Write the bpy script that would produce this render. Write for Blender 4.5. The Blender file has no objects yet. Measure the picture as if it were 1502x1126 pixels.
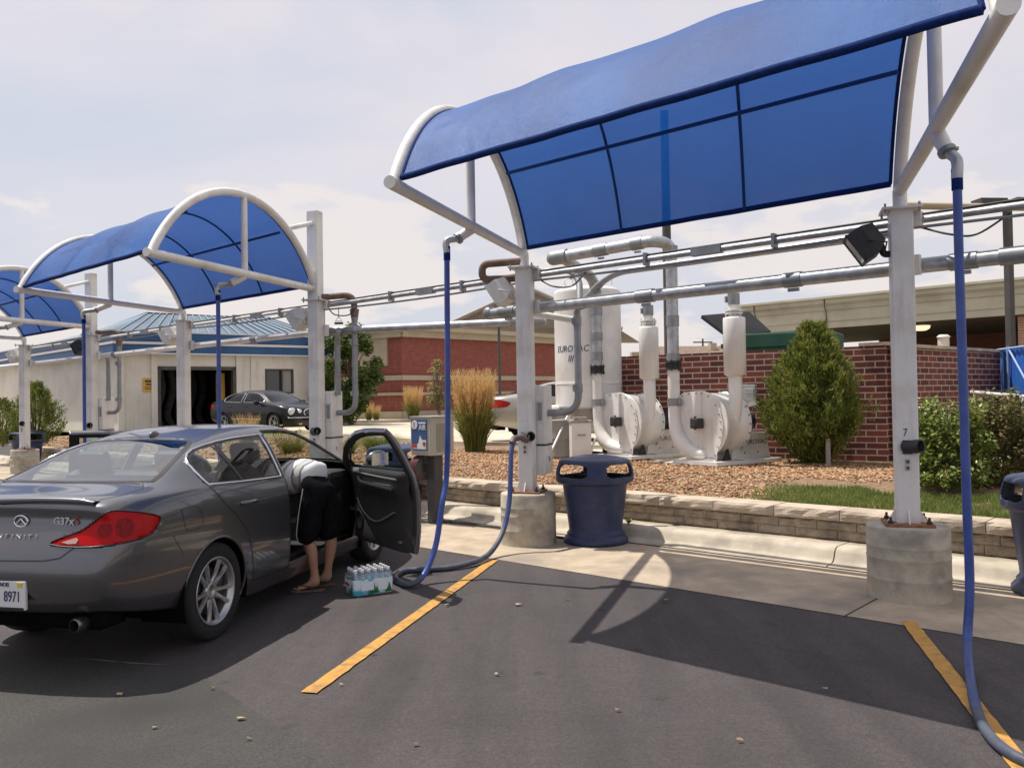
import bpy, bmesh, math, random
from mathutils import Vector as V, Matrix as M, noise
from mathutils.bvhtree import BVHTree
from mathutils.geometry import tessellate_polygon
random.seed(7)
PI = math.pi; rad = math.radians
sc = bpy.context.scene; COL = sc.collection
# ---------------------------------------------------------------- camera (solved from the photograph's vanishing points)
F = 1230.0; CX, CY = 751.0, 563.0; H = 1.65
PITCH = math.atan(19.2/F); ROLL = math.atan(0.0166)
FW = V((0, math.cos(PITCH), math.sin(PITCH))); UP0 = V((0, -math.sin(PITCH), math.cos(PITCH))); R0_ = V((1,0,0))
CR = R0_*math.cos(ROLL) - UP0*math.sin(ROLL); CU = UP0*math.cos(ROLL) + R0_*math.sin(ROLL)
def ray(px, py): return FW + CR*((px-CX)/F) - CU*((py-CY)/F)
def at(px, py, y):                      # world point seen at photo pixel px,py with world Y = y
    d = ray(px, py); k = y/d.y; return V((d.x*k, y, H+d.z*k))
def gp(px, py, h=0.0):                  # world point at photo pixel px,py lying at height h
    d = ray(px, py); k = (h-H)/d.z; return V((d.x*k, d.y*k, h))
cam_d = bpy.data.cameras.new('camera'); cam = bpy.data.objects.new('camera', cam_d); COL.objects.link(cam)
mw = M((CR, CU, -FW)).transposed().to_4x4(); mw.translation = V((0,0,H)); cam.matrix_world = mw
cam_d.sensor_width = 36; cam_d.lens = F/1502*36; cam_d.clip_end = 3000; cam_d.clip_start = 0.05
sc.camera = cam
# ---------------------------------------------------------------- tagging
def tag(o, label=None, cat=None, group=None, kind=None):
    if label: o['label'] = label
    if cat: o['category'] = cat
    if group: o['group'] = group
    if kind: o['kind'] = kind
    return o
def thing(name, label, cat, loc=(0,0,0), rz=0.0, group=None):
    o = bpy.data.objects.new(name, None); COL.objects.link(o); o.empty_display_size = .2
    o.location = loc; o.rotation_euler = (0,0,rz); return tag(o, label, cat, group)
def dup(root, loc, rz=None, label=None, cat=None):
    r = root.copy(); COL.objects.link(r); r.location = loc
    if rz is not None: r.rotation_euler = (0,0,rz)
    if label: r['label'] = label
    for ch in list(root.children):
        c = ch.copy(); COL.objects.link(c); c.parent = r
        for g in list(ch.children):
            d = g.copy(); COL.objects.link(d); d.parent = c
    return r
def lmat(o):                           # world matrix from loc / z rot / parents without depsgraph
    m = M.LocRotScale(o.location, o.rotation_euler, o.scale)
    return lmat(o.parent) @ m if o.parent else m
def perp(d):
    d = d.normalized(); a = V((0,0,1)) if abs(d.z) < .9 else V((1,0,0))
    x = d.cross(a).normalized(); return x, d.cross(x).normalized()
class MB:
    def __init__(s): s.v = []; s.f = []; s.mi = []; s.sm = []; s.m = 0
    def add(s, vs, fs, smooth=False, mi=None):
        b = len(s.v); s.v += [V(p) for p in vs]
        for f in fs: s.f.append([b+i for i in f]); s.mi.append(s.m if mi is None else mi); s.sm.append(smooth)
        return s
    def box(s, c, sz, rot=None, bev=0.0):
        x, y, z = sz[0]/2, sz[1]/2, sz[2]/2; c = V(c)
        R = rot if isinstance(rot, M) else (M.Rotation(rot or 0, 3, 'Z'))
        if bev <= 0:
            vs = [c+R@V((a*x,b*y,d*z)) for a in (-1,1) for b in (-1,1) for d in (-1,1)]
            return s.add(vs, [(0,1,3,2),(4,6,7,5),(0,4,5,1),(2,3,7,6),(0,2,6,4),(1,5,7,3)])
        bm = bmesh.new(); bmesh.ops.create_cube(bm, size=1)
        for v in bm.verts: v.co = V((v.co.x*2*x, v.co.y*2*y, v.co.z*2*z))
        bmesh.ops.bevel(bm, geom=list(bm.edges), offset=bev, segments=2, affect='EDGES', profile=.6)
        bm.verts.index_update()
        s.add([c+R@v.co for v in bm.verts], [[v.index for v in f.verts] for f in bm.faces], False); bm.free(); return s
    def cyl(s, p0, p1, r0, r1=None, n=16, cap=True, smooth=True):
        p0, p1 = V(p0), V(p1); r1 = r0 if r1 is None else r1; x, y = perp(p1-p0)
        vs = []
        for p, r in ((p0,r0),(p1,r1)):
            vs += [p+x*(r*math.cos(2*PI*i/n))+y*(r*math.sin(2*PI*i/n)) for i in range(n)]
        s.add(vs, [(i,(i+1)%n,n+(i+1)%n,n+i) for i in range(n)], smooth)
        if cap: s.add(vs[:n], [list(range(n))[::-1]]); s.add(vs[n:], [list(range(n))])
        return s
    def tube(s, pts, r, n=10, closed=False, cap=True, rs=None, smooth=True):
        pts = [V(p) for p in pts]; N = len(pts); rings = []
        def tan(i):
            if closed: return (pts[(i+1)%N]-pts[i-1]).normalized()
            return (pts[min(i+1,N-1)]-pts[max(i-1,0)]).normalized()
        x, y = perp(tan(0)); px = x
        vs = []
        for i in range(N):
            t = tan(i); px = (px - t*px.dot(t)).normalized(); py = t.cross(px); q = rs[i] if rs else r
            vs += [pts[i]+px*(q*math.cos(2*PI*k/n))+py*(q*math.sin(2*PI*k/n)) for k in range(n)]
        fs = []
        for i in range(N if closed else N-1):
            a, b = i*n, ((i+1)%N)*n
            fs += [(a+k, a+(k+1)%n, b+(k+1)%n, b+k) for k in range(n)]
        s.add(vs, fs, smooth)
        if cap and not closed: s.add(vs[:n], [list(range(n))[::-1]]); s.add(vs[-n:], [list(range(n))])
        return s
    def lathe(s, prof, c=(0,0,0), n=32, R=None, smooth=True, sq=0.0):
        c = V(c); R = R or M.Identity(3); vs = []
        for r, z in prof:
            for k in range(n):
                a = 2*PI*k/n; vs.append(c+R@V((r*math.cos(a), r*math.sin(a), z)))
        fs = [(i*n+k, i*n+(k+1)%n, (i+1)*n+(k+1)%n, (i+1)*n+k) for i in range(len(prof)-1) for k in range(n)]
        return s.add(vs, fs, smooth)
    def prism(s, poly, ext, f=None):   # poly: list of 3D points, ext: extrusion vector
        n = len(poly); poly = [V(p) for p in poly]; e = V(ext)
        tr = tessellate_polygon([poly])
        vs = poly + [p+e for p in poly]
        fs = [tuple(t) for t in tr] + [tuple(n+i for i in t[::-1]) for t in tr] + [(i,(i+1)%n,n+(i+1)%n,n+i) for i in range(n)]
        return s.add(vs, fs)
    def sphere(s, c, r, n=12, sc_=(1,1,1), R=None):
        m = n//2; c = V(c); R = R or M.Identity(3)
        vs = [c+R@V((0,0,r*sc_[2]))]
        for i in range(1,m):
            p = PI*i/m
            vs += [c+R@V((r*sc_[0]*math.sin(p)*math.cos(2*PI*k/n), r*sc_[1]*math.sin(p)*math.sin(2*PI*k/n), r*sc_[2]*math.cos(p))) for k in range(n)]
        vs.append(c+R@V((0,0,-r*sc_[2]))); L = len(vs)-1
        fs = [(0,1+k,1+(k+1)%n) for k in range(n)]
        for i in range(m-2): fs += [(1+i*n+k, 1+(i+1)*n+k, 1+(i+1)*n+(k+1)%n, 1+i*n+(k+1)%n) for k in range(n)]
        fs += [(L,1+(m-2)*n+(k+1)%n,1+(m-2)*n+k) for k in range(n)]
        return s.add(vs, fs, True)
    def grid(s, rows, smooth=True):
        n = len(rows[0]); vs = [p for r in rows for p in r]
        return s.add(vs, [(i*n+k, i*n+k+1, (i+1)*n+k+1, (i+1)*n+k) for i in range(len(rows)-1) for k in range(n-1)], smooth)
    def build(s, name, mats, parent=None, world=False, org=None, fixn=True):
        me = bpy.data.meshes.new(name)
        vs = s.v; o = bpy.data.objects.new(name, me)
        if world and parent is not None:
            im = lmat(parent).inverted(); vs = [im@p for p in vs]
        elif org is not None:
            og = V(org); vs = [p-og for p in vs]; o.location = og
        me.from_pydata(vs, [], s.f)
        for m in (mats if isinstance(mats, (list,tuple)) else [mats]): me.materials.append(m)
        me.polygons.foreach_set('use_smooth', s.sm); me.polygons.foreach_set('material_index', s.mi)
        if fixn:
            bm = bmesh.new(); bm.from_mesh(me); bmesh.ops.recalc_face_normals(bm, faces=bm.faces); bm.to_mesh(me); bm.free()
        me.update(); COL.objects.link(o)
        if parent is not None: o.parent = parent
        return o
def base_of(mb):
    xs = [p.x for p in mb.v]; ys = [p.y for p in mb.v]; zs = [p.z for p in mb.v]
    return V(((min(xs)+max(xs))/2, (min(ys)+max(ys))/2, min(zs)))
def single(mb, name, mats, label, cat, group=None):
    return tag(mb.build(name, mats, org=base_of(mb)), label, cat, group)
def struct(mb, name, mats): return tag(mb.build(name, mats), kind='structure')
def spline(pts, n=8):                   # Catmull-Rom through points
    pts = [V(p) for p in pts]; P = [pts[0]*2-pts[1]]+pts+[pts[-1]*2-pts[-2]]; out = []
    for i in range(1, len(P)-2):
        for k in range(n):
            t = k/n; a, b, c, d = P[i-1:i+3]
            out.append(.5*((2*b)+(c-a)*t+(2*a-5*b+4*c-d)*t*t+(3*b-a-3*c+d)*t**3))
    out.append(pts[-1]); return out
def elbow(pts, r=0.3, n=6):             # polyline with rounded corners
    pts = [V(p) for p in pts]; out = [pts[0]]
    for i in range(1, len(pts)-1):
        a, b, c = pts[i-1:i+2]; u = (a-b); w = (c-b); q = min(r, u.length*.48, w.length*.48)
        A = b+u.normalized()*q; C = b+w.normalized()*q
        for k in range(n+1):
            t = k/n; out.append(A*(1-t)**2 + b*2*t*(1-t) + C*t*t)
    out.append(pts[-1]); return out
def text_mesh(body, size, mat, name, parent=None, loc=(0,0,0), R=None, depth=.002, xs=1.0, world=False, shear=0, curve_r=None):
    cu = bpy.data.curves.new('text', 'FONT'); cu.body = body; cu.size = size; cu.extrude = depth; cu.align_x = 'CENTER'; cu.align_y = 'CENTER'; cu.shear = shear
    cu.resolution_u = 3
    ob = bpy.data.objects.new('t', cu); COL.objects.link(ob)
    dg = bpy.context.evaluated_depsgraph_get(); me = bpy.data.meshes.new_from_object(ob.evaluated_get(dg))
    bpy.data.objects.remove(ob); mm = (R or M.Identity(3)).to_4x4(); mm.translation = V(loc)
    for v in me.vertices: v.co.x *= xs
    if curve_r:                          # wrap round a vertical cylinder; text plane faces +Z locally
        for v in me.vertices:
            a = v.co.x/curve_r; q = curve_r+v.co.z; v.co = V((math.sin(a)*q, v.co.y, math.cos(a)*q-curve_r))
    if world and parent is not None: mm = lmat(parent).inverted() @ mm
    me.transform(mm); me.materials.clear(); me.materials.append(mat); me.name = name
    o = bpy.data.objects.new(name, me); COL.objects.link(o); o.parent = parent; return o
def face_rot(xdir, up=V((0,0,1))):      # rotation whose local X = xdir, local Y = up, Z = out
    x = V(xdir).normalized(); z = x.cross(up).normalized(); y = z.cross(x); return M((x,y,z)).transposed()
# ---------------------------------------------------------------- materials
def nt(name):
    m = bpy.data.materials.new(name); m.use_nodes = True; t = m.node_tree; return m, t, t.nodes['Principled BSDF']
def N(t, typ, **kw):
    n = t.nodes.new(typ)
    for k, v in kw.items():
        if k in n.inputs: n.inputs[k].default_value = v
        else: setattr(n, k, v)
    return n
def rgb(c): return (c[0], c[1], c[2], 1)
def coords(t, kind='Object'):
    return t.nodes.new('ShaderNodeTexCoord').outputs[kind]
def mat(name, c, rough=.6, metal=0.0, c2=None, ns=3.0, det=6, bump=0.0, bs=40.0, rv=0.0, coat=0.0, spec=.5, c3=None, ns3=.6, lo=.35, hi=.65):
    m, t, b = nt(name); b.inputs['Base Color'].default_value = rgb(c); b.inputs['Roughness'].default_value = rough
    b.inputs['Metallic'].default_value = metal; b.inputs['Coat Weight'].default_value = coat; b.inputs['Specular IOR Level'].default_value = spec
    co = coords(t); L = t.links
    if c2 is not None:
        n = N(t, 'ShaderNodeTexNoise', Scale=ns, Detail=det, Roughness=.62); L.new(co, n.inputs['Vector'])
        r = N(t, 'ShaderNodeValToRGB'); r.color_ramp.elements[0].position = lo; r.color_ramp.elements[1].position = hi
        r.color_ramp.elements[0].color = rgb(c); r.color_ramp.elements[1].color = rgb(c2); L.new(n.outputs['Fac'], r.inputs['Fac'])
        out = r.outputs['Color']
        if c3 is not None:
            n3 = N(t, 'ShaderNodeTexNoise', Scale=ns3, Detail=5.0); L.new(co, n3.inputs['Vector'])
            r3 = N(t, 'ShaderNodeValToRGB'); r3.color_ramp.elements[0].position = .5; r3.color_ramp.elements[1].position = .68
            L.new(n3.outputs['Fac'], r3.inputs['Fac'])
            mx = N(t, 'ShaderNodeMix', data_type='RGBA'); L.new(r3.outputs['Color'], mx.inputs[0]); L.new(out, mx.inputs[6]); mx.inputs[7].default_value = rgb(c3); out = mx.outputs[2]
        L.new(out, b.inputs['Base Color'])
        if rv:
            mr = N(t, 'ShaderNodeMapRange'); mr.inputs[3].default_value = rough-rv; mr.inputs[4].default_value = rough+rv
            L.new(n.outputs['Fac'], mr.inputs[0]); L.new(mr.outputs[0], b.inputs['Roughness'])
    if bump:
        n2 = N(t, 'ShaderNodeTexNoise', Scale=bs, Detail=5.0); L.new(co, n2.inputs['Vector'])
        bp = N(t, 'ShaderNodeBump', Strength=bump, Distance=.02); L.new(n2.outputs['Fac'], bp.inputs['Height']); L.new(bp.outputs[0], b.inputs['Normal'])
    return m
def brick_mat(name, c1, c2, mortar, bw=.24, bh=.075, ms=.012, off=.5, bump=.4, dirt=True, sw=1.0):
    m, t, b = nt(name); L = t.links; co = coords(t)
    sx = N(t, 'ShaderNodeSeparateXYZ'); L.new(co, sx.inputs[0]); ad = N(t, 'ShaderNodeMath', operation='ADD'); L.new(sx.outputs[0], ad.inputs[0]); L.new(sx.outputs[1], ad.inputs[1])
    cb = N(t, 'ShaderNodeCombineXYZ'); L.new(ad.outputs[0], cb.inputs[0]); L.new(sx.outputs[2], cb.inputs[1])
    br = N(t, 'ShaderNodeTexBrick', offset=off); L.new(cb.outputs[0], br.inputs['Vector'])
    br.inputs['Color1'].default_value = rgb(c1); br.inputs['Color2'].default_value = rgb(c2); br.inputs['Mortar'].default_value = rgb(mortar)
    br.inputs['Scale'].default_value = 1; br.inputs['Brick Width'].default_value = bw; br.inputs['Row Height'].default_value = bh; br.inputs['Mortar Size'].default_value = ms; br.inputs['Mortar Smooth'].default_value = .3
    n = N(t, 'ShaderNodeTexNoise', Scale=6.0, Detail=8.0); L.new(co, n.inputs['Vector'])
    mr = N(t, 'ShaderNodeMapRange'); mr.inputs[3].default_value = .62; mr.inputs[4].default_value = 1.3; L.new(n.outputs['Fac'], mr.inputs[0])
    mx = N(t, 'ShaderNodeMix', data_type='RGBA', blend_type='MULTIPLY'); mx.inputs[0].default_value = 1; L.new(br.outputs['Color'], mx.inputs[6]); L.new(mr.outputs[0], mx.inputs[7])
    L.new(mx.outputs[2], b.inputs['Base Color']); b.inputs['Roughness'].default_value = .85
    bp = N(t, 'ShaderNodeBump', Strength=bump, Distance=.02, invert=True); L.new(br.outputs['Fac'], bp.inputs['Height'])
    n4 = N(t, 'ShaderNodeTexNoise', Scale=70.0, Detail=4.0); L.new(co, n4.inputs['Vector'])
    b2 = N(t, 'ShaderNodeBump', Strength=.3, Distance=.01); L.new(n4.outputs['Fac'], b2.inputs['Height']); L.new(bp.outputs[0], b2.inputs['Normal'])
    L.new(b2.outputs[0], b.inputs['Normal']); return m
def streak(m, col=(.30,.20,.12), amt=.55, lo=.60, hi=.74):
    t = m.node_tree; L = t.links; b = t.nodes['Principled BSDF']; src = b.inputs['Base Color'].links[0].from_socket; co = coords(t)
    mp = N(t, 'ShaderNodeMapping'); mp.inputs['Scale'].default_value = (14,14,1.1); L.new(co, mp.inputs[0]); n = N(t, 'ShaderNodeTexNoise', Scale=1.0, Detail=7.0, Roughness=.7); L.new(mp.outputs[0], n.inputs['Vector'])
    n2 = N(t, 'ShaderNodeTexNoise', Scale=1.3, Detail=3.0); L.new(co, n2.inputs['Vector']); a = N(t, 'ShaderNodeMath', operation='MULTIPLY_ADD'); L.new(n2.outputs['Fac'], a.inputs[0]); a.inputs[1].default_value = .5; L.new(n.outputs['Fac'], a.inputs[2])
    mr = N(t, 'ShaderNodeMapRange'); mr.inputs[1].default_value = lo+.20; mr.inputs[2].default_value = hi+.22; mr.inputs[4].default_value = amt; L.new(a.outputs[0], mr.inputs[0])
    n3 = N(t, 'ShaderNodeTexNoise', Scale=22.0, Detail=4.0); L.new(co, n3.inputs['Vector']); m3 = N(t, 'ShaderNodeMapRange'); m3.inputs[1].default_value = .66; m3.inputs[2].default_value = .72; m3.inputs[4].default_value = amt*.8; L.new(n3.outputs['Fac'], m3.inputs[0]); mx_ = N(t, 'ShaderNodeMath', operation='MAXIMUM'); L.new(mr.outputs[0], mx_.inputs[0]); L.new(m3.outputs[0], mx_.inputs[1])
    mx = N(t, 'ShaderNodeMix', data_type='RGBA'); L.new(mx_.outputs[0], mx.inputs[0]); L.new(src, mx.inputs[6]); mx.inputs[7].default_value = rgb(col); L.new(mx.outputs[2], b.inputs['Base Color']); return m
def leaf_mat(name, cols, trans=.35, rough=.6, ns=2.0):
    m, t, b = nt(name); L = t.links; g = N(t, 'ShaderNodeNewGeometry')
    r = N(t, 'ShaderNodeValToRGB'); e = r.color_ramp.elements
    while len(e) < len(cols): e.new(.5)
    for i, c in enumerate(cols): e[i].position = i/(len(cols)-1); e[i].color = rgb(c)
    n = N(t, 'ShaderNodeTexNoise', Scale=ns, Detail=3.0); L.new(coords(t), n.inputs['Vector'])
    a = N(t, 'ShaderNodeMath', operation='MULTIPLY_ADD'); L.new(g.outputs['Random Per Island'], a.inputs[0]); a.inputs[1].default_value = .55
    mm = N(t, 'ShaderNodeMapRange'); mm.inputs[1].default_value = .3; mm.inputs[2].default_value = .7; mm.inputs[4].default_value = .45; L.new(n.outputs['Fac'], mm.inputs[0]); L.new(mm.outputs[0], a.inputs[2])
    L.new(a.outputs[0], r.inputs[0]); L.new(r.outputs[0], b.inputs['Base Color']); b.inputs['Roughness'].default_value = rough
    tr = N(t, 'ShaderNodeBsdfTranslucent'); L.new(r.outputs[0], tr.inputs[0]); ms = N(t, 'ShaderNodeMixShader'); ms.inputs[0].default_value = trans
    L.new(b.outputs[0], ms.inputs[1]); L.new(tr.outputs[0], ms.inputs[2]); L.new(ms.outputs[0], t.nodes['Material Output'].inputs[0]); return m
def glass_mat(name, tint=(.6,.68,.66), mixf=.75, rough=.01, base=.04):
    m, t, b = nt(name); L = t.links
    tr = N(t, 'ShaderNodeBsdfTransparent'); tr.inputs[0].default_value = rgb(tint); gl = N(t, 'ShaderNodeBsdfGlossy'); gl.inputs['Roughness'].default_value = rough
    lw = N(t, 'ShaderNodeLayerWeight', Blend=.5); fr = N(t, 'ShaderNodeMath', operation='POWER'); L.new(lw.outputs['Facing'], fr.inputs[0]); fr.inputs[1].default_value = 4.5; mr = N(t, 'ShaderNodeMapRange'); mr.inputs[1].default_value = 0; mr.inputs[2].default_value = 1; mr.inputs[3].default_value = 1-mixf-.2; mr.inputs[4].default_value = 1.0
    mr.inputs[3].default_value = base; L.new(fr.outputs[0], mr.inputs[0])
    ms = N(t, 'ShaderNodeMixShader'); L.new(mr.outputs[0], ms.inputs[0]); L.new(tr.outputs[0], ms.inputs[1]); L.new(gl.outputs[0], ms.inputs[2]); L.new(ms.outputs[0], t.nodes['Material Output'].inputs[0]); return m
# ---------------------------------------------------------------- world, sun
w = bpy.data.worlds.new("World"); sc.world = w; w.use_nodes = True; t = w.node_tree; L = t.links; t.nodes.clear()
SUNV = V((0.395, -0.183, -1.0)).normalized()          # direction the light travels
elev = math.asin(-SUNV.z); az = math.atan2(-SUNV.x, -SUNV.y)   # compass-like, from +Y
sky = N(t, 'ShaderNodeTexSky', sky_type='NISHITA'); sky.sun_disc = False; sky.sun_elevation = elev; sky.sun_rotation = az
sky.dust_density = 3.0; sky.air_density = 1.2; sky.altitude = 200
tc = t.nodes.new('ShaderNodeTexCoord'); mp = N(t, 'ShaderNodeMapping'); mp.inputs['Scale'].default_value = (1, 1, 2.6); L.new(tc.outputs['Generated'], mp.inputs[0])
n1 = N(t, 'ShaderNodeTexNoise', Scale=1.15, Detail=6.0, Roughness=.55, Distortion=.3); L.new(mp.outputs[0], n1.inputs['Vector'])
r1 = N(t, 'ShaderNodeMapRange'); r1.inputs[1].default_value = .40; r1.inputs[2].default_value = .60; L.new(n1.outputs['Fac'], r1.inputs[0])
sz_ = N(t, 'ShaderNodeSeparateXYZ'); L.new(tc.outputs['Generated'], sz_.inputs[0]); hz = N(t, 'ShaderNodeMapRange'); hz.inputs[1].default_value = .08; hz.inputs[2].default_value = .40; hz.inputs[3].default_value = .22; hz.inputs[4].default_value = 1.0; L.new(sz_.outputs[2], hz.inputs[0])
vm_ = N(t, 'ShaderNodeMath', operation='MULTIPLY'); L.new(r1.outputs[0], vm_.inputs[0]); L.new(hz.outputs[0], vm_.inputs[1])
veil = N(t, 'ShaderNodeMix', data_type='RGBA'); L.new(vm_.outputs[0], veil.inputs[0])
veil.inputs[6].default_value = (7.1, 7.6, 8.7, 1); veil.inputs[7].default_value = (9.8, 8.9, 9.2, 1)     # pale blue haze / pinkish high cloud
# low cumulus band
n2 = N(t, 'ShaderNodeTexNoise', Scale=5.5, Detail=9.0, Roughness=.56); L.new(mp.outputs[0], n2.inputs['Vector'])
sx = N(t, 'ShaderNodeSeparateXYZ'); L.new(tc.outputs['Generated'], sx.inputs[0])
band = N(t, 'ShaderNodeMapRange', interpolation_type='SMOOTHSTEP'); band.inputs[1].default_value = .36; band.inputs[2].default_value = .16; L.new(sx.outputs[2], band.inputs[0])
sidem = N(t, 'ShaderNodeMapRange', interpolation_type='SMOOTHSTEP'); sidem.inputs[1].default_value = .1; sidem.inputs[2].default_value = .55; sidem.inputs[3].default_value = .78; L.new(sx.outputs[0], sidem.inputs[0])
bm_ = N(t, 'ShaderNodeMath', operation='MULTIPLY'); L.new(band.outputs[0], bm_.inputs[0]); L.new(sidem.outputs[0], bm_.inputs[1])
ad = N(t, 'ShaderNodeMath', operation='MULTIPLY_ADD'); L.new(bm_.outputs[0], ad.inputs[0]); ad.inputs[1].default_value = .36; L.new(n2.outputs['Fac'], ad.inputs[2])
r2 = N(t, 'ShaderNodeMapRange', interpolation_type='SMOOTHSTEP'); r2.inputs[1].default_value = .725; r2.inputs[2].default_value = .80; L.new(ad.outputs[0], r2.inputs[0])
cum = N(t, 'ShaderNodeMix', data_type='RGBA'); L.new(r2.outputs[0], cum.inputs[0]); L.new(veil.outputs[2], cum.inputs[6]); cum.inputs[7].default_value = (9.9, 9.1, 8.9, 1)
mxs = N(t, 'ShaderNodeMix', data_type='RGBA'); mxs.inputs[0].default_value = .86; L.new(sky.outputs[0], mxs.inputs[6]); L.new(cum.outputs[2], mxs.inputs[7])
bg = N(t, 'ShaderNodeBackground'); bg.inputs[1].default_value = .088; L.new(mxs.outputs[2], bg.inputs[0]); ow = N(t, 'ShaderNodeOutputWorld'); L.new(bg.outputs[0], ow.inputs[0])
sd = bpy.data.lights.new('sun', 'SUN'); sd.energy = 5.0; sd.angle = rad(.53); sd.color = (1, .95, .87); so = bpy.data.objects.new('sun', sd); COL.objects.link(so)
so.rotation_euler = SUNV.to_track_quat('-Z', 'Y').to_euler(); so.location = (0,0,30)
sc.view_settings.view_transform = 'Standard'; sc.view_settings.look = 'None'; sc.view_settings.exposure = .1; sc.view_settings.gamma = 1
sc.render.film_transparent = False
try: sc.cycles.use_denoising = True; sc.cycles.max_bounces = 8; sc.cycles.transparent_max_bounces = 16
except Exception: pass
# ---------------------------------------------------------------- frames
RO = V((0.16, 9.5, 0)); U = V((0.741, -0.672, 0)).normalized(); NN = V((0.672, 0.741, 0)).normalized(); SP = 4.06
ROWA = math.atan2(U.y, U.x)
def rw(s, v, z=0.0): p = RO + U*s + NN*v; return V((p.x, p.y, z))
GZ = .6                                               # level of the lot behind the retaining wall
# ---------------------------------------------------------------- materials of the setting
def asphalt_mat():
    m, t, b = nt('asphalt'); L = t.links; co = coords(t)
    n = N(t, 'ShaderNodeTexNoise', Scale=230.0, Detail=3.0); L.new(co, n.inputs['Vector'])
    r = N(t, 'ShaderNodeValToRGB'); r.color_ramp.elements[0].position = .34; r.color_ramp.elements[1].position = .72
    r.color_ramp.elements[0].color = (.025,.0205,.0210,1); r.color_ramp.elements[1].color = (.098,.082,.081,1); L.new(n.outputs['Fac'], r.inputs[0])
    n2 = N(t, 'ShaderNodeTexNoise', Scale=.55, Detail=7.0, Roughness=.6, Distortion=.6); L.new(co, n2.inputs['Vector'])
    mr = N(t, 'ShaderNodeMapRange'); mr.inputs[1].default_value = .3; mr.inputs[2].default_value = .7; mr.inputs[3].default_value = .74; mr.inputs[4].default_value = 1.14; L.new(n2.outputs['Fac'], mr.inputs[0])
    mx = N(t, 'ShaderNodeMix', data_type='RGBA', blend_type='MULTIPLY'); mx.inputs[0].default_value = 1; L.new(r.outputs[0], mx.inputs[6]); L.new(mr.outputs[0], mx.inputs[7])
    # scattered small dark tar / drip stains
    n3 = N(t, 'ShaderNodeTexNoise', Scale=3.1, Detail=3.0); L.new(co, n3.inputs['Vector'])
    r3 = N(t, 'ShaderNodeMapRange'); r3.inputs[1].default_value = .66; r3.inputs[2].default_value = .74; r3.inputs[3].default_value = 1; r3.inputs[4].default_value = .62; L.new(n3.outputs['Fac'], r3.inputs[0])
    m2 = N(t, 'ShaderNodeMix', data_type='RGBA', blend_type='MULTIPLY'); m2.inputs[0].default_value = 1; L.new(mx.outputs[2], m2.inputs[6]); L.new(r3.outputs[0], m2.inputs[7])
    for sc_, a0, a1 in ((38.0,.68,1.32),(9.0,.88,1.10),(95.0,.68,1.36)):
        nx = N(t, 'ShaderNodeTexNoise', Scale=sc_, Detail=4.0, Roughness=.7); L.new(co, nx.inputs['Vector']); rx = N(t, 'ShaderNodeMapRange'); rx.inputs[1].default_value = .3; rx.inputs[2].default_value = .7; rx.inputs[3].default_value = a0; rx.inputs[4].default_value = a1; L.new(nx.outputs['Fac'], rx.inputs[0])
        my = N(t, 'ShaderNodeMix', data_type='RGBA', blend_type='MULTIPLY'); my.inputs[0].default_value = 1; L.new(m2.outputs[2], my.inputs[6]); L.new(rx.outputs[0], my.inputs[7]); m2 = my
    mpp = N(t, 'ShaderNodeMapping'); mpp.inputs['Rotation'].default_value = (0,0,rad(14)); mpp.inputs['Scale'].default_value = (3.2,.35,1); L.new(co, mpp.inputs[0]); nq = N(t, 'ShaderNodeTexNoise', Scale=1.0, Detail=5.0, Distortion=.4); L.new(mpp.outputs[0], nq.inputs['Vector']); rq = N(t, 'ShaderNodeMapRange'); rq.inputs[1].default_value = .36; rq.inputs[2].default_value = .56; rq.inputs[3].default_value = .80; rq.inputs[4].default_value = 1.06; L.new(nq.outputs['Fac'], rq.inputs[0])
    my = N(t, 'ShaderNodeMix', data_type='RGBA', blend_type='MULTIPLY'); my.inputs[0].default_value = 1; L.new(m2.outputs[2], my.inputs[6]); L.new(rq.outputs[0], my.inputs[7]); m2 = my
    vs_ = N(t, 'ShaderNodeTexVoronoi', Scale=1.7, Randomness=1.0); L.new(co, vs_.inputs['Vector']); rs_ = N(t, 'ShaderNodeMapRange', interpolation_type='SMOOTHSTEP'); rs_.inputs[1].default_value = .02; rs_.inputs[2].default_value = .075; rs_.inputs[3].default_value = .5; rs_.inputs[4].default_value = 1; L.new(vs_.outputs['Distance'], rs_.inputs[0])
    my = N(t, 'ShaderNodeMix', data_type='RGBA', blend_type='MULTIPLY'); my.inputs[0].default_value = 1; L.new(m2.outputs[2], my.inputs[6]); L.new(rs_.outputs[0], my.inputs[7]); m2 = my
    # fine cracks, only in the older strip near the camera's left
    vo = N(t, 'ShaderNodeTexVoronoi', feature='DISTANCE_TO_EDGE', Scale=.55); nd = N(t, 'ShaderNodeTexNoise', Scale=2.2, Detail=6.0); L.new(co, nd.inputs['Vector'])
    vm = N(t, 'ShaderNodeMix', data_type='RGBA'); vm.inputs[0].default_value = .33; L.new(co, vm.inputs[6]); L.new(nd.outputs['Color'], vm.inputs[7]); L.new(vm.outputs[2], vo.inputs['Vector'])
    r4 = N(t, 'ShaderNodeMapRange'); r4.inputs[1].default_value = .0; r4.inputs[2].default_value = .006; r4.inputs[3].default_value = 1; r4.inputs[4].default_value = 0; L.new(vo.outputs['Distance'], r4.inputs[0])
    n5 = N(t, 'ShaderNodeTexNoise', Scale=.8, Detail=2.0); L.new(co, n5.inputs['Vector']); r5 = N(t, 'ShaderNodeMapRange'); r5.inputs[1].default_value = .5; r5.inputs[2].default_value = .56; L.new(n5.outputs['Fac'], r5.inputs[0])
    mm = N(t, 'ShaderNodeMath', operation='MULTIPLY'); L.new(r4.outputs[0], mm.inputs[0]); L.new(r5.outputs[0], mm.inputs[1])
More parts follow.
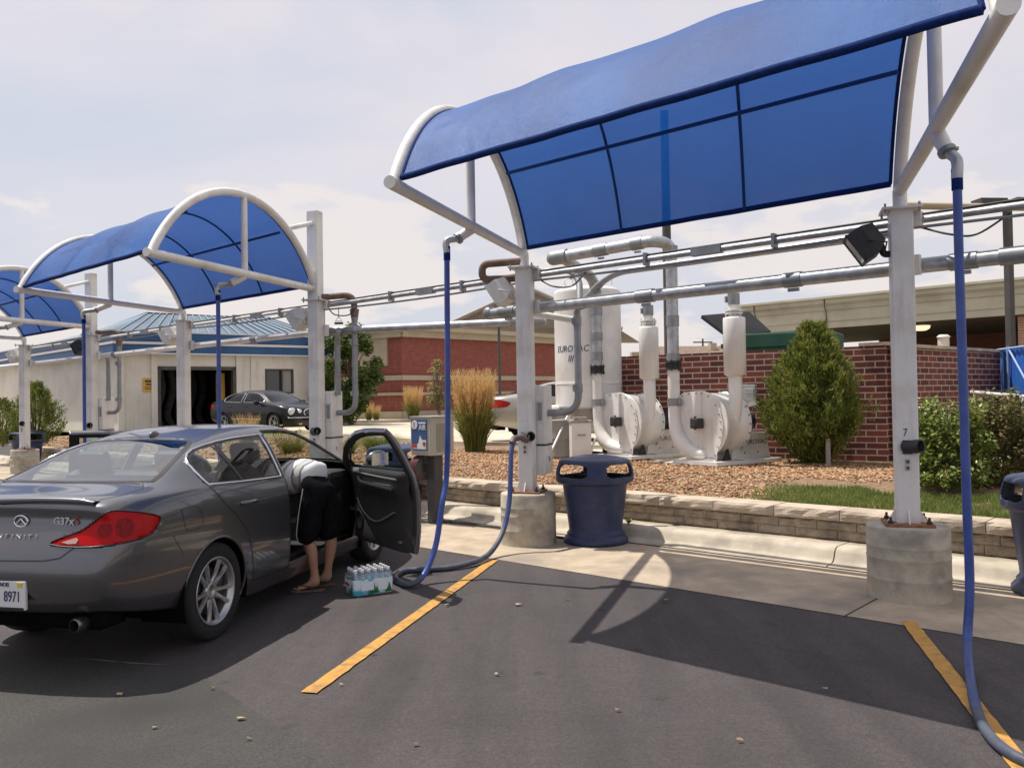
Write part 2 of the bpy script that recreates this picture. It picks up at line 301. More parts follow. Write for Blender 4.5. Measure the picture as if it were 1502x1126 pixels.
    m3 = N(t, 'ShaderNodeMix', data_type='RGBA'); m3.inputs[0].default_value = 0; L.new(m2.outputs[2], m3.inputs[6]); m3.inputs[7].default_value = (.17,.155,.15,1)
    L.new(m3.outputs[2], b.inputs['Base Color']); b.inputs['Roughness'].default_value = .82
    bp = N(t, 'ShaderNodeBump', Strength=.55, Distance=.006); L.new(n.outputs['Fac'], bp.inputs['Height']); L.new(bp.outputs[0], b.inputs['Normal'])
    return m
MT = {}
MT['asphalt'] = asphalt_mat()
MT['asphalt_old'] = mat('asphalt_old', (.030,.028,.026), .85, c2=(.078,.072,.066), ns=70, bump=.6, bs=160, c3=(.033,.031,.029), ns3=.8, lo=.3, hi=.7)
MT['apron'] = mat('apron_concrete', (.35,.275,.195), .85, c2=(.49,.395,.29), ns=3.2, det=12, bump=.3, bs=160, c3=(.25,.21,.17), ns3=1.1)
MT['curb'] = mat('curb_concrete', (.42,.36,.27), .85, c2=(.55,.48,.385), ns=5, det=10, bump=.3, bs=120, c3=(.30,.26,.20), ns3=2)
MT['pier'] = mat('pier_concrete', (.40,.355,.28), .9, c2=(.52,.465,.375), ns=9, det=12, bump=.35, bs=90, c3=(.27,.245,.20), ns3=4)
MT['yellow'] = mat('yellow_paint', (.58,.30,.05), .7, c2=(.44,.225,.05), ns=14, det=8, bump=.3, bs=200, c3=(.30,.17,.06), ns3=11)
MT['joint'] = mat('joint_dark', (.05,.045,.04), .95)
MT['rock'] = mat('retaining_block', (.30,.235,.165), .95, c2=(.46,.375,.275), ns=9, det=10, bump=1.0, bs=28, c3=(.21,.165,.12), ns3=4)
MT['cap'] = mat('cap_stone', (.43,.345,.26), .9, c2=(.55,.46,.36), ns=7, det=9, bump=.5, bs=70, c3=(.33,.27,.20), ns3=2)
MT['soil'] = mat('soil', (.17,.105,.06), .95, c2=(.28,.185,.11), ns=18, det=8, bump=.8, bs=60)
MT['lot'] = mat('lot_concrete', (.46,.40,.31), .9, c2=(.56,.50,.40), ns=.7, det=9, c3=(.38,.33,.26), ns3=.3)
MT['far'] = mat('far_ground', (.12,.13,.06), .95, c2=(.25,.22,.13), ns=.5)
MT['slab'] = mat('slab_concrete', (.46,.42,.34), .85, c2=(.58,.53,.44), ns=4, det=8, bump=.2, bs=90)
# ---------------------------------------------------------------- ground
g = MB(); n = 40
g.add([V((-900,-30,0)), V((900,-30,0)), V((900,1800,0)), V((-900,1800,0))], [(0,1,2,3)]); struct(g, 'parking_lot', MT['asphalt'])
# older strip of asphalt crossing the near left corner
A1, A2, A3, A4 = gp(-60,985), gp(285,985), gp(560,1160), gp(-60,1160)
edge = []
for i in range(41):
    q = i/40; p = gp(285,985)*(1-q)+gp(560,1165)*q; edge.append(V((p.x+.02*noise.noise(V((i*.9,0,0))), p.y+.02*noise.noise(V((i*.9,5,0))), .004)))
pl = [V((-3.2,4.55,.004)), V((-1.9,4.55,.004))]
g = MB(); poly = [V((-8,5.3,.004))] + [V((gp(285,985).x-.9, gp(285,985).y+.35,.004))] + edge + [V((1.5,-2,.004)), V((-8,-2,.004))]
tr = tessellate_polygon([poly]); g.add(poly, [tuple(x) for x in tr]); struct(g, 'asphalt_patch', MT['asphalt_old'])
# concrete apron, kerb and gutter
APV = -.93
g = MB(); r_ = [[rw(s, v, .004) for v in (APV+.0, .66)] for s in (-40,-20,0,10,20)]
g.grid(r_, False); struct(g, 'pavement', MT['apron'])
g = MB()
for s in (-7.1,-2.6,3.9): g.box(rw(s,(APV+.66)/2,.006), (.010, .66-APV, .004), ROWA)
g.box(rw(-10,.655,.008), (60,.014,.008), ROWA)
struct(g, 'pavement_joint', MT['joint'])
g = MB(); prof = [(.664,-.05),(.664,.018),(.80,.032),(.835,.06),(.86,.12),(.885,.15),(.93,.165),(1.23,.165),(1.23,-.05)]
s0 = -40.0
cuts = [-40,-16,-13,-10,-7,-4,-.9,3.13,6.4,9.5,12.5,20]
for a, b in zip(cuts[:-1], cuts[1:]):
    rows = []
    m_ = max(2, int((b-a)/.5)) if a > -20 else 2
    for i in range(m_+1):
        s = a+.007+(b-a-.014)*i/m_; rows.append([rw(s, v+.006*noise.noise(V((s*2,v*9,1))), z+.004*noise.noise(V((s*3,v*7,4)))) for v, z in prof])
    g.grid(rows, True); g.add(rows[0], [list(range(len(prof)))[::-1]]); g.add(rows[-1], [list(range(len(prof)))])
struct(g, 'kerb', MT['curb'])
# retaining wall: two block courses and a rock-faced cap, every block with its own rough face
root = thing('retaining_wall', 'low tan rock-faced block retaining wall with pale cap stones behind the kerb', 'wall', rw(0,1.35,0), ROWA)
def rock_block(g, s0, s1, v0, v1, z0, z1, amp, seed, nf=7):
    rows = []; nz = 4
    for j in range(nz+1):
        zz = z0+(z1-z0)*j/nz; row = []
        for i in range(nf+1):
            ss = s0+(s1-s0)*i/nf; e = 0 if (i in (0,nf) or j in (0,nz)) else 1
            a = amp*(.35+noise.noise(V((ss*7, zz*15, seed)))*1.0)*e
            row.append(rw(ss, v0-a+(0 if e else .008), zz))
        rows.append(row)
    g.grid(rows, False)
    a, b, c, d = rw(s0,v0+.008,z1), rw(s1,v0+.008,z1), rw(s1,v1,z1), rw(s0,v1,z1)
    top = [rows[-1][i] for i in range(nf+1)] + [c, d]; g.add(top, [list(range(len(top)))])
    for sgn, s in ((0,s0),(1,s1)):
        q = [rows[j][0 if sgn == 0 else -1] for j in range(nz+1)] + [rw(s,v1,z1), rw(s,v1,z0)]; g.add(q, [list(range(len(q)))])
g = MB(); s = -20.0; k = 0
for c_, (z0, z1) in enumerate(((.166,.262),(.266,.362))):
    s = -20.0 + .2*c_
    while s < 14:
        wd = .40+.08*random.random(); near = s > -6
        rock_block(g, s, s+wd-.006, 1.23, 1.45, z0, z1, .022, c_*3.1, 7 if near else 3); s += wd
g.build('block_course', MT['rock'], root, world=True)
g = MB(); s = -20.0
while s < 14:
    wd = .62+.1*random.random(); rock_block(g, s, s+wd-.008, 1.185, 1.52, .366, .47+.006*random.random(), .028, 9.1, 9 if s > -6 else 3); s += wd
g.build('cap_course', MT['cap'], root, world=True)
# parking lines
def paint_strip(name, a, b, wd, seed):
    d = (b-a); ln = d.length; d.normalize(); pr = V((d.y,-d.x,0)); g = MB(); rows = []; m_ = int(ln/.08)
    for i in range(m_+1):
        q = a+d*(ln*i/m_); j1 = .008*noise.noise(V((i*.7,seed,0))); j2 = .008*noise.noise(V((i*.7,seed,9)))
        rows.append([q-pr*(wd/2+j1)+V((0,0,.009)), q+pr*(wd/2+j2)+V((0,0,.009))])
    g.grid(rows, False); return struct(g, name, MT['yellow'])
paint_strip('line_marking', gp(453,1017), gp(724,822), .098, 1)
paint_strip('line_marking', gp(1512,1143), gp(1332,912), .098, 2)
for k in (1,2,3):                       # the same stripe at the bays further left, mostly behind the grey car
    paint_strip('line_marking', gp(453,1017)-U*SP*k, gp(724,822)-U*SP*k, .098, 3+k)
# ---------------------------------------------------------------- raised ground behind the wall
def bedz(s, v): return .45+.15*min(1,max(0,(v-1.5)/1.2))+.03*noise.noise(V((s*.7,v*.7,0)))+.012*noise.noise(V((s*4,v*4,3)))
g = MB(); rows = []
for i in range(181):
    s = -24+i*.22; rows.append([rw(s, v, bedz(s,v)) for v in [1.5+.14*j for j in range(34)]])
g.grid(rows, True); struct(g, 'gravel_bed_soil', MT['soil'])
g = MB(); zf = GZ-.03; g.add([rw(-24,5.5,zf), rw(900,5.5,zf), rw(900,1500,zf), rw(-24,1500,zf), rw(-900,1500,zf), rw(-900,5.5,zf)], [(0,1,2,3,4,5)]); struct(g, 'ground', MT['far'])
g = MB(); g.add([gp(20,628,GZ-.02), gp(440,634,GZ-.02), gp(500,640,GZ-.02), gp(600,648,GZ-.02), gp(690,654,GZ-.02), gp(900,653,GZ-.02), gp(1300,640,GZ-.02)+V((0,30,0)), V((90,95,GZ-.02)), V((-90,95,GZ-.02)), V((-90,46,GZ-.02))], [list(range(10))]); struct(g, 'road', MT['lot'])
# low kerb along the near side of the lot lane
g = MB(); kp = [(440,634),(500,640),(600,648),(690,654),(800,654)]
P3 = [gp(a,b,GZ) for a,b in kp]
for a, b in zip(P3[:-1], P3[1:]):
    d = b-a; g.box((a+b)/2+V((0,0,.02)), (d.length,.18,.14), math.atan2(d.y,d.x))
struct(g, 'lane_kerb', MT['curb'])
g = MB(); a, b = gp(470,621,GZ), gp(720,616,GZ); d = b-a; g.box((a+b)/2+V((0,0,.03)), (d.length,.25,.16), math.atan2(d.y,d.x)); struct(g, 'far_kerb', MT['curb'])
# loose stone mulch: real chips
def chip(g, c, r, mi=0):
    n = 6; q = random.random()*PI; A = []
    h = r*random.uniform(.35,.7); tilt = V((random.uniform(-.4,.4), random.uniform(-.4,.4), 1)).normalized(); x, y = perp(tilt)
    for k in range(5):
        a = q+2*PI*k/5; rr = r*random.uniform(.7,1.2); A.append(c+x*(rr*math.cos(a))+y*(rr*math.sin(a)*.75))
    A.append(c+tilt*h); A.append(c-tilt*h)
    g.add(A, [(k,(k+1)%5,5) for k in range(5)]+[((k+1)%5,k,6) for k in range(5)], False, mi)
def chip_mat():
    m, t, b = nt('stone_chips'); L = t.links; ge = N(t, 'ShaderNodeNewGeometry'); r = N(t, 'ShaderNodeValToRGB'); e = r.color_ramp.elements
    cs = [(.10,.05,.025),(.28,.13,.055),(.40,.21,.09),(.46,.30,.16),(.22,.095,.045),(.54,.41,.27),(.33,.17,.075)]
    while len(e) < len(cs): e.new(.5)
    for i, c in enumerate(cs): e[i].position = i/(len(cs)-1); e[i].color = rgb(c)
    L.new(ge.outputs['Random Per Island'], r.inputs[0]); L.new(r.outputs[0], b.inputs['Base Color']); b.inputs['Roughness'].default_value = .9; return m
MT['chip'] = chip_mat()
g = MB(); rs = random.Random(3)
for i in range(23000):
    s = rs.uniform(-9, 5.0); v = 1.5+3.6*rs.random()**1.15
    if s > 1.9+.4*noise.noise(V((v*2,0,0))) and v < 2.75+.3*noise.noise(V((s,3,0))): continue
    if s > 2.9 and rs.random() < .75: continue
    chip(g, rw(s, v, bedz(s,v)+.008), rs.uniform(.016,.036))
tag(g.build('stone_mulch', MT['chip'], org=rw(-2,3,.5)), kind='stuff')
g = MB()
for i in range(3500):                   # coarser chips further off, beyond the lane kerb on the left
    s = rs.uniform(-22,-8); v = 1.5+4.5*rs.random(); chip(g, rw(s, v, bedz(s,min(v,5.6))+.01), rs.uniform(.03,.06))
tag(g.build('stone_mulch', MT['chip'], org=rw(-14,3,.5)), kind='stuff')
MT['grass'] = leaf_mat('lawn_grass', [(.08,.13,.02),(.15,.21,.04),(.24,.28,.075),(.34,.32,.13)], .4)
g = MB()
for i in range(42000):
    s = rs.uniform(1.7,7.5); v = 1.53+1.15*rs.random(); dn = noise.noise(V((s*1.6,v*1.6,7)))
    if dn < -.5 or (s < 2.4 and rs.random() > (s-1.7)/.7) or (v > 2.35+.25*noise.noise(V((s*2,0,2)))): continue
    p = rw(s,v,bedz(s,v)-.005); a = rs.uniform(0,2*PI); h = rs.uniform(.03,.075); wdt = .004
    dx = V((math.cos(a),math.sin(a),0)); ln = V((rs.uniform(-.5,.5),rs.uniform(-.5,.5),0))*h
    g.add([p-dx*wdt, p+dx*wdt, p+ln*.5+V((0,0,h*.6))+dx*wdt*.7, p+ln*.5+V((0,0,h*.6))-dx*wdt*.7, p+ln+V((0,0,h))], [(0,1,2,3),(3,2,4)])
tag(g.build('lawn_grass', MT['grass'], org=rw(4,2,.5)), kind='stuff')
# litter and dry leaves on the asphalt
g = MB(); MT['leaf_dry'] = mat('dry_leaf', (.40,.30,.17), .8, c2=(.22,.15,.08), ns=30)
for px, py, r in ((176,1018,.02),(227,1066,.016),(312,1009,.013),(353,1053,.018),(364,1083,.013),(728,988,.015),(655,887,.014),(760,886,.028),(976,880,.02),(832,878,.014),(1395,850,.02),(1002,735,.01),(1085,1085,.014),(500,1003,.011),(905,1040,.012),(1210,1010,.013),(610,1090,.013)):
    p = gp(px,py,.012); a = random.random()*PI; k = 6; g.add([p+V((math.cos(a+2*PI*i/k)*r*random.uniform(.6,1.3)*1.3, math.sin(a+2*PI*i/k)*r*random.uniform(.5,1.2), random.uniform(0,.012))) for i in range(k)], [list(range(k))])
tag(g.build('leaf_litter', MT['leaf_dry'], org=gp(600,1000)), kind='stuff')
# ---------------------------------------------------------------- buildings
def wall_open(g, a, b, z0, z1, opens, th=.25):
    """wall from a to b (plan), with rectangular openings (s0,s1,zb,zt) measured along a->b; outward is to the right of a->b"""
    d = (b-a); d.z = 0; Ln = d.length; d.normalize(); inn = V((-d.y, d.x, 0)); ang = math.atan2(d.y, d.x)
    ss = sorted({0, Ln} | {o[0] for o in opens} | {o[1] for o in opens}); zs = sorted({z0, z1} | {o[2] for o in opens} | {o[3] for o in opens})
    for i in range(len(ss)-1):
        zr = z0
        run = None
        for j in range(len(zs)-1):
            cs, cz = (ss[i]+ss[i+1])/2, (zs[j]+zs[j+1])/2
            solid = not any(o[0] < cs < o[1] and o[2] < cz < o[3] for o in opens)
            if solid: run = (run[0], zs[j+1]) if run else (zs[j], zs[j+1])
            if (not solid or j == len(zs)-2) and run:
                c = a+d*cs+inn*(th/2); g.box((c.x,c.y,(run[0]+run[1])/2), (ss[i+1]-ss[i], th, run[1]-run[0]), ang); run = None
    return d, inn, ang
white_wall = mat('painted_white_block', (.62,.58,.52), .85, c2=(.72,.68,.61), ns=1.2, det=8, bump=.15, bs=20, c3=(.54,.50,.45), ns3=.6)
blue_fascia = mat('blue_fascia', (.010,.060,.17), .5, c2=(.018,.085,.22), ns=1.5)
stripe_w = mat('pale_stripe', (.62,.60,.62), .5)
streak(white_wall, (.36,.32,.26), .35, .58, .76)
roof_blue = mat('blue_metal_roof', (.075,.115,.16), .6, c2=(.105,.15,.20), ns=.8)
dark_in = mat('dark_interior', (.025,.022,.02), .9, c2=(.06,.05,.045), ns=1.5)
dark_metal = mat('dark_bronze_metal', (.045,.04,.038), .5, c2=(.07,.06,.055), ns=3)
yel = mat('yellow_plastic', (.6,.33,.03), .5)
win_glass = mat('dark_window_glass', (.03,.035,.04), .08, spec=.8)
C = V((-14.84,31.2,0)); d1 = V((.8,.6,0)); d2 = V((-.7,.714,0)); E1 = C+d1*8.87; E2 = C+d2*20
B = thing('car_wash_building', 'white car wash building with blue banded fascia and ribbed blue metal roof', 'building', (C.x,C.y,GZ))
g = MB(); o_ = .35
Cw = C+V((.05,.5,0)); W1 = E1+V((-.35,.1,0)); W2 = E2+V((.4,.1,0))
# door 64..180px right of corner
def spx(px, A, d):                       # distance along plan line A+d*t seen at photo column px (at eye level)
    r_ = ray(px, 580); k = r_.x/r_.y; return (k*A.y-A.x)/(d.x-k*d.y)
dd = (W1-Cw).normalized(); sA, sB = spx(231,Cw,dd), spx(346,Cw,dd); sC, sD = spx(389,Cw,dd), spx(431,Cw,dd)
dr, inn, ang = wall_open(g, Cw, W1, GZ-.05, 3.75, [(sA,sB,GZ-.05,3.05),(sC,sD,1.95,3.0)])
wall_open(g, W2, Cw, GZ-.05, 3.75, [])
wall_open(g, W1, W1+V((-6,8,0)), GZ-.05, 3.75, []); g.build('wall', white_wall, B, world=True)
for s in (0.0, sA-.12, sB+.12, sC-.5):
    g = MB(); g.box(tuple((Cw+dr*s-inn*.03).xy)+((GZ+3.6)/2,), (.22,.10,3.0), ang); g.build('pilaster', white_wall, B, world=True)
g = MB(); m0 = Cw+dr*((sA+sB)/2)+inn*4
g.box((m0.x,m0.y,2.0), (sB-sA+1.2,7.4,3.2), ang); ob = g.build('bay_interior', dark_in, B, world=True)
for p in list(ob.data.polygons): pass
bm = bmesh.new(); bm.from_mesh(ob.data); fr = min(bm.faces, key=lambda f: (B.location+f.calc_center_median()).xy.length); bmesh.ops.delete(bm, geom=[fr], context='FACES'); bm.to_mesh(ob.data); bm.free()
g = MB()
for s in (sA+.06, sB-.06): g.box(tuple((Cw+dr*s+inn*.1).xy)+(1.8,), (.12,.3,2.5), ang)
q = Cw+dr*((sA+sB)/2)+inn*.1; g.box((q.x,q.y,3.0), (sB-sA,.3,.14), ang); g.build('door_frame', dark_metal, B, world=True)
g = MB(); q = Cw+dr*(sB-.35)+inn*.9; g.box((q.x,q.y,1.7), (.3,.3,2.3), ang, .03); g.build('guide_post', yel, B, world=True)
g = MB()
for k in range(5):
    q = Cw+dr*(sA+.4+k*(sB-sA-.8)/4)+inn*(1.6+k*.5); g.tube(spline([(q.x,q.y,3.2),(q.x+.15,q.y,2.2),(q.x-.1,q.y,1.2),(q.x+.1,q.y,.7)],4), .16, 6)
g.build('wash_brush', mat('grey_brush', (.018,.017,.018), .9, c2=(.045,.042,.045), ns=6), B, world=True)
q = Cw+dr*((sC+sD)/2); g = MB(); wd_ = sD-sC
for x0, w0 in ((-wd_/2+.04,.08),(wd_/2-.04,.08),(.12,.05)):
    g.box(tuple((q+dr*x0+inn*.06).xy)+(2.475,), (w0,.14,1.05), ang)
for zz in (1.98,2.97): g.box(tuple((q+inn*.06).xy)+(zz,), (wd_-.16,.12,.06), ang)
fr = g.build('window', dark_metal, B, world=True)
g = MB(); g.box(tuple((q+inn*.15).xy)+(2.475,), (wd_,.02,1.0), ang); g.build('pane', win_glass, fr, world=True)
g = MB(); g.box(tuple((q+dr*(wd_*.3)+inn*.10).xy)+(2.475,), (wd_*.32,.02,.92), ang); g.build('blind', mat('grey_blind', (.30,.29,.28), .7), fr, world=True)
# fascia: runs along both faces
g = MB(); gs = MB(); gt = MB()
for a, b in ((C,E1),(E2,C)):
    d = (b-a).normalized(); an = math.atan2(d.y,d.x); inn2 = V((-d.y,d.x,0)); ln = (b-a).length; mid = (a+b)/2+inn2*.2
    for z0, z1 in ((3.57,3.86),(4.02,4.35)): g.box((mid.x,mid.y,(z0+z1)/2), (ln,.4,z1-z0), an)
    g.box((mid.x+inn2.x*.05,mid.y+inn2.y*.05,3.94), (ln-.1,.4,.17), an)
    m2 = mid-inn2*.01; gs.box((m2.x,m2.y,3.94), (ln+.02,.41,.10), an)
    for z in (3.55,4.37): gt.box((m2.x,m2.y,z), (ln+.04,.43,.045), an)
g.build('fascia', blue_fascia, B, world=True); gs.build('fascia_stripe', stripe_w, B, world=True); gt.build('fascia_trim', mat('pale_trim', (.62,.66,.68), .5), B, world=True)
g = MB(); g.add([V((E1.x,E1.y,3.54)),V((C.x,C.y,3.54)),V((E2.x,E2.y,3.54)),V((E1.x-8,E1.y+14,3.54))],[(0,1,2,3)]); g.build('soffit', white_wall, B, world=True)
# hip roof with standing seams
bi = [V((E1.x-.3,E1.y+.25,4.36)), V((C.x+.02,C.y+.35,4.36)), V((E2.x+.4,E2.y+.2,4.36))]
tp = [at(396,452,39.0), at(216,444,36.0), at(120,461,48.0)]
tp[0].z = tp[1].z = tp[2].z = 5.5
bi2 = E1+V((-3,9,0)); bi.insert(0, V((bi2.x,bi2.y,4.36))); tq = tp[0]+V((-2.5,6,0)); tp.insert(0, tq)
g = MB(); gg = MB()
for i in range(3):
    a, b, c, d = bi[i], bi[i+1], tp[i+1], tp[i]; g.add([a,b,c,d], [(0,1,2,3)])
    m_ = int((b-a).length/.42); nrm = (b-a).cross(d-a).normalized(); nrm = nrm if nrm.z > 0 else -nrm
    for k in range(m_+1):
        q = k/m_; p0 = a.lerp(b,q); p1 = d.lerp(c,q); gg.tube([p0+nrm*.02,p1+nrm*.02], .035, 4)
g.add([tp[0],tp[1],tp[2],tp[3]], [(0,1,2,3)]); rf = g.build('roof', roof_blue, B, world=True); gg.build('roof_seam', mat('seam_blue', (.20,.27,.33), .5), rf, world=True)
g = MB(); g.tube([tp[0],tp[1],tp[2],tp[3]], .07, 6); g.build('ridge_cap', roof_blue, rf, world=True)
# little yellow sign beside the bay
q = Cw+dr*spx(218,Cw,dr)-inn*.03; q.z = 2.35
g = MB(); g.box(tuple(q), (.42,.03,.52), ang, .01); sg = single(g, 'warning_sign', yel, 'small yellow notice with dark print on the white wall left of the wash bay', 'sign')
g = MB()
for i, zz in enumerate((.14,.02,-.09,-.16)): g.box(tuple(q-inn*.02+V((0,0,zz))), ((.28,.2,.3,.24)[i],.006,(.09,.07,.03,.03)[i]), ang)
g.build('sign_print', dark_metal, sg, world=True)
# conduits on the wash wall
gal = mat('galvanised_pipe', (.34,.35,.36), .38, metal=.75, c2=(.48,.49,.50), ns=8)
q0 = Cw+dr*.2-inn*.1
# ---- red brick store
brick_far = brick_mat('red_brick_far', (.20,.048,.036), (.26,.068,.048), (.27,.11,.085), .24,.075,.008, bump=.1)
tan = mat('tan_stucco', (.38,.32,.235), .85, c2=(.44,.375,.28), ns=1)
S = V((-5.85,44.6,0)); e1 = V((.72,.70,0)).normalized(); e2 = V((-.82,.57,0)).normalized(); T1 = S+e1*16; T2 = S+e2*7
st = thing('brick_store', 'red brick store with tan bands, tan cornice and a grey gabled roof', 'building', (S.x,S.y,GZ))
g = MB(); dL = spx(563,S,e2); dR = spx(585,S,e2) if False else .7
wall_open(g, S, T1, GZ-.05, 4.95, [], .3)
bw_ = g.build('wall', brick_far, st, world=True)
g = MB(); wall_open(g, T2, S, GZ-.05, 4.95, [(7-3.1,7-2.0,GZ-.05,2.55)], .3); g.build('side_wall', brick_far, st, world=True)
g = MB(); a = S+e2*2.0; b = S+e2*3.1; q = (a+b)/2+V((.05,.1,0)); g.box((q.x,q.y,(GZ+2.5)/2), (1.08,.06,1.9), math.atan2(e2.y,e2.x)); dr_ = g.build('door', mat('red_door', (.26,.06,.045), .6), st, world=True)
g = MB(); q2 = a*.88+b*.12+V((-.05,-.1,0)); g.box((q2.x,q2.y,1.6), (.1,.08,.04), math.atan2(e2.y,e2.x)); g.build('handle', gal, dr_, world=True)
g = MB()
for a, b, sg_ in ((S,T1,1),(T2,S,1)):
    d = (b-a).normalized(); an = math.atan2(d.y,d.x); out = V((d.y,-d.x,0)); mid = (a+b)/2+out*.0
    for z, hh, pr in ((2.78,.26,.05),(1.92,.16,.05),(.78,.42,.06)):
        g.box((mid.x+out.x*pr/2,mid.y+out.y*pr/2,z), ((b-a).length+pr,.1+pr,hh), an)
g.build('stone_band', tan, st, world=True)
g = MB()
for a, b in ((S,T1),(T2,S)):
    d = (b-a).normalized(); an = math.atan2(d.y,d.x); out = V((d.y,-d.x,0)); mid = (a+b)/2
    g.box((mid.x+out.x*.05,mid.y+out.y*.05,5.12), ((b-a).length+.2,.5,.34), an); g.box((mid.x+out.x*.2,mid.y+out.y*.2,5.40), ((b-a).length+.6,.8,.22), an)
g.build('cornice', tan, st, world=True)
g = MB(); a = S+e2*1.0; b = S+e2*7; q = (a+b)/2; d = -e2; out = V((d.y,-d.x,0)); g.box((q.x+out.x*.03,q.y+out.y*.03,4.2), (6.0,.12,1.5), math.atan2(d.y,d.x)); g.build('wall_panel', tan, st, world=True)
g = MB(); pr = mat('grey_brown_roof', (.20,.175,.14), .9, c2=(.25,.22,.18), ns=2)
ta = S+e1*.2+V((2.6,2.5,0)); pk = at(774,425,54); pa = at(648,481,54); pb = at(905,481,54)
g.prism([pa, pb, pk], V((4,16,0))); g.build('roof_gable', pr, st, world=True)
g = MB(); g.tube([pa+V((-.3,-.3,-.1)), pk+V((0,-.35,.12)), pb+V((.3,-.3,-.1))], .16, 4); g.build('gable_trim', mat('grey_trim', (.3,.28,.26), .7), st, world=True)
q = S+e1*12.5; out = V((e1.y,-e1.x,0)); g = MB(); g.box((q.x+out.x*.05,q.y+out.y*.05,5.05-.15), (.9,.1,.3), math.atan2(e1.y,e1.x)); g.build('vent_louvre', dark_metal, st, world=True)
# ---- near brick wall (enclosure)
brick = brick_mat('red_brick', (.095,.024,.020), (.225,.058,.036), (.46,.36,.30), .30,.094,.011, bump=.5)
Wc = V((5.58,12.5,0)); wa = rad(-32); wd1 = V((-math.cos(wa),-math.sin(wa),0)); wd2 = V((math.cos(rad(40)),math.sin(rad(40)),0))
bwl = thing('brick_wall', 'red brick screen wall with pale mortar behind the blowers and the evergreen', 'wall', (Wc.x,Wc.y,GZ-.1), wa)
g = MB(); q = Wc+wd1*2.35; nrm = V((math.sin(-wa),math.cos(wa),0)); g.box((q.x+nrm.x*.11,q.y+nrm.y*.11,1.41), (4.7,.22,1.84), wa); g.build('long_face', brick, bwl, world=True)
g = MB(); q = Wc+wd2*2.1; nr2 = V((-wd2.y,wd2.x,0)); g.box((q.x+nr2.x*.11+.02,q.y+nr2.y*.11,1.37), (4.0,.22,1.76), rad(40)-wa)
o = MB()
rt = thing('brick_wall', 'red brick return wall in shade, running back to the blue gate', 'wall', (Wc.x+.1,Wc.y,GZ-.1), rad(40))
g = MB(); g.box((q.x+nr2.x*.11+.1,q.y+nr2.y*.11,1.40), (4.0,.22,1.82), rad(40)); g.build('wall_face', brick, rt, world=True)
g = MB(); g.box((q.x+nr2.x*.11+.1,q.y+nr2.y*.11,2.335), (4.05,.30,.05), rad(40)); g.build('coping', MT['cap'], rt, world=True)
g = MB(); q3 = Wc+wd1*.12; g.box((q3.x+nrm.x*.11,q3.y+nrm.y*.11,2.355), (.5,.30,.05), wa); g.build('coping', MT['cap'], bwl, world=True)
g = MB(); q = at(1384,503,14.2); g.cyl(q-V((0,0,.12)), q+V((0,0,.10)), .09, .09, 12); g.cyl(q+V((0,0,.1)), q+V((0,0,.14)), .11,.07, 12); single(g, 'vent_cap', mat('cream_pvc', (.6,.55,.47), .5), 'short cream vent cap standing on the coping of the shaded brick wall', 'vent')
# blue gate beyond
ga = at(1444,540,16.0); gb = at(1530,540,13.6); ga.z = gb.z = 0; d = gb-ga; an = math.atan2(d.y,d.x)
gt_ = thing('gate', 'bright blue corrugated enclosure gate with thin pale diagonal braces', 'gate', (ga.x,ga.y,.6), an)
g = MB(); L_ = d.length; bl = mat('blue_gate_metal', (.02,.10,.42), .5, c2=(.03,.14,.5), ns=3)
m_ = 26
rows = [[ga+d*(i/m_)+V((-d.y,d.x,0)).normalized()*(.02*(i%2)) + V((0,0,z)) for z in (1.25,2.35)] for i in range(m_+1)]
g.grid(rows, False); pn = g.build('gate_panel', bl, gt_, world=True); md = pn.modifiers.new('s','SOLIDIFY'); md.thickness = .02
g = MB(); fr_ = V((d.y,-d.x,0)).normalized()*.05
for q in (0,.5,1): g.tube([ga+d*q+fr_+V((0,0,1.2)), ga+d*q+fr_+V((0,0,2.4))], .025, 8)
g.tube([ga+fr_+V((0,0,1.42)), gb+fr_+V((0,0,1.42))], .02, 8); g.tube([ga+fr_+V((0,0,2.36)), gb+fr_+V((0,0,2.36))], .02, 8)
for q in (0,.5): g.tube([ga+d*(q+.02)+fr_+V((0,0,2.34)), ga+d*(q+.45)+fr_+V((0,0,1.44))], .02, 8)
g.build('gate_frame', mat('blue_frame', (.25,.35,.55), .5), gt_, world=True)
gl = MB(); a = at(1425,575,13.4); b = at(1540,585,11.6); gl.tube([a,b],.03,10)
for q in (.05,.55,.95): p = a.lerp(b,q); gl.tube([p, (p.x,p.y,GZ-.1)], .025, 8)
single(gl, 'guard_rail', mat('pale_rail', (.6,.58,.56), .5), 'low pale tubular rail in front of the blue gate', 'railing')
# ---- bank canopy building on the right
bk = mat('beige_eifs', (.46,.415,.335), .85, c2=(.53,.48,.395), ns=1.5, c3=(.40,.36,.29), ns3=.8)
Lb = V((8.85,32.4,0)); Rb = V((24.5,16.7,0)); d = (Rb-Lb).normalized(); an = math.atan2(d.y,d.x); bkn = V((-d.y,d.x,0)); ln = (Rb-Lb).length
bb = thing('drive_through_building', 'beige building with a deep moulded fascia over a dark brick drive-through', 'building', (Lb.x,Lb.y,GZ))
def fasc(z0, z1, out, name, depth=9.0):
    g = MB(); c = (Lb+Rb)/2+bkn*(depth/2-out); g.box((c.x,c.y,(z0+z1)/2), (ln+2*out,depth,z1-z0), an); return g.build(name, bk, bb, world=True)
fasc(3.92,4.16,0,'fascia_lower'); fasc(4.162,4.56,.04,'fascia_panel'); fasc(4.562,4.60,.10,'moulding'); fasc(4.602,4.74,.07,'frieze'); fasc(4.742,4.79,.14,'moulding'); fasc(4.792,4.95,.2,'crown'); fasc(4.952,5.03,.3,'parapet_cap')
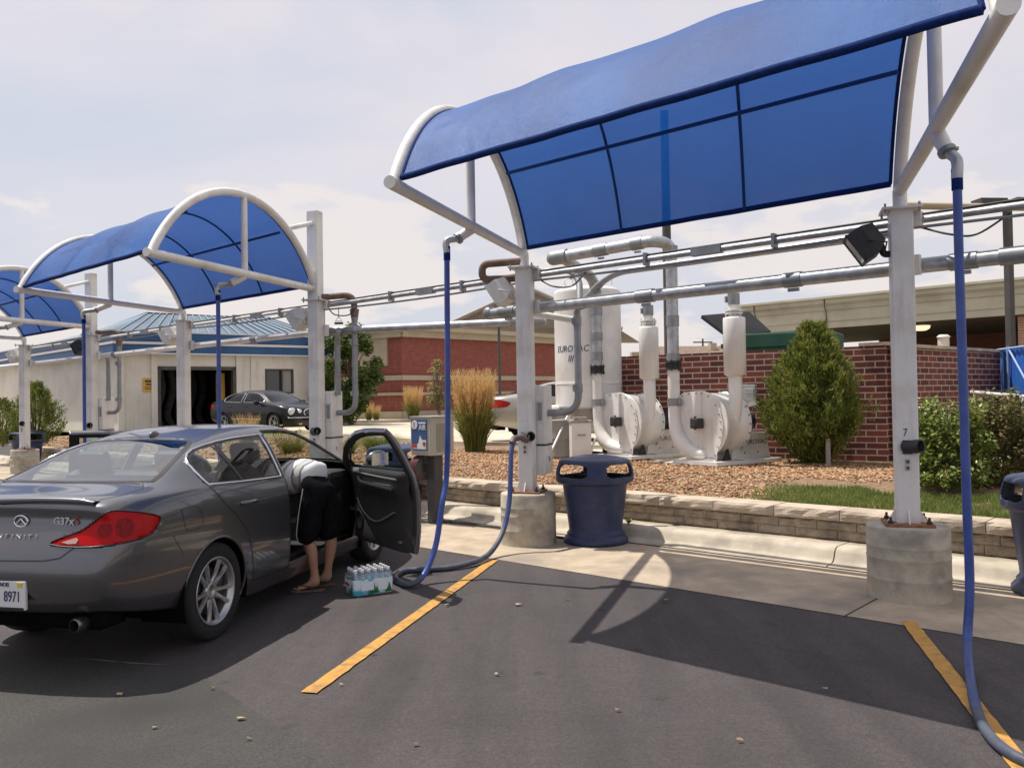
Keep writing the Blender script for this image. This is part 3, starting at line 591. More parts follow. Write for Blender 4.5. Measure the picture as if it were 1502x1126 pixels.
g = MB(); c = (Lb+Rb)/2+bkn*8.5+d*2; g.box((c.x,c.y,2.2), (ln,.3,3.4), an); g.build('back_wall', brick_mat('dark_red_brick', (.13,.04,.03), (.17,.055,.04), (.24,.13,.10), .24,.08,.01, bump=.1), bb, world=True)
for px, pn_ in ((1495,0),(1106,3.5)):
    s = spx(px, Lb, d); q = Lb+d*(s+.35)+bkn*(.6+pn_); g = MB(); g.box((q.x,q.y,2.25), (.8,.7,3.34), an); g.build('column', brick_far if pn_ else brick_mat('pinkish_brick', (.33,.16,.12), (.4,.2,.15), (.5,.36,.28), .24,.08,.01), bb, world=True)
g = MB()
for px in (1113,1216): s = spx(px,Lb,d); q = Lb+d*s; g.tube([(q.x-bkn.x*.22,q.y-bkn.y*.22,5.0),(q.x-bkn.x*.22,q.y-bkn.y*.22,4.7),(q.x-bkn.x*.1,q.y-bkn.y*.1,4.5),(q.x-bkn.x*.06,q.y-bkn.y*.06,3.95)], .018, 6)
g.build('conduit', dark_metal, bb, world=True)
g = MB(); c = (Lb+Rb)/2+bkn*4.4; g.box((c.x,c.y,3.90), (ln-.1,8.6,.03), an); g.build('soffit', mat('shade_dark_soffit', (.06,.04,.03), .9), bb, world=True)  # dark colour stands in for the shade under the fascia
lm, t_, b_ = nt('lit_lamp'); b_.inputs['Emission Color'].default_value = (1,.55,.35,1); b_.inputs['Emission Strength'].default_value = 1.6; b_.inputs['Base Color'].default_value = (.8,.6,.5,1)
q = at(1351,487,29.0); q.z = 3.875; g = MB(); g.lathe([(.30,0),(.27,-.10),(.16,-.16),(.0,-.17)], q, 16); lp = single(g, 'ceiling_lamp', lm, 'round lamp glowing orange under the drive-through canopy', 'lamp')
g = MB(); g.cyl(q, q+V((0,0,.45)), .06); g.build('mount', dark_metal, lp, world=True)
# ---- green dumpster with a black lid
q = at(1150,520,15.6); db = thing('dumpster', 'green dumpster with its black lid propped open behind the brick wall', 'dumpster', (q.x,q.y,GZ-.03), rad(-30))
g = MB(); g.box((0,0,1.10), (1.9,1.4,2.12), 0, .03); g.box((0,-.72,1.95),(1.94,.06,.08)); g.box((0,-.72,1.5),(2.04,.06,.08)); g.box((0,-.72,1.1),(2.04,.06,.08)); g.build('bin', mat('green_paint', (.012,.07,.04), .5, c2=(.02,.10,.055), ns=3), db)
g = MB(); lq = [at(1028,467,15.0),at(1098,461,16.2),at(1130,490,16.0),at(1068,497,15.0)]; g.prism(lq, (.02,.03,.06))
for i_ in range(1,8): g.tube([lq[0].lerp(lq[1],i_/8)+V((0,0,-.01)), lq[3].lerp(lq[2],i_/8)+V((0,0,-.01))], .03, 5)
g.build('lid', mat('black_plastic', (.012,.012,.014), .7), db, world=True)
# ---- distant houses, poles
def house(a, b, dep, label, zt):
    p = at(a,560,dep); q = at(b,560,dep); p.z = q.z = GZ-.1; ln = (q-p).length; mid = (p+q)/2
    h = thing('house', label, 'house', tuple(mid), .15)
    g = MB(); g.box((0,4,zt*.32), (ln,8,zt*.64)); g.build('wall', tan, h)
    g = MB(); g.prism([(-ln/2-.6,-.6,zt*.64),(-ln/2-.6,8.6,zt*.64),(-ln/2-.6,4,zt)], (ln+1.2,0,0)); g.build('roof', mat('shingle', (.17,.12,.09), .9, c2=(.23,.17,.13), ns=2), h)
    g = MB(); g.box((ln*.2,3.4,zt*.95),(.7,.7,1.2)); g.build('chimney', tan, h)
house(898, 970, 75, 'low brown roofed house left of the light pole, far beyond the brick wall', 4.8); house(985, 1100, 88, 'tan gabled house between the light pole and the green dumpster, far off', 6.4)
g = MB(); q = at(1032,560,95); g.cyl((q.x,q.y,0),(q.x,q.y,7.9),.14,.1,8); g.box((q.x,q.y,7.5),(2.3,.12,.14),.2); g.box((q.x,q.y,7.0),(1.2,.12,.14),.2); single(g, 'utility_pole', dark_metal, 'thin wooden utility pole with two cross arms far beyond the wall', 'pole')
g = MB(); q = at(982,560,20.5); g.cyl((q.x,q.y,GZ-.1),(q.x,q.y,8.6),.115,.10,14); lp = single(g, 'light_pole', dark_metal, 'thick dark light pole rising behind the blowers and the blue canopy', 'light pole')
q = at(1484,560,15.5); g = MB(); g.box((q.x,q.y,2.7),(.115,.115,4.3),.3); lp = single(g, 'light_pole', dark_metal, 'square dark light pole at the right edge beside the blue gate', 'light pole')
g = MB(); zt = at(1484,297,15.5).z; g.box((q.x-.33,q.y,zt),(.52,.3,.12),.1); g.box((q.x+.33,q.y,zt),(.52,.3,.12),.1); g.box((q.x,q.y,zt+.02),(.3,.06,.06),.1); g.build('luminaire', dark_metal, lp, world=True)
g = MB(); g.box((q.x,q.y,(4.8+zt)/2),(.113,.113,zt-4.85),.3); g.build('pole_top', dark_metal, lp, world=True)
q = at(733,560,30); g = MB(); zt = at(733,478,30).z; g.cyl((q.x,q.y,GZ-.1),(q.x,q.y,zt),.055,.05,8); lp = single(g, 'light_pole', dark_metal, 'slim dark pole standing in front of the brick store', 'light pole')
# ---------------------------------------------------------------- vacuum bays
white_paint = mat('white_painted_steel', (.71,.69,.66), .40, c2=(.78,.76,.73), ns=3, rv=.08, c3=(.60,.56,.50), ns3=2.2, bump=.06, bs=30)
streak(white_paint, amt=.26)
galv = mat('galvanised_steel', (.34,.35,.36), .46, metal=.7, c2=(.52,.53,.54), ns=11, rv=.1)
galv_d = mat('dull_coupling', (.25,.26,.27), .5, metal=.6, c2=(.33,.34,.35), ns=9)
rusty = mat('rusty_flex_hose', (.13,.075,.05), .8, c2=(.20,.13,.10), ns=12)
rust = mat('rust', (.20,.08,.03), .9, c2=(.32,.16,.08), ns=20)
black_pl = mat('black_rubber', (.018,.018,.02), .55, c2=(.035,.035,.038), ns=20)
blue_hose = mat('blue_vinyl_hose', (.028,.062,.26), .38, c2=(.05,.095,.34), ns=5, rv=.08)
hose_d = mat('scuffed_hose', (.045,.055,.085), .5, c2=(.09,.10,.13), ns=8)
hose_m = mat('worn_blue_hose', (.032,.065,.20), .42, c2=(.06,.09,.22), ns=7)
def fabric_mat():
    m, t, b = nt('blue_shade_cloth'); L = t.links; co = coords(t)
    n = N(t, 'ShaderNodeTexNoise', Scale=95.0, Detail=5.0, Roughness=.85); L.new(co, n.inputs['Vector'])
    n2 = N(t, 'ShaderNodeTexNoise', Scale=1.2, Detail=4.0); L.new(co, n2.inputs['Vector'])
    r = N(t, 'ShaderNodeValToRGB'); r.color_ramp.elements[0].position = .36; r.color_ramp.elements[1].position = .64
    r.color_ramp.elements[0].color = (.001,.030,.17,1); r.color_ramp.elements[1].color = (.010,.145,.50,1)
    ad = N(t, 'ShaderNodeMath', operation='MULTIPLY_ADD'); L.new(n2.outputs['Fac'], ad.inputs[0]); ad.inputs[1].default_value = .35; 
    s = N(t, 'ShaderNodeMath', operation='MULTIPLY'); L.new(n.outputs['Fac'], s.inputs[0]); s.inputs[1].default_value = .66; L.new(s.outputs[0], ad.inputs[2]); L.new(ad.outputs[0], r.inputs[0])
    L.new(r.outputs[0], b.inputs['Base Color']); b.inputs['Roughness'].default_value = .46; b.inputs['Specular IOR Level'].default_value = .38
    b.inputs['Sheen Weight'].default_value = .04; b.inputs['Sheen Tint'].default_value = (.6,.7,1,1)
    bp = N(t, 'ShaderNodeBump', Strength=.9, Distance=.004); L.new(n.outputs['Fac'], bp.inputs['Height'])
    nw = N(t, 'ShaderNodeTexNoise', Scale=5.0, Detail=3.0); L.new(co, nw.inputs['Vector']); bw_ = N(t, 'ShaderNodeBump', Strength=.25, Distance=.05); L.new(nw.outputs['Fac'], bw_.inputs['Height']); L.new(bp.outputs[0], bw_.inputs['Normal']); L.new(bw_.outputs[0], b.inputs['Normal'])
    tr = N(t, 'ShaderNodeBsdfTranslucent'); tr.inputs[0].default_value = (.002,.105,.46,1)
    ms = N(t, 'ShaderNodeMixShader'); ms.inputs[0].default_value = .30; L.new(b.outputs[0], ms.inputs[1]); L.new(tr.outputs[0], ms.inputs[2])
    tp = N(t, 'ShaderNodeBsdfTransparent'); m2 = N(t, 'ShaderNodeMixShader'); m2.inputs[0].default_value = .045
    L.new(ms.outputs[0], m2.inputs[1]); L.new(tp.outputs[0], m2.inputs[2]); L.new(m2.outputs[0], t.nodes['Material Output'].inputs[0]); return m
fabric = fabric_mat()
hem_m = mat('navy_hem', (.004,.018,.10), .9, c2=(.008,.03,.14), ns=30, spec=.15)
rib_m = mat('shaded_rib_blue', (.012,.055,.20), .7, spec=.2)  # shade beneath the fabric is put into the dark blue of ribs and purlins
WV = V((-.306,-.952,0)); SPAN = 3.36; ZT = 3.27; RISE = 1.0
RC = ((SPAN/2)**2+RISE**2)/(2*RISE); TH = math.asin(SPAN/2/RC)
PROT = math.atan2(-.306, .952)                      # post rotation
def arc(q, k=1.0):                                   # q 0 (back, at the post) .. 1 (front)
    a = -TH+2*TH*q; return SPAN/2+RC*math.sin(a)*1.0, (RC*math.cos(a)-(RC-RISE))
def cp(s, q, off=0.0, t=None):
    a = -TH+2*TH*q; tt, zz = SPAN/2+(RC+off)*math.sin(a), (RC+off)*math.cos(a)-(RC-RISE)
    p = U*s + WV*tt; return V((p.x,p.y,ZT+zz))
def make_canopy(loc, label, tall=False, S=SP):
    root = thing('vacuum_canopy', label, 'canopy', loc, 0, 'arched blue shade canopies over the vacuum bays')
    for s in (0, S):
        g = MB(); g.tube([cp(s, i/30) for i in range(31)], .05, 14); g.build('end_arch', white_paint, root)
        g = MB(); a = U*s+V((0,0,ZT)); g.tube([a-WV*.02, a+WV*(SPAN+.07)], .05, 14); g.build('tie_beam', white_paint, root)
        g = MB(); m_ = U*s+WV*(SPAN*.505); g.tube([V((m_.x,m_.y,ZT+.03)), V((m_.x,m_.y,ZT+RISE-.02))], .042, 12); g.build('strut', white_paint, root)
    nb = 3
    for i in range(1, nb):
        g = MB(); g.tube([cp(S*i/nb, .02+.955*i_/24, -.035) for i_ in range(25)], .014, 8); g.build('rib', rib_m, root)
    for q in (.27, .78):
        g = MB(); g.tube([cp(.10, q, -.085), cp(S-.10, q, -.085)], .019, 8); g.build('purlin', rib_m, root)
    rows = []
    for i in range(49):
        s = .075+(S-.15)*i/48; ph = (s/S*nb) % 1.0; sag = math.sin(PI*ph)*.020
        row = []
        for j in range(37):
            q = -.0+ j/36*1.0; row.append(cp(s, min(max(q,.018),.985), -.005+.0-sag*math.sin(PI*j/36)**.5 + .010*noise.noise(V((s*2.5,q*6,1)))))
        rows.append(row)
    g = MB(); g.grid(rows); g.build('fabric', fabric, root)
    for j in (0, 36):
        g = MB(); g.tube([r_[j]+V((0,0,-.005)) for r_ in rows], .026, 8); g.build('hem', hem_m, root)
    for i in (0, -1):
        g = MB(); g.tube([p+V((0,0,-.004)) for p in rows[i]], .014, 6); g.build('edge_cord', hem_m, root)
    return root
make_canopy(RO, 'largest blue arched shade canopy, nearest the camera, with its front hem reaching the top edge')
make_canopy(rw(-2*SP,0), 'middle blue arched shade canopy on white tubes behind the grey sedan')
make_canopy(rw(-4*SP,0), 'farthest blue arched shade canopy, cut by the left edge of the photo')
# concrete piers + posts
def make_pier(loc, label):
    g = MB(); prof = [(.318,-.02),(.315,.0)]
    for z in (.17,.33,.42): prof += [(.311,z-.012),(.316,z-.004),(.311,z+.004)]
    prof += [(.310,.56),(.302,.572),(0,.574)]
    g.lathe([(0.318,-.02)]+prof[1:], (0,0,0), 40); o = g.build('concrete_pier', MT['pier']); o.location = loc
    return tag(o, label, 'pier', 'round concrete piers under the canopy posts')
def make_post(loc, label, tall, flood, digit=None, holder=True):
    root = thing('canopy_post', label, 'post', (loc[0],loc[1],.574), PROT, 'white square posts along the vacuum row')
    top = 4.40-.574 if tall else 3.10-.574
    g = MB(); g.box((0,0,top/2+.01), (.172,.172,top), 0, .012); g.build('column', white_paint, root)
    g = MB(); g.box((0,0,.012), (.36,.36,.018)); bp_ = g.build('base_plate', rust, root)
    for a in (-1,1):
        for b in (-1,1):
            g = MB(); g.cyl((a*.14,b*.14,.02),(a*.14,b*.14,.045),.022,n=6); g.cyl((a*.14,b*.14,.045),(a*.14,b*.14,.075),.010,n=8); g.build('anchor_bolt', black_pl, bp_)
    for a in (-1,1):
        g = MB(); g.prism([(a*.086,-.006,.022),(a*.15,-.006,.022),(a*.086,-.006,.13)], (0,.012,0)); g.build('gusset', white_paint, root)
        g = MB(); g.prism([(-.006,a*.086,.022),(-.006,a*.15,.022),(-.006,a*.086,.13)], (.012,0,0)); g.build('gusset', white_paint, root)
    g = MB(); z = 3.10-.574; g.box((0,0,z+.008), (.30,.30,.016)); 
    if not tall: g.cyl((0,0,z+.016),(0,0,3.27-.574),.055,n=14)
    cpl = g.build('cap_plate', white_paint, root)
    for a in (-1,1):
        for b in (-1,1): g = MB(); g.cyl((a*.125,b*.125,z-.03),(a*.125,b*.125,z+.045),.010,n=6); g.build('bolt', galv_d, cpl)
    if tall:
        g = MB(); q = .26; A = cp(SP, q)-U*SP; R = M.Rotation(-PROT,3,'Z'); A = R@A; A.z -= .574
        g.tube([(0,-.02,4.24-.574), (A.x,A.y,A.z+.0)], .034, 12); g.build('brace', white_paint, root)
    # nozzle holster and push-button boxes
    zz = 1.20-.574
    g = MB(); ax = V((.62,-.72,.12)).normalized(); c = V((.035,-.088,zz)); g.cyl(c-V((.05,0,0)), c+ax*.085+V((-.0,0,0)), .050, .056, 18, cap=False)
    g.cyl(c-V((.05,0,0))+ax*.001, c+ax*.084, .040, .044, 18, cap=False); g.cyl(c-V((.05,0,0)), c-V((.05,0,0))+ax*.012, .050,.050,18)
    for k in range(1):
        x, y = perp(ax); e = c+ax*.085; ring = []
        for r_ in (.056,.044): ring.append([e+x*(r_*math.cos(2*PI*i/18))+y*(r_*math.sin(2*PI*i/18)) for i in range(19)])
        g.grid(ring, False)
    g.box((.0,-.092,zz), (.07,.02,.11)); g.build('nozzle_holster', black_pl, root)
    g = MB()
    for dz in (-.115,-.165): g.box((0.0,-.092,zz+dz), (.032,.018,.038), 0, .004); 
    g.build('switch_box', mat('grey_switch', (.32,.31,.29), .5), root)
    g = MB()
    for dz in (-.115,-.165): g.cyl((0.0,-.10,zz+dz),(0.0,-.106,zz+dz), .009, n=10)
    g.build('push_button', black_pl, root)
    if digit: text_mesh(digit, .085, black_pl, 'bay_number', root, (-.012,-.0885,zz+.115), M.Rotation(PI/2,3,'X'), .0015, xs=.8)
    return root
def make_flood(loc, label, m):
    root = thing('floodlight', label, 'floodlight', loc, PROT, 'box floodlights clamped to the canopy posts')
    Rm = M.Rotation(rad(-34), 3, 'Y')             # lens faces -x and down
    def T(x,y,z): return Rm@V((x,y,z))+V((-.26,0,0))
    g = MB(); A = [T(-.10,-.15,-.13),T(-.10,.15,-.13),T(-.10,.15,.13),T(-.10,-.15,.13)]; Bq = [T(.02,-.15,-.13),T(.02,.15,-.13),T(.02,.15,.13),T(.02,-.15,.13)]; Cq = [T(.12,-.09,-.07),T(.12,.09,-.07),T(.12,.09,.10),T(.12,-.09,.10)]
    g.add(A+Bq+Cq, [(0,1,2,3)]+[(i,(i+1)%4,4+(i+1)%4,4+i) for i in range(4)]+[(4+i,4+(i+1)%4,8+(i+1)%4,8+i) for i in range(4)]+[(8,9,10,11)]); g.build('housing', m, root)
    g = MB(); 
    for (x0,y0,z0,sx_,sy_,sz_) in ((-.108,0,.125,.016,.32,.02),(-.108,0,-.125,.016,.32,.02),(-.108,.15,0,.016,.02,.25),(-.108,-.15,0,.016,.02,.25)):
        g.box(T(x0,y0,z0), (sx_,sy_,sz_), Rm)
    g.build('lens_frame', m, root)
    g = MB(); g.box(T(-.104,0,0), (.006,.28,.23), Rm); g.build('lens', mat('flood_lens', (.45,.46,.44), .15), root)
    g = MB(); g.tube(elbow([T(.10,0,-.02), (-.13,0,-.10), (-.08,0,-.10)], .05), .028, 10); g.tube([T(.0,-.165,0), T(.1,-.165,-.1), (-.13,-.03,-.10)], .008, 5); g.build('arm', m, root)
    return root
sides = {-1:'right end of the largest canopy', 0:'left end of the largest canopy', 1:'right end of the middle canopy', 2:'left end of the middle canopy', 3:'right end of the farthest canopy', 4:'left end of the farthest canopy'}
pl_ = {-1:'large round concrete pier under the nearest white post, beside the right yellow stripe', 0:'sunlit round concrete pier left of the tall blue trash can', 1:'round concrete pier hidden behind the grey sedan and its open door', 2:'round concrete pier behind the roof of the grey sedan', 3:'round concrete pier behind the rear window of the grey sedan', 4:'small round concrete pier at the far left, left of the grey sedan roof'}
white_fl = mat('white_flood_paint', (.62,.60,.56), .5, c2=(.7,.68,.64), ns=8)
for k in (-1,0,1,2,3,4):
    p = rw(-SP*k,0); make_pier(p, pl_[k])
    make_post(p, {-1:'nearest white square post, marked with bay number 7',0:'white square post beside the blue trash can, with a hose plugged into its holster',1:'tall white square post behind the bending person, rising past its canopy',2:'white square post behind the grey sedan, in front of the wash bay door',3:'tall white square post left of the wash bay, beside a black floodlight',4:'white square post nearest the left edge of the photo'}[k], k in (1,3), True, '7' if k == -1 else None)
    fm = black_pl if k in (-1,3) else white_fl
    make_flood((p.x,p.y,2.86), ('black' if k in (-1,3) else 'white')+' box floodlight clamped to the post at the '+sides[k], fm)
# separator boxes beside three of the posts, with their riser pipes
def make_box(k, label):
    p = rw(-SP*k,0); root = thing('separator_box', label, 'separator box', (p.x,p.y,.74), PROT, 'white separator boxes behind the posts')
    g = MB(); g.box((.045,.26,.53), (.28,.32,1.02), 0, .012); g.build('cabinet', white_paint, root)
    g = MB(); g.box((.045,.26,.36), (.286,.326,.022)); g.build('rubber_seal', black_pl, root)
    for zz in (.62,.86):
        g = MB(); g.box((.13,.094,zz), (.09,.014,.03)); g.box((.10,.088,zz),(.02,.02,.02)); g.box((.16,.088,zz),(.02,.02,.02)); g.build('hinge_bracket', white_fl, root)
    g = MB(); g.box((.13,.092,.74), (.045,.012,.20)); g.build('handle', galv_d, root)
    g = MB(); g.tube([(.183,.2,.22),(.207,.2,.22),(.207,.2,.17)], .008, 6); g.build('latch', galv_d, root)
    g = MB(); g.box((-.115,.18,.80),(.06,.16,.13),0,.01); g.cyl((-.13,.18,.86),(-.13,.18,.92),.014,n=8); g.build('relay_box', white_fl, root)
    r2 = thing('suction_riser', {0:'grey riser pipe curving into the separator box beside the big blue trash can',1:'grey riser pipe curving into the separator box behind the open car door',3:'grey riser pipe curving into the separator box in front of the white wash building'}[k], 'pipe', (p.x,p.y,1.4), 0, 'grey riser pipes into the separator boxes')
    A = p+V((.38,.28,0)) if k else p+V((.62,.10,0)); A = rw(-SP*k+.36,.42) if k else rw(.42,.42)
    bx = p+V((.22,.17,0)); 
    pts = elbow([(bx.x-.05,bx.y+.05,1.46),(A.x,A.y,1.46),(A.x,A.y,2.90 if k else 2.62)], .22, 8)
    g = MB(); g.tube(pts, .041, 14); g.build('pipe', galv_d, r2, world=True)
    for zz in (1.74,2.5):
        g = MB(); g.cyl((A.x,A.y,zz-.05),(A.x,A.y,zz+.05),.05,n=16); g.box((A.x-.05,A.y-.03,zz),(.035,.03,.07)); g.build('coupling', galv_d, r2, world=True)
    return A
A0 = make_box(0, 'white separator box behind the post beside the big blue trash can'); A1_ = make_box(1, 'white separator box behind the tall post, seen above the open car door'); A3_ = make_box(3, 'white separator box on the far left, in front of the white wash building')
# brown flex pipes at post tops
for k, A in ((1,A1_),(3,A3_)):
    p = rw(-SP*k,0); g = MB(); g.tube(elbow([(p.x+.05,p.y+.02,3.16),(p.x+.12,p.y+.05,3.16),(A.x,A.y,3.19),(A.x,A.y,2.86)], .2, 8), .047, 12)
    q = single(g, 'flex_elbow', rusty, 'brown flexible elbow on the post at the '+sides[k], 'hose')
    g = MB(); g.prism([(A.x-.07,A.y,2.98),(A.x+.07,A.y,2.98),(A.x+.03,A.y,2.72),(A.x-.03,A.y,2.72)], (0,.03,0)); single(g, 'pipe_hanger', galv_d, 'steel hanger plate holding the riser at the '+sides[k], 'bracket')
p = rw(0,0); g = MB(); g.tube(elbow([(p.x-.02,p.y,3.19),(p.x-.48,p.y+.05,3.17),(p.x-.48,p.y+.05,2.99),(p.x+.02,p.y+.12,3.02)], .16, 10), .043, 12); single(g, 'flex_elbow', rusty, 'brown flexible U-bend left of the post beside the blue trash can', 'hose')
p = rw(SP,0); g = MB(); g.tube(elbow([(p.x+.05,p.y+.1,3.17),(p.x+.9,p.y+.35,3.2),(p.x+1.5,p.y+.2,3.15)], .16, 10), .03, 10); single(g, 'flex_elbow', mat('tan_flex', (.42,.33,.22), .7), 'tan flexible pipe right of the nearest post top', 'hose')
# ---- long header pipes
def pipe_thing(name, label, pts, r, couplings=(), m=galv, cat='pipe', n=14, brackets=True, rad_=.25):
    pts = [V(p) for p in pts]; root = thing(name, label, cat, pts[0]); g = MB(); P = elbow(pts, rad_, 8) if len(pts) > 2 else pts; g.tube(P, r, n); g.build('pipe', m, root, world=True)
    for (q, ln) in couplings:          # q: fraction along control polyline length
        Ls = [(pts[i+1]-pts[i]).length for i in range(len(pts)-1)]; tt = q*sum(Ls); i = 0
        while tt > Ls[i] and i < len(Ls)-1: tt -= Ls[i]; i += 1
        d = (pts[i+1]-pts[i]).normalized(); c = pts[i]+d*tt
        g = MB(); g.cyl(c-d*ln/2, c+d*ln/2, r*1.13, n=16)
        if brackets: g.box(c-V((0,0,r*1.45)), (.10,.03,.03), math.atan2(d.y,d.x))
        g.build('coupling', galv_d, root, world=True)
    return root
zM = 2.67
pipe_thing('header_pipe', 'thick steel header pipe running behind the two nearest posts', [rw(-.70,.2,zM), rw(SP+4,.2,zM)], .062, [(.03,.25),(.25,.2),(.43,.16),(.59,.2),(.645,.45),(.8,.2)])
g = MB(); q = rw(-.74,.2,zM); g.sphere(q, .085, 14); single(g, 'pipe_end_cap', galv_d, 'round grey cap closing the left end of the thick header pipe', 'pipe cap')
q0 = at(763,472,11.5); q1 = rw(-SP+.1,.25,zM)
pipe_thing('header_pipe', 'steel header pipe between the tall post and the post beside the blue trash can', [q0+V((.35,.1,.01)), q0, q1, rw(-SP-.2,.2,zM)], .055, [(.08,.5),(.87,.35),(.95,.3)], rad_=.1)
pipe_thing('header_pipe', 'pale painted header pipe running left behind the middle and farthest canopies', [rw(-SP-.2,.2,zM), rw(-SP*5.5,.2,zM)], .052, [(.10,.16),(.40,.16),(.7,.2)], m=white_paint)
pipe_thing('branch_pipe', 'pale branch pipe slanting past the floodlight beside the blue trash can', [rw(-.45,.25,zM+.02), rw(.15,.75,zM-.12)], .04, [], m=white_paint)
for k in (1,3):
    p = rw(-SP*k+.10,.30); pipe_thing('drop_pipe', {1:'short grey drop pipe just right of the tall post above its separator box',3:'short grey drop pipe into the separator box at the far left'}[k], [rw(-SP*k+.28,.2,zM), (p.x,p.y,zM-.12), (p.x,p.y,1.72)], .042, [(.85,.3)], m=galv_d, brackets=False, rad_=.2)
# upper rail and cables
def sagline(a, b, sag, n=10): return [V(a).lerp(V(b), i/n)-V((0,0,sag*4*(i/n)*(1-i/n))) for i in range(n+1)]
for k, lb in ((-2,'steel cable rail from the nearest post out of the right side of the photo'),(-1,'steel cable rail between the two nearest posts, under the largest canopy'),(0,'steel cable rail between the post beside the trash can and the tall post'),(1,'steel cable rail behind the middle canopy'),(2,'steel cable rail between the middle and farthest canopies'),(3,'steel cable rail behind the farthest canopy')):
    a, b = rw(-SP*k,.14,3.035), rw(-SP*(k+1),.14,3.035)
    root = thing('cable_rail', lb, 'cable rail', a, 0, 'cable rails strung from post to post')
    g = MB(); g.tube([a,b], .030 if k < 1 else .026, 10); g.build('rail', galv if k < 1 else white_paint, root, world=True)
    g = MB(); g.tube([a+V((0,0,.045)),b+V((0,0,.045))], .011, 6); g.build('top_cable', black_pl, root, world=True)
    g = MB(); g.tube(sagline(a-V((0,0,.055)), b-V((0,0,.055)), .03), .013, 6); g.build('conduit', galv_d, root, world=True)
    for q in (.28,.62): g = MB(); c = a.lerp(b,q); g.box(c+V((0,0,.0)), (.03,.09,.13), ROWA); g.build('clamp', galv_d, root, world=True)
    g = MB(); c = a.lerp(b,.45); g.box(c, (.32,.075,.075), ROWA); g.build('sleeve', galv_d, root, world=True)
    for e in (a, b-(b-a).normalized()*.0):
        pass
# wire drip loops near the posts
for k in (-1,0,1):
    p = rw(-SP*k+.1,.16,2.98); q = rw(-SP*k+.75,.16,2.99); m_ = p.lerp(q,.5)-V((0,0,.13)); g = MB(); g.tube(spline([p,m_+V((-.1,0,.02)),m_+V((.1,0,.02)),q],6), .009, 5); single(g, 'cable_loop', black_pl, 'thin black cable drooping under the rail at the '+sides[k], 'cable')
p = rw(-SP+.28,.2,3.0); g = MB(); g.tube([p,p-V((0,0,.14)),p+V((.05,0,-.2)),p+V((-.05,0,-.2)),p-V((0,0,.14))], .006, 5); g.box(p-V((0,0,.235)),(.12,.04,.03)); single(g, 'pipe_hook', black_pl, 'small wire hook hanging beside the tall post', 'hook')
# upper suction branch from the right to riser of post 0
A = A0
pipe_thing('branch_pipe', 'steel branch pipe descending from under the largest canopy into the riser beside the trash can', [rw(SP-.1,.30,2.985), rw(.95,.36,2.985), (A.x,A.y,2.66), (A.x,A.y,2.5)], .036, [(.86,.14),(.94,.12)], rad_=.22)
# brackets strapping header to posts
for k in (-1,0,1,2,3,4):
    p = rw(-SP*k,.12,zM); g = MB(); g.box(p, (.22,.06,.16), ROWA); g.box(p+V((0,0,.23)), (.05,.05,.34), ROWA); g.box(p+V((0,0,.37)), (.26,.06,.12), ROWA); single(g, 'pipe_bracket', white_fl, 'pale pipe bracket on the post at the '+sides[k], 'bracket', 'pipe brackets on the posts')
# ---- hoses
def resample(P, st=.0075):
    out = [P[0]]; acc = 0
    for a, b in zip(P[:-1], P[1:]):
        L_ = (b-a).length; d = st-acc
        while d <= L_: out.append(a.lerp(b, d/L_)); d += st
        acc = L_-(d-st)
    out.append(P[-1]); return out
def hose(label, pts, r=.026, mats=(blue_hose,), split=None, arm=None, cuff=None):
    root = thing('vacuum_hose', label, 'hose', pts[0], 0, 'blue vacuum hoses hanging from the canopies'); P = [V(p) for p in pts]
    if split is None: g = MB(); g.tube(P, r, 12); g.build('hose', mats[0], root, world=True)
    else:
        for i, (a, b) in enumerate(zip([0]+split, split+[len(P)-1])):
            g = MB(); Q_ = resample(P[a:b+1]); g.tube(Q_, r, 12, cap=False, rs=[r*(1.03 if k_%2 else .955) for k_ in range(len(Q_))]); g.build('hose', mats[i], root, world=True)
    if arm is not None:
        a = V(arm); e = P[0]; m_ = a.lerp(e,.55); g = MB(); g.cyl(a, m_, .05,.042,12); g.build('outlet', white_paint, root, world=True)
        g = MB(); g.tube(spline([m_+(a-m_)*.2, m_, e+V((0,0,.05)), e-V((0,0,.06))],5), .033, 12); g.build('swivel_elbow', galv, root, world=True)
        d = (m_-a).normalized(); g = MB(); g.cyl(m_-d*.02, m_+d*.01, .055, n=12); g.box(m_+V((.05,0,.02)),(.03,.02,.02)); g.build('clamp', galv_d, root, world=True)
        g = MB(); g.cyl(e-V((0,0,.0)), e-V((0,0,.13)), r*1.2, n=12); g.build('cuff', hem_m, root, world=True)
    if cuff is not None:
        g = MB(); g.tube([V(c) for c in cuff], r*1.35, 12); g.build('nozzle_cuff', mat('grimy_cuff', (.10,.065,.06), .6, c2=(.16,.11,.1), ns=20), root, world=True)
    return root
def fl(px, py, h=.03): return gp(px, py, h)
def tmid(k): a = rw(-SP*k,0)+WV*(SPAN*.505); return V((a.x,a.y,ZT-.03))
m0 = tmid(0); top = V((-.585,7.78,3.06)); 
P = [top, top-V((.005,0,.5)), top-V((.01,0,1.1)), top-V((.02,-.01,1.7)), top-V((.04,-.03,2.15))]
P += [at(648,742,7.72), at(639,800,7.62), at(622,842,7.48), fl(602,857), fl(585,853), fl(580,845), fl(592,837), fl(618,835), fl(660,832), fl(700,822,.045), at(722,807,8.62), at(739,776,8.85), at(747,735,8.98), at(749,690,9.06), at(750,662,9.12), at(755,645,9.18), at(765,641,9.30)]
PS = spline(P, 6)
hose('blue hose looping on the asphalt by the water bottles and plugged into its post', PS, .0265, (blue_hose,hose_d,hose_m), [44,96], arm=m0, cuff=[at(751,650,9.14), at(754,643,9.18), at(764,641,9.26), at(773,646,9.32)])
m1 = tmid(-1); top = V((2.70,5.03,2.98))
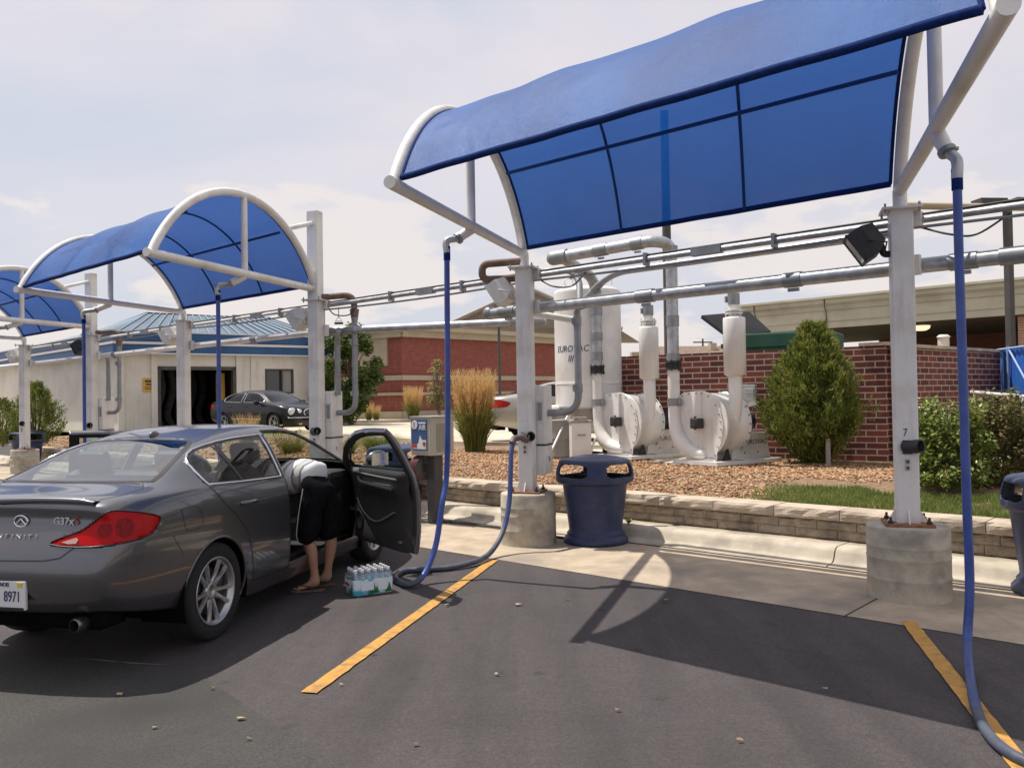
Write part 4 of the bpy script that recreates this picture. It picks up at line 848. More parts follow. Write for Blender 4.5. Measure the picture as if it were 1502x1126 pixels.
P = [top, top-V((0,0,.5)), top-V((-.005,0,1.2)), top-V((-.01,0,2.0)), top-V((-.015,0,2.5)), at(1419,940,4.98), at(1424,1000,4.72), fl(1434,1045), fl(1450,1076), fl(1478,1102), fl(1520,1122), fl(1600,1150)]
hose('blue hose at the right, trailing off at the lower right corner', spline(P,6), .0265, (blue_hose,hose_m,hose_d), [30,42], arm=m1)
for k, off, lb, dx in ((1,(-.30,-.12),'blue hose hanging in front of the wash bay door, between two white posts',0),(2,(-.36,-.14),'blue hose hanging beside the tall post at the left, above the grey sedan roof',0),(3,(-.42,-.2),'blue hose hanging at the far left edge of the photo',0)):
    a = tmid(k); t_ = V((a.x+off[0],a.y+off[1],3.05)); P = [t_, t_-V((0,0,.8)), t_-V((0,0,1.8)), t_-V((-.01,0,2.3)), V((t_.x+.1,t_.y-.1,.25)), V((t_.x+.4,t_.y-.2,.04)), V((t_.x+.8,t_.y+.3,.05))]
    hose(lb, spline(P,6), .0265, (blue_hose,), None, arm=a)
# ---- trash cans
def can_mat():
    m = mat('navy_plastic', (.013,.024,.078), .42, c2=(.024,.038,.105), ns=6, rv=.08, c3=(.035,.045,.09), ns3=9, bump=.25, bs=220); return m
cm = can_mat(); dk = mat('bin_inside', (.01,.01,.012), .8)
def make_can(loc, label, rz=0.0):
    root = thing('trash_can', label, 'trash can', loc, rz, 'navy blue plastic trash cans')
    g = MB(); g.lathe([(.0,.0),(.345,.0),(.362,.02),(.362,.055),(.335,.085),(.318,.10),(.325,.115),(.308,.135),(.298,.15),(.302,.20),(.335,.45),(.362,.655),(.372,.675)], (0,0,0), 48); g.build('body', cm, root)
    # hood: shell with four rounded openings
    prof = []; 
    for i in range(8): prof.append((.375+.048*min(1,i/3)**.6, .665+.085*i/7))
    for i in range(1,23): prof.append((.423-.030*(i/22)**2, .75+.145*i/22))
    for i in range(1,8): a = PI/2*i/7; prof.append((.393-.075*(1-math.cos(a)), .895+.052*math.sin(a)))
    prof += [(.25,.965),(.18,.978),(.10,.986),(.03,.988),(0,.988)]
    n = 96; vs = []; fs = []
    for r_, z in prof:
        for k in range(n):
            a = 2*PI*k/n; sq = 1+.035*math.cos(4*a)*(1 if z > .7 else max(0,(z-.64)/.06)); vs.append(V((r_*sq*math.cos(a), r_*sq*math.sin(a), z)))
    for i in range(len(prof)-1):
        for k in range(n):
            a = (2*PI*(k+.5)/n) % (PI/2); u_ = (a-PI/4)/(PI*.168); zc = (prof[i][1]+prof[i+1][1])/2; w_ = (zc-.822)/.078
            if abs(u_)**4+abs(w_)**4 < 1 and prof[i][0] > .3: continue
            fs.append((i*n+k, i*n+(k+1)%n, (i+1)*n+(k+1)%n, (i+1)*n+k))
    g = MB(); g.add(vs, fs, True); o = g.build('hood', cm, root); md = o.modifiers.new('s','SOLIDIFY'); md.thickness = .022; md.offset = -1
    g = MB(); g.lathe([(.37,.745),(.35,.70),(.33,.50),(0,.48)], (0,0,0), 32); g.build('liner', dk, root)
    return root
c0 = gp(874,795); make_can(c0, 'navy plastic trash can standing on the apron right of the sunlit concrete pier', rad(-2))
q = gp(1514,873)+V((.25,0,0)); make_can(q, 'navy plastic trash can cut by the right edge of the photo', rad(35))
q = rw(-SP*.98+.55,.42); make_can(gp(575,800)*1.0 if False else at(578,700,12.0)*1.0, 'navy plastic trash can seen through the open car door window', .3) if False else None
q = at(580,668,12.4); make_can((q.x,q.y,.004), 'navy plastic trash can seen through the window of the open car door', .3)
q = at(40,640,22); make_can((q.x,q.y,.004), 'small navy trash can behind the far left post', .2)
# ---- air machine
p = V((-1.08,11.25,0)); am = thing('air_machine', 'grey tyre air box on a dark post with a blue AIR sign and red hose', 'air machine', (p.x,p.y,.004), ROWA)
gbx = mat('beige_grey_enamel', (.36,.33,.27), .5, c2=(.42,.39,.32), ns=3)
g = MB(); g.box((0,0,1.145), (.40,.42,.50), 0, .012); g.box((0,0,1.402),(.42,.44,.02)); g.build('cabinet', gbx, am)
g = MB()
for i in range(14): g.box((.203,.02,.95+i*.027), (.008,.26,.012))
g.build('louvre', mat('louvre_grey', (.26,.24,.20), .6), am)
g = MB(); g.box((-.02,-.215,1.165), (.30,.008,.40)); sgn = g.build('sign_panel', mat('blue_sign', (.035,.09,.22), .4), am)
g = MB(); g.box((.045,-.2195,1.325),(.14,.004,.022)); g.cyl((-.105,-.219,1.30),(-.105,-.225,1.30),.058,n=24); g.prism([(-.16,-.2215,.98),(.12,-.2215,.98),(.12,-.2215,1.10),(.04,-.2215,1.10),(.0,-.2215,1.16),(-.03,-.2215,1.06)], (0,.004,0)); g.build('sign_artwork', mat('sign_white', (.7,.7,.68), .5), sgn)
g = MB(); g.box((-.02,-.2205,1.255),(.28,.004,.06)) if False else None
text_mesh('AIR', .095, mat('sign_white2', (.8,.8,.8), .5), 'sign_text', sgn, (.050,-.2235,1.262), M.Rotation(PI/2,3,'X'), .0015, xs=.95)
g = MB(); g.prism([(-.115,-.226,1.262),(-.097,-.226,1.262),(-.097,-.226,1.335),(-.105,-.226,1.335),(-.125,-.226,1.318),(-.125,-.226,1.31),(-.115,-.226,1.315)], (0,.002,0)); g.box((-.11,-.222,1.02),(.10,.004,.05)); g.cyl((.085,-.2225,1.05),(.085,-.226,1.05),.03,n=14); g.build('sign_emblem', mat('sign_red', (.45,.05,.03), .5), sgn)
g = MB(); g.box((.02,.02,.445), (.15,.15,.89), 0); g.box((.02,.02,.01),(.34,.30,.018)); g.build('pedestal', dark_metal, am)
rl = MB(); Ry = M.Rotation(PI/2,3,'Y'); rl.lathe([(.05,-.07),(.16,-.07),(.165,-.06),(.06,-.055),(.06,.055),(.165,.06),(.16,.07),(.05,.07)], (-.12,-.10,.72), 28, Ry); rl.box((-.10,-.02,.83),(.16,.2,.12)); reel = rl.build('hose_reel', dark_metal, am)
g = MB()
for r_ in (.10,.125,.148):
    for y_ in (-.03,.0,.03): g.tube([V((-.12,-.10,.72))+Ry@V((r_*math.cos(a),r_*math.sin(a),y_)) for a in [2*PI*i/24 for i in range(24)]], .013, 6, closed=True)
g.build('air_hose', mat('red_rubber', (.16,.025,.02), .6), reel)
g = MB(); g.tube(spline([p+V((-.04,-.1,.03)),p+V((-.14,-.15,.02)),p+V((-.16,-.1,.25)),p+V((-.1,-.08,.45))],6), .008, 5); g.tube(spline([p+V((.1,-.1,.02)), rw(-.85,.50,.03), rw(-.5,.45,.02), rw(-.2,.40,.02), rw(.3,.42,.02), rw(.55,.35,.02), rw(.65,.5,.02)],6), .014, 6); single(g, 'cable', black_pl, 'black cable lying on the apron from the air machine to the sunlit pier', 'cable')
g = MB(); g.tube(spline([gp(640,893,.02),gp(700,875,.02),gp(800,872,.02),gp(870,874,.02)],6),.006,5) if False else None
# ---------------------------------------------------------------- blower plant
BROT = ROWA-rad(13)
wp = mat('white_enamel', (.76,.74,.70), .35, c2=(.77,.75,.71), ns=2, rv=.06, c3=(.62,.59,.54), ns3=1.4, coat=.1)
navy_txt = mat('navy_lettering', (.03,.04,.12), .5)
sl = MB(); a = V((2.55,12.35,0)); b2 = V((1.75,14.3,0)); 
pA = gp(990,687,.56); pB = gp(1120,676,.56)
poly = [pA, pB, pB+NN*1.3, V((3.0,14.2,.56)), V((2.1,16.2,.56)), V((.3,16.2,.56)), gp(803,664,.56), gp(812,660,.56), gp(930,672,.56)]
sl.prism([V((p.x,p.y,.50)) for p in poly], (0,0,.12)); struct(sl, 'equipment_slab', MT['slab'])
SZ = .622
def make_blower(loc, label, text_part='EUROVAC'):
    root = thing('suction_blower', label, 'blower', (loc[0],loc[1],SZ), BROT, 'white centrifugal blowers on the slab')
    cz, R_ = .585, .455
    # drum
    g = MB(); Ry = M.Rotation(-PI/2,3,'X')       # z -> +y
    g.lathe([(0,.0),(R_,.0),(R_+.02,.0),(R_+.02,.02),(R_,.022),(R_,.50),(R_+.02,.502),(R_+.02,.52),(R_*.9,.522),(0,.522)], (.04,.02,cz), 48, Ry); g.build('drum', wp, root)
    pts = [(-.40,1.0),(-.30,1.055),(.02,1.075),(.10,1.07),(.27,.97),(.39,.80),(.44,.58),(.40,.33),(.31,.17),(.30,.06),(-.20,.06),(-.32,.25),(-.42,.45),(-.44,.7)]
    g = MB(); g.prism([(x,.0,z) for x,z in pts], (0,.018,0)); g.prism([(.04,-.06,1.0),(.06,-.06,1.0),(.06,0,1.07),(.04,0,1.07)], (0,0,-.9)) if False else None
    g.box((.045,-.02,.58), (.012,.05,.94)); g.m = 1
    for i in range(len(pts)-1):
        a, b = V((pts[i][0],0,pts[i][1])), V((pts[i+1][0],0,pts[i+1][1])); nk = max(1,int((b-a).length/.11))
        for k in range(nk):
            c = a.lerp(b,(k+.5)/nk); c = c+(V((.04,0,cz))-c).normalized()*.03; g.cyl((c.x,-.012,c.z),(c.x,.001,c.z),.011,n=6)
    for i in range(22):
        a = 2*PI*i/22; g.cyl((.04+math.cos(a)*(R_-.0),.51,cz+math.sin(a)*R_),(.04+math.cos(a)*(R_+.03),.51,cz+math.sin(a)*(R_+.03)),.010,n=6)
    fp = g.build('front_plate', [wp, galv_d], root)
    # inlet pipe sweeping round the bottom of the casing
    P = [V((-.455,-.05,1.42)), V((-.455,-.05,.95)), V((-.45,-.05,.62)), V((-.37,-.05,.38)), V((-.22,-.04,.22)), V((-.02,-.03,.16)), V((.12,-.02,.155))]
    Q = spline(P, 6); g = MB(); g.tube(Q, .09, 16, rs=[.088]*12+[.088+.03*min(1,(i-12)/8) for i in range(12,22)]+[.118-.06*(i-22)/(len(Q)-23) for i in range(22,len(Q))]); g.build('inlet_pipe', wp, root)
    g = MB(); g.cyl((-.455,-.05,.86),(-.455,-.05,.97),.10,n=20); g.box((-.34,-.06,.915),(.06,.04,.09)); g.build('coupling', galv_d, root)
    g = MB(); g.cyl((-.455,-.05,1.40),(-.455,-.05,1.43),.125,n=20); g.cyl((-.455,-.05,1.43),(-.455,-.05,1.50),.10,n=20); g.cyl((-.455,-.05,1.50),(-.455,-.05,1.53),.125,n=20)
    for a in range(6): x, y = .108*math.cos(a*PI/3), .108*math.sin(a*PI/3); g.cyl((-.455+x,-.05+y,1.38),(-.455+x,-.05+y,1.55),.009,n=6)
    g.build('butterfly_valve', black_pl, root)
    # bearing block on the plate
    g = MB(); g.box((.03,-.09,.60), (.15,.14,.15), 0, .02); g.cyl((.03,-.17,.60),(.03,-.15,.60),.05,n=16); g.build('bearing_housing', black_pl, root)
    g = MB(); g.box((-.08,-.012,.60), (.03,.02,.20)); g.box((-.16,-.004,.66), (.012,.008,.05)); g.build('warning_tag', mat('maroon_tag', (.25,.05,.04), .6), root)
    # outlet neck + silencer
    x0, y0 = .45, .27
    g = MB(); g.tube(spline([(x0-.07,y0,.50),(x0-.03,y0,.72),(x0,y0,.95),(x0,y0,1.15),(x0,y0,1.30)],5), .098, 16); g.build('outlet_neck', wp, root)
    g = MB(); g.lathe([(0,1.28),(.11,1.28),(.158,1.30),(.158,2.10),(.15,2.12),(.08,2.135),(0,2.135)], (x0,y0,0), 28); sil = g.build('silencer', wp, root)
    g = MB(); g.cyl((x0,y0,2.12),(x0,y0,2.40),.072,n=18); g.cyl((x0,y0,2.17),(x0,y0,2.19),.13,n=18); g.cyl((x0,y0,2.205),(x0,y0,2.225),.13,n=18)
    for a in range(5): x, y = .112*math.cos(a*2*PI/5), .112*math.sin(a*2*PI/5); g.cyl((x0+x,y0+y,2.14),(x0+x,y0+y,2.26),.012,n=6)
    g.build('exhaust_stub', wp, sil); g = MB(); g.cyl((x0,y0,2.31),(x0,y0,2.47),.086,n=20); g.box((x0-.10,y0-.04,2.39),(.03,.04,.09)); g.build('clamp', galv_d, sil)
    # base frame and motor pedestal with lettering
    g = MB(); g.box((.02,.15,.03), (.86,.60,.055)); g.box((.10,.80,.03), (.78,.86,.055)); g.prism([(-.32,-.04,.0),(.36,-.04,.0),(.30,-.04,.09),(-.24,-.04,.09)], (0,.02,0)); g.build('base_frame', wp, root)
    g = MB(); g.prism([(.30,.34,.058),(.30,1.20,.058),(.30,1.12,.44),(.30,.46,.44),(.30,.40,.36)], (-.5,0,0)); ped = g.build('motor_pedestal', wp, root)
    text_mesh('EUROVAC', .100, navy_txt, 'lettering', ped, (.3025,.86,.30), face_rot(V((0,1,0)), V((0,0,1))), .001, xs=1.15, shear=.1)
    g = MB()
    for y_ in (.62,.92): g.cyl((.30,y_,.15),(.306,y_,.15),.016,n=12)
    g.build('plug', galv_d, ped)
    g = MB(); g.prism([(.32,.30,.06),(.32,.12,.06),(.32,.24,.24)], (-.02,0,0)); g.build('gusset', black_pl, root)
    g = MB(); g.lathe([(0,.40),(.06,.40),(.07,.46),(.135,.47),(.14,.52),(.14,.88),(.15,.90),(.15,1.0),(.12,1.03),(0,1.03)], (.06,0,.60), 28, Ry)
    for i in range(16): a = 2*PI*i/16; g.box((.06+.145*math.cos(a),.70,.60+.145*math.sin(a)), (.022,.34,.006), M.Rotation(-a,3,'Y'))
    g.box((.24,.66,.62),(.08,.14,.12),0,.01); g.build('motor', mat('dark_blue_motor', (.015,.03,.055), .45), root)
    return root
streak(wp, (.36,.30,.22), .22, .61, .76)
B2 = V((2.74,12.30,0)); B1 = V((1.74,13.75,0))
make_blower(B2, 'nearer white blower, left of the grey electrical box on the brick wall')
make_blower(B1, 'farther white blower between the tall tank and the nearer blower')
# tank
tk = thing('separator_tank', 'tall white cylindrical tank lettered EUROVAC III behind the blowers', 'tank', (at(864,600,14.75).x,14.75,SZ))
zb, zt = 1.42-SZ, 3.50-SZ
g = MB(); g.lathe([(0,zb),(.50,zb),(.585,zb+.03),(.585,zb+.06),(.585,zb+.3),(.585,zb+.40),(.585,zb+.42),(.590,zb+.43),(.590,zb+.45),(.585,zb+.46),(.585,zb+.5),(.585,zb+1.5),(.585,zt-.07),(.585,zt-.04),(.57,zt-.01),(.48,zt+.03),(0,zt+.06)], (0,0,0), 64); g.build('shell', wp, tk)
g = MB()
for x_ in (-.33,.34): g.tube([V((x_,-.2,zt+.12))+V((.075*math.cos(a),0,.075*math.sin(a))) for a in [2*PI*i/20 for i in range(20)]], .013, 6, closed=True); g.box((x_,-.2,zt+.03),(.05,.03,.06))
g.build('lifting_eye', wp, tk)
g = MB(); g.lathe([(.30,zb),(.28,zb-.15),(.22,zb-.2)], (0,0,0), 24)
for a in (.6,2.2,3.9,5.3): x, y = .53*math.cos(a), .53*math.sin(a); g.box((x,y,zb/2), (.07,.07,zb))
g.build('leg_frame', wp, tk)
text_mesh('EUROVAC', .155, navy_txt, 'lettering', tk, (-.585*math.sin(rad(36))*1.003, -.585*math.cos(rad(36))*1.003, 1.83), M.Rotation(rad(-36),3,'Z')@M.Rotation(PI/2,3,'X'), .002, xs=.92, shear=.2, curve_r=.585)
text_mesh('III', .155, navy_txt, 'lettering', tk, (-.585*math.sin(rad(36))*1.003, -.585*math.cos(rad(36))*1.003, 1.665), M.Rotation(rad(-36),3,'Z')@M.Rotation(PI/2,3,'X'), .002, shear=.2, curve_r=.585)
for a, b, lb in (((802,655,13.6),(834,607,14.2),'left pale brace strut leaning against the tank stand'),((863,656,13.5),(874,640,13.9),'short pale brace strut right of the dust bin')):
    g = MB(); A = at(*a); A.z = SZ; Bq = at(*b); g.tube([A,Bq], .022, 4); single(g, 'brace_strut', wp, lb, 'strut')
q = at(820,640,14.3); g = MB(); g.lathe([(0,0),(.30,0),(.31,.02),(.30,.04),(.30,.30),(.31,.315),(.30,.33),(.30,.60),(.31,.62),(.29,.64),(0,.64)], (q.x,q.y,SZ), 32); single(g, 'dust_drum', mat('grey_drum', (.26,.24,.22), .6, c2=(.34,.32,.29), ns=3), 'grey steel drum under the left of the tank', 'drum')
q = at(851,640,13.7); bn = thing('dust_bin', 'white rectangular dust bin under the tank, with a grimy hinged lid', 'bin', (q.x,q.y,SZ), .05)
g = MB(); g.box((0,0,.30), (.32,.34,.60), 0, .008); g.build('body', wp, bn)
g = MB(); g.box((0,0,.617), (.36,.38,.03)); g.box((0,-.02,.66), (.22,.2,.05)); g.build('lid', mat('grimy_white', (.5,.47,.42), .6, c2=(.16,.13,.10), ns=14), bn)
g = MB(); g.tube([(-.06,-.17,.40),(-.06,-.20,.40),(.06,-.20,.40),(.06,-.17,.40)], .010, 6); g.build('handle', galv_d, bn)
g = MB(); q = at(806,603,15.3); g.cyl(at(800,604,14.2), at(822,602,14.8), .11, .11, 18); g.cyl(at(797,604,14.1), at(800,604,14.2), .125,.125,18); single(g, 'inlet_stub', wp, 'short white horizontal stub pipe entering the left side of the tank', 'pipe')
# ducts
def wb(Bp, x, y, z=0): c, s_ = math.cos(BROT), math.sin(BROT); return V((Bp.x+x*c-y*s_, Bp.y+x*s_+y*c, z))
i2 = wb(B2,-.455,-.05); i1 = wb(B1,-.455,-.05)
L1 = at(812,379,13.4); T2_ = at(958,353,12.45); i2t = V((i2.x,i2.y,T2_.z)); 
pipe_thing('suction_duct', 'big galvanised duct arching high over and dropping to the nearer blower', [L1, T2_+(L1-T2_)*0.0, i2t+V((0,0,-.02)), (i2.x,i2.y,2.14)], .088, [(.22,.22),(.38,.18),(.56,.10),(.84,.16),(.985,.14)], n=20, rad_=.3)
g = MB(); g.sphere(L1, .115, 16, (1,1,1)); g.cyl(L1, L1+(T2_-L1).normalized()*.25, .115, n=20); single(g, 'duct_end_cap', galv_d, 'rounded grey end cap of the high duct, above the tank', 'duct cap')
pipe_thing('suction_duct', 'bright galvanised duct sloping down from the high duct to the farther blower', [L1+(T2_-L1)*.08, at(846,392,13.5), V((i1.x,i1.y,at(868,405,13.7).z)), (i1.x,i1.y,2.14)], .088, [(.60,.3),(.80,.14),(.93,.14)], n=20, rad_=.35)
pipe_thing('riser_pipe', 'small grey bracketed pipe bending down left of the tank lettering', [at(800,398,10.4), at(838,396,10.3), at(850,412,10.2), at(850,452,10.0)], .042, [(.4,.1)], m=galv_d, rad_=.14)
for px, py, dep, lb in ((1001,390,12.4,'x'),):
    pass
# disconnect box on wall
q = at(1099,580,13.35); eb = thing('electrical_box', 'grey electrical disconnect box on the brick wall right of the nearer blower', 'electrical box', (q.x,q.y,q.z-.16), wa)
gm = mat('grey_box_paint', (.40,.41,.40), .5, c2=(.48,.49,.48), ns=4); g = MB(); g.box((0,0,.16), (.22,.12,.34), 0, .01); g.build('enclosure', gm, eb)
g = MB(); g.box((.02,-.068,.18),(.14,.02,.18),0,.005); g.box((.02,-.082,.20),(.05,.01,.02)); g.build('cover', gm, eb)
g = MB(); g.prism([(.02,-.07,-.02),(.13,-.07,.05),(.15,-.07,.05),(.15,-.07,.02)], (0,-.08,0)); g.build('flap', wp, eb)
g = MB(); g.tube([(-.02,0,.0),(-.02,0,-.6)], .016, 8); g.tube(spline([(.06,-.02,.0),(.06,-.02,-.25),(-.05,-.1,-.4),(-.2,-.2,-.45)],5), .014, 8); g.build('conduit', galv_d, eb)
# ---------------------------------------------------------------- plants
def leafq(g, c, r, nrm=None, asp=.5, mi=0):
    n = nrm or V((random.gauss(0,1),random.gauss(0,1),random.gauss(0,1))).normalized(); x, y = perp(n); a = random.random()*2*PI
    d = x*math.cos(a)+y*math.sin(a); e = n.cross(d)
    g.add([c-d*r, c+e*r*asp, c+d*r, c-e*r*asp], [(0,1,2,3)], False, mi)
ever = leaf_mat('juniper_foliage', [(.03,.045,.008),(.08,.115,.018),(.17,.205,.035),(.28,.29,.06),(.38,.33,.11)], .38, ns=3)
bark = mat('bark', (.10,.07,.045), .95, c2=(.17,.13,.09), ns=12, bump=.6)
def evergreen(loc, h, rb, label, n=17000, stake=False):
    root = thing('evergreen_shrub', label, 'shrub', loc); g = MB(); rnd = random.Random(int(h*100))
    for i in range(int(n/26)):
        z = rnd.random()**1.15; z0 = .07
        r_ = rb*(min(1,((z+.04)/.30))**.6)*(1-max(0,(z-.27)/.76)**1.45)**.8
        a = rnd.random()*2*PI; bump_ = 1+.38*noise.noise(V((math.cos(a)*1.9,math.sin(a)*1.9,z*4)))+.30*noise.noise(V((math.cos(a)*5,math.sin(a)*5,z*11)))
        rr = r_*bump_*(.40+.66*rnd.random()**.6)*(1.16 if rnd.random() < .12 else 1); c = V((rr*math.cos(a), rr*math.sin(a), h*(z0+z*.90)))
        d = V((math.cos(a)*.8, math.sin(a)*.8, 1.3)).normalized(); L_ = (.16+.12*rnd.random())*h/2
        for k in range(26):
            q = rnd.random(); s_ = .035*h/2*(1.15-q); p = c+d*(L_*(q-.4))+V((rnd.gauss(0,s_),rnd.gauss(0,s_),rnd.gauss(0,s_)))
            dd = (d+V((rnd.gauss(0,.45),rnd.gauss(0,.45),rnd.gauss(0,.35)))).normalized(); x, y = perp(dd); w_ = .010*h/2; ln = .062*h/2*rnd.uniform(.6,1.3)
            aa = rnd.random()*PI; sd_ = (x*math.cos(aa)+y*math.sin(aa))*w_; g.add([p-sd_, p+sd_, p+dd*ln], [(0,1,2)])
    g.build('foliage', ever, root)
    g = MB()
    for k in range(5):
        a = k*1.3; g.tube(spline([(0,0,0),(.04*math.cos(a),.04*math.sin(a),h*.15),(.25*rb*math.cos(a),.25*rb*math.sin(a),h*.5),(.3*rb*math.cos(a),.3*rb*math.sin(a),h*.8)],4), .03, 6, rs=[.035*h/2*(1-.055*i) for i in range(13)])
    g.build('trunk', bark, root); return root
q = gp(1196,684,.56); evergreen(q, 2.05, .60, 'bushy green evergreen in front of the brick wall, right of the blowers', 56000)
g = MB(); g.box((q.x+.02,q.y-.45,.74), (.062,.03,.50)); single(g, 'stake', mat('grey_stake', (.32,.30,.27), .8), 'short grey wooden stake in front of the evergreen', 'stake')
q = at(52,600,22.5); evergreen(V((q.x,q.y,.5)), 1.75, .62, 'dark evergreen at the left, behind the far white post', 24000)
q = at(4,600,23.5); evergreen(V((q.x,q.y,.5)), 1.35, .5, 'evergreen cut by the left edge of the photo', 18000)
shr = leaf_mat('broadleaf_shrub', [(.05,.09,.015),(.11,.17,.03),(.19,.25,.045),(.32,.36,.08),(.48,.46,.16)], .35, .38, ns=3)
shr2 = leaf_mat('reddish_shrub', [(.07,.09,.02),(.15,.18,.035),(.13,.13,.035),(.20,.12,.05),(.30,.22,.09)], .35, .45, ns=3)
def shrub(loc, rx, h, label, m, n=9000, seed=1, lf=.052):
    root = thing('leafy_shrub', label, 'shrub', loc); rnd = random.Random(seed); g = MB(); st = MB()
    for i in range(int(n/24)):
        a = rnd.random()*2*PI; z = rnd.random()**.8; r_ = rx*(1-.65*max(0,z-.35)**1.3)*(.35+.65*rnd.random()**.5)*(1+.3*noise.noise(V((math.cos(a)*2,math.sin(a)*2,z*3+seed))))
        tip = V((r_*math.cos(a), r_*math.sin(a), h*(.1+.88*z+.08*noise.noise(V((a*2,z*3,seed)))))); base = V((tip.x*.35, tip.y*.35, tip.z*.45))
        st.tube([base, tip], .004, 4, cap=False)
        for k in range(24):
            q = rnd.random()**.7; p = base.lerp(tip, .35+.7*q)+V((rnd.gauss(0,.022),rnd.gauss(0,.022),rnd.gauss(0,.022)))
            nrm = (V((rnd.gauss(0,.8),rnd.gauss(0,.8),.6+rnd.random()))).normalized(); x, y = perp(nrm); b_ = rnd.random()*2*PI; d = x*math.cos(b_)+y*math.sin(b_); e = nrm.cross(d); r1 = lf*rnd.uniform(.6,1.15)
            g.add([p, p+d*r1*.5+e*r1*.32+nrm*.003, p+d*r1*1.15, p+d*r1*.5-e*r1*.32+nrm*.003], [(0,1,2,3)])
    g.build('foliage', m, root); st.build('stem', bark, root); return root
q = rw(4.45,2.35); shrub(at(1392,700,9.05)*1.0-V((0,0,at(1392,700,9.05).z-.52)), .50, 1.02, 'green leafy shrub right of the nearest white post', shr, 8500, 2)
p_ = at(1462,700,9.3); p_.z = .52; shrub(p_, .48, 1.10, 'reddish green leafy shrub behind the near right blue hose', shr2, 8000, 5)
p_ = at(1545,690,9.4); p_.z = .5; shrub(p_, .5, 1.05, 'green leafy shrub cut by the right edge behind the trash can', shr, 6000, 8)
og = leaf_mat('ornamental_grass', [(.07,.105,.015),(.14,.17,.03),(.26,.25,.06),(.42,.32,.11)], .4, ns=4)
pl_m = leaf_mat('grass_plume', [(.50,.28,.10),(.66,.42,.17),(.76,.53,.25),(.80,.62,.35)], .5, .8, ns=4)
def ograss(loc, h, r0, label, nb=1500, npl=420, seed=1, cat='ornamental grass'):
    root = thing('ornamental_grass', label, cat, loc); rnd = random.Random(seed); g = MB(); p2 = MB()
    def blade(mb, bs, tp_, w0, nseg=5, sagz=0):
        pts = []; 
        for i in range(nseg+1):
            q = i/nseg; p = bs.lerp(tp_, q); off = (tp_-bs); off.z = 0; p = p - off*(q*(1-q))*.8 + V((0,0,sagz*math.sin(PI*q))); pts.append(p)
        a = rnd.random()*PI; s_ = V((math.cos(a),math.sin(a),0)); vs = []
        for i, p in enumerate(pts): w_ = w0*(1-i/nseg)**.6+.0006; vs += [p-s_*w_, p+s_*w_]
        mb.add(vs, [(2*i,2*i+1,2*i+3,2*i+2) for i in range(nseg)])
    for i in range(nb):
        a = rnd.random()*2*PI; r_ = r0*.5*rnd.random()**.5; o = r0*(.5+1.3*rnd.random()); hh = h*rnd.uniform(.42,.72)
        b0 = V((r_*math.cos(a), r_*math.sin(a), 0)); blade(g, b0, V((o*math.cos(a)*.9, o*math.sin(a)*.9, hh*rnd.uniform(.75,1))), .0045*h/1.5*1.3, 5, hh*.12)
    for i in range(npl):
        a = rnd.random()*2*PI; r_ = r0*.4*rnd.random()**.5; o = r0*(.15+1.15*rnd.random()**.7); hh = h*rnd.uniform(.74,1.03)
        b0 = V((r_*math.cos(a), r_*math.sin(a), 0)); tp_ = V((o*math.cos(a), o*math.sin(a), hh)); 
        blade(g, b0, tp_, .0022*h/1.5, 4)
        d = (tp_-b0).normalized(); L_ = h*rnd.uniform(.30,.52)
        for k in range(20):
            q = k/20; c = tp_-d*(L_*(1-q))+V((rnd.gauss(0,.006),rnd.gauss(0,.006),0)); e = V((rnd.gauss(0,.3),rnd.gauss(0,.3),1)).normalized(); x, y = perp(e); an_ = rnd.random()*PI; x = x*math.cos(an_)+y*math.sin(an_); w_ = .0085*h/1.5*(1.25-q*.9)
            p2.add([c-x*w_, c+x*w_, c+e*.06*h/1.5], [(0,1,2)])
    g.build('blades', og, root); p2.build('plumes', pl_m, root); return root
p_ = gp(697,668,.55); ograss(p_, 1.62, .36, 'tall clump of feathery tan grass left of the post beside the trash can', 1900, 620, 1)
p_ = gp(606,617,GZ-.02); p_ = V((p_.x*.97,p_.y*.97,p_.z)); ograss(p_, 1.65, .42, 'rounded tan grass clump in front of the brick store corner', 900, 420, 2)
for px, py, hh, lb in ((541,616,.95,'small sparse tan grass tuft left of the rounded clump'),(552,616,.8,'smallest tan grass tuft, just right of the sparse one')):
    p_ = gp(px,py,GZ-.02); ograss(V((p_.x*.97,p_.y*.97,p_.z)), hh, .25, lb, 300, 160, int(px))
for px, py, h_, r_, nb, npl, lb in ((505,672,.62,.30,900,0,'bright green grass clump right of the tall post'),(556,668,.70,.42,1300,0,'green grass mound seen through the open door window'),(428,668,.55,.30,700,30,'green grass clump with yellow flowers left of the tall post'),(362,655,.85,.30,260,110,'thin tan grass tuft in front of the black car'),(1290,690,.22,.18,200,0,'small grass tuft at the foot of the brick wall beside the near post')):
    p_ = gp(px,py,.52); rt_ = ograss(p_, h_, r_, lb, nb, npl, int(px))
yf = mat('yellow_petal', (.75,.48,.02), .6); 
p_ = gp(424,668,.52); g = MB(); rnd = random.Random(4); fr_ = thing('flower_clump', 'yellow daylilies blooming in front of the black car', 'flowers', p_)
st = MB()
for i in range(16):
    c = V((rnd.uniform(-.45,.3), rnd.uniform(-.3,.3), rnd.uniform(.42,.66))); st.tube([(c.x*.4,c.y*.4,0),tuple(c)], .004, 4)
    for k in range(6):
        a = k*PI/3+rnd.random()*.3; d = V((math.cos(a),math.sin(a),.5)).normalized(); s_ = V((-math.sin(a),math.cos(a),0))*.014; g.add([c, c+d*.03+s_, c+d*.065, c+d*.03-s_], [(0,1,2,3)])
g.build('petals', yf, fr_); st.build('stem', og, fr_)
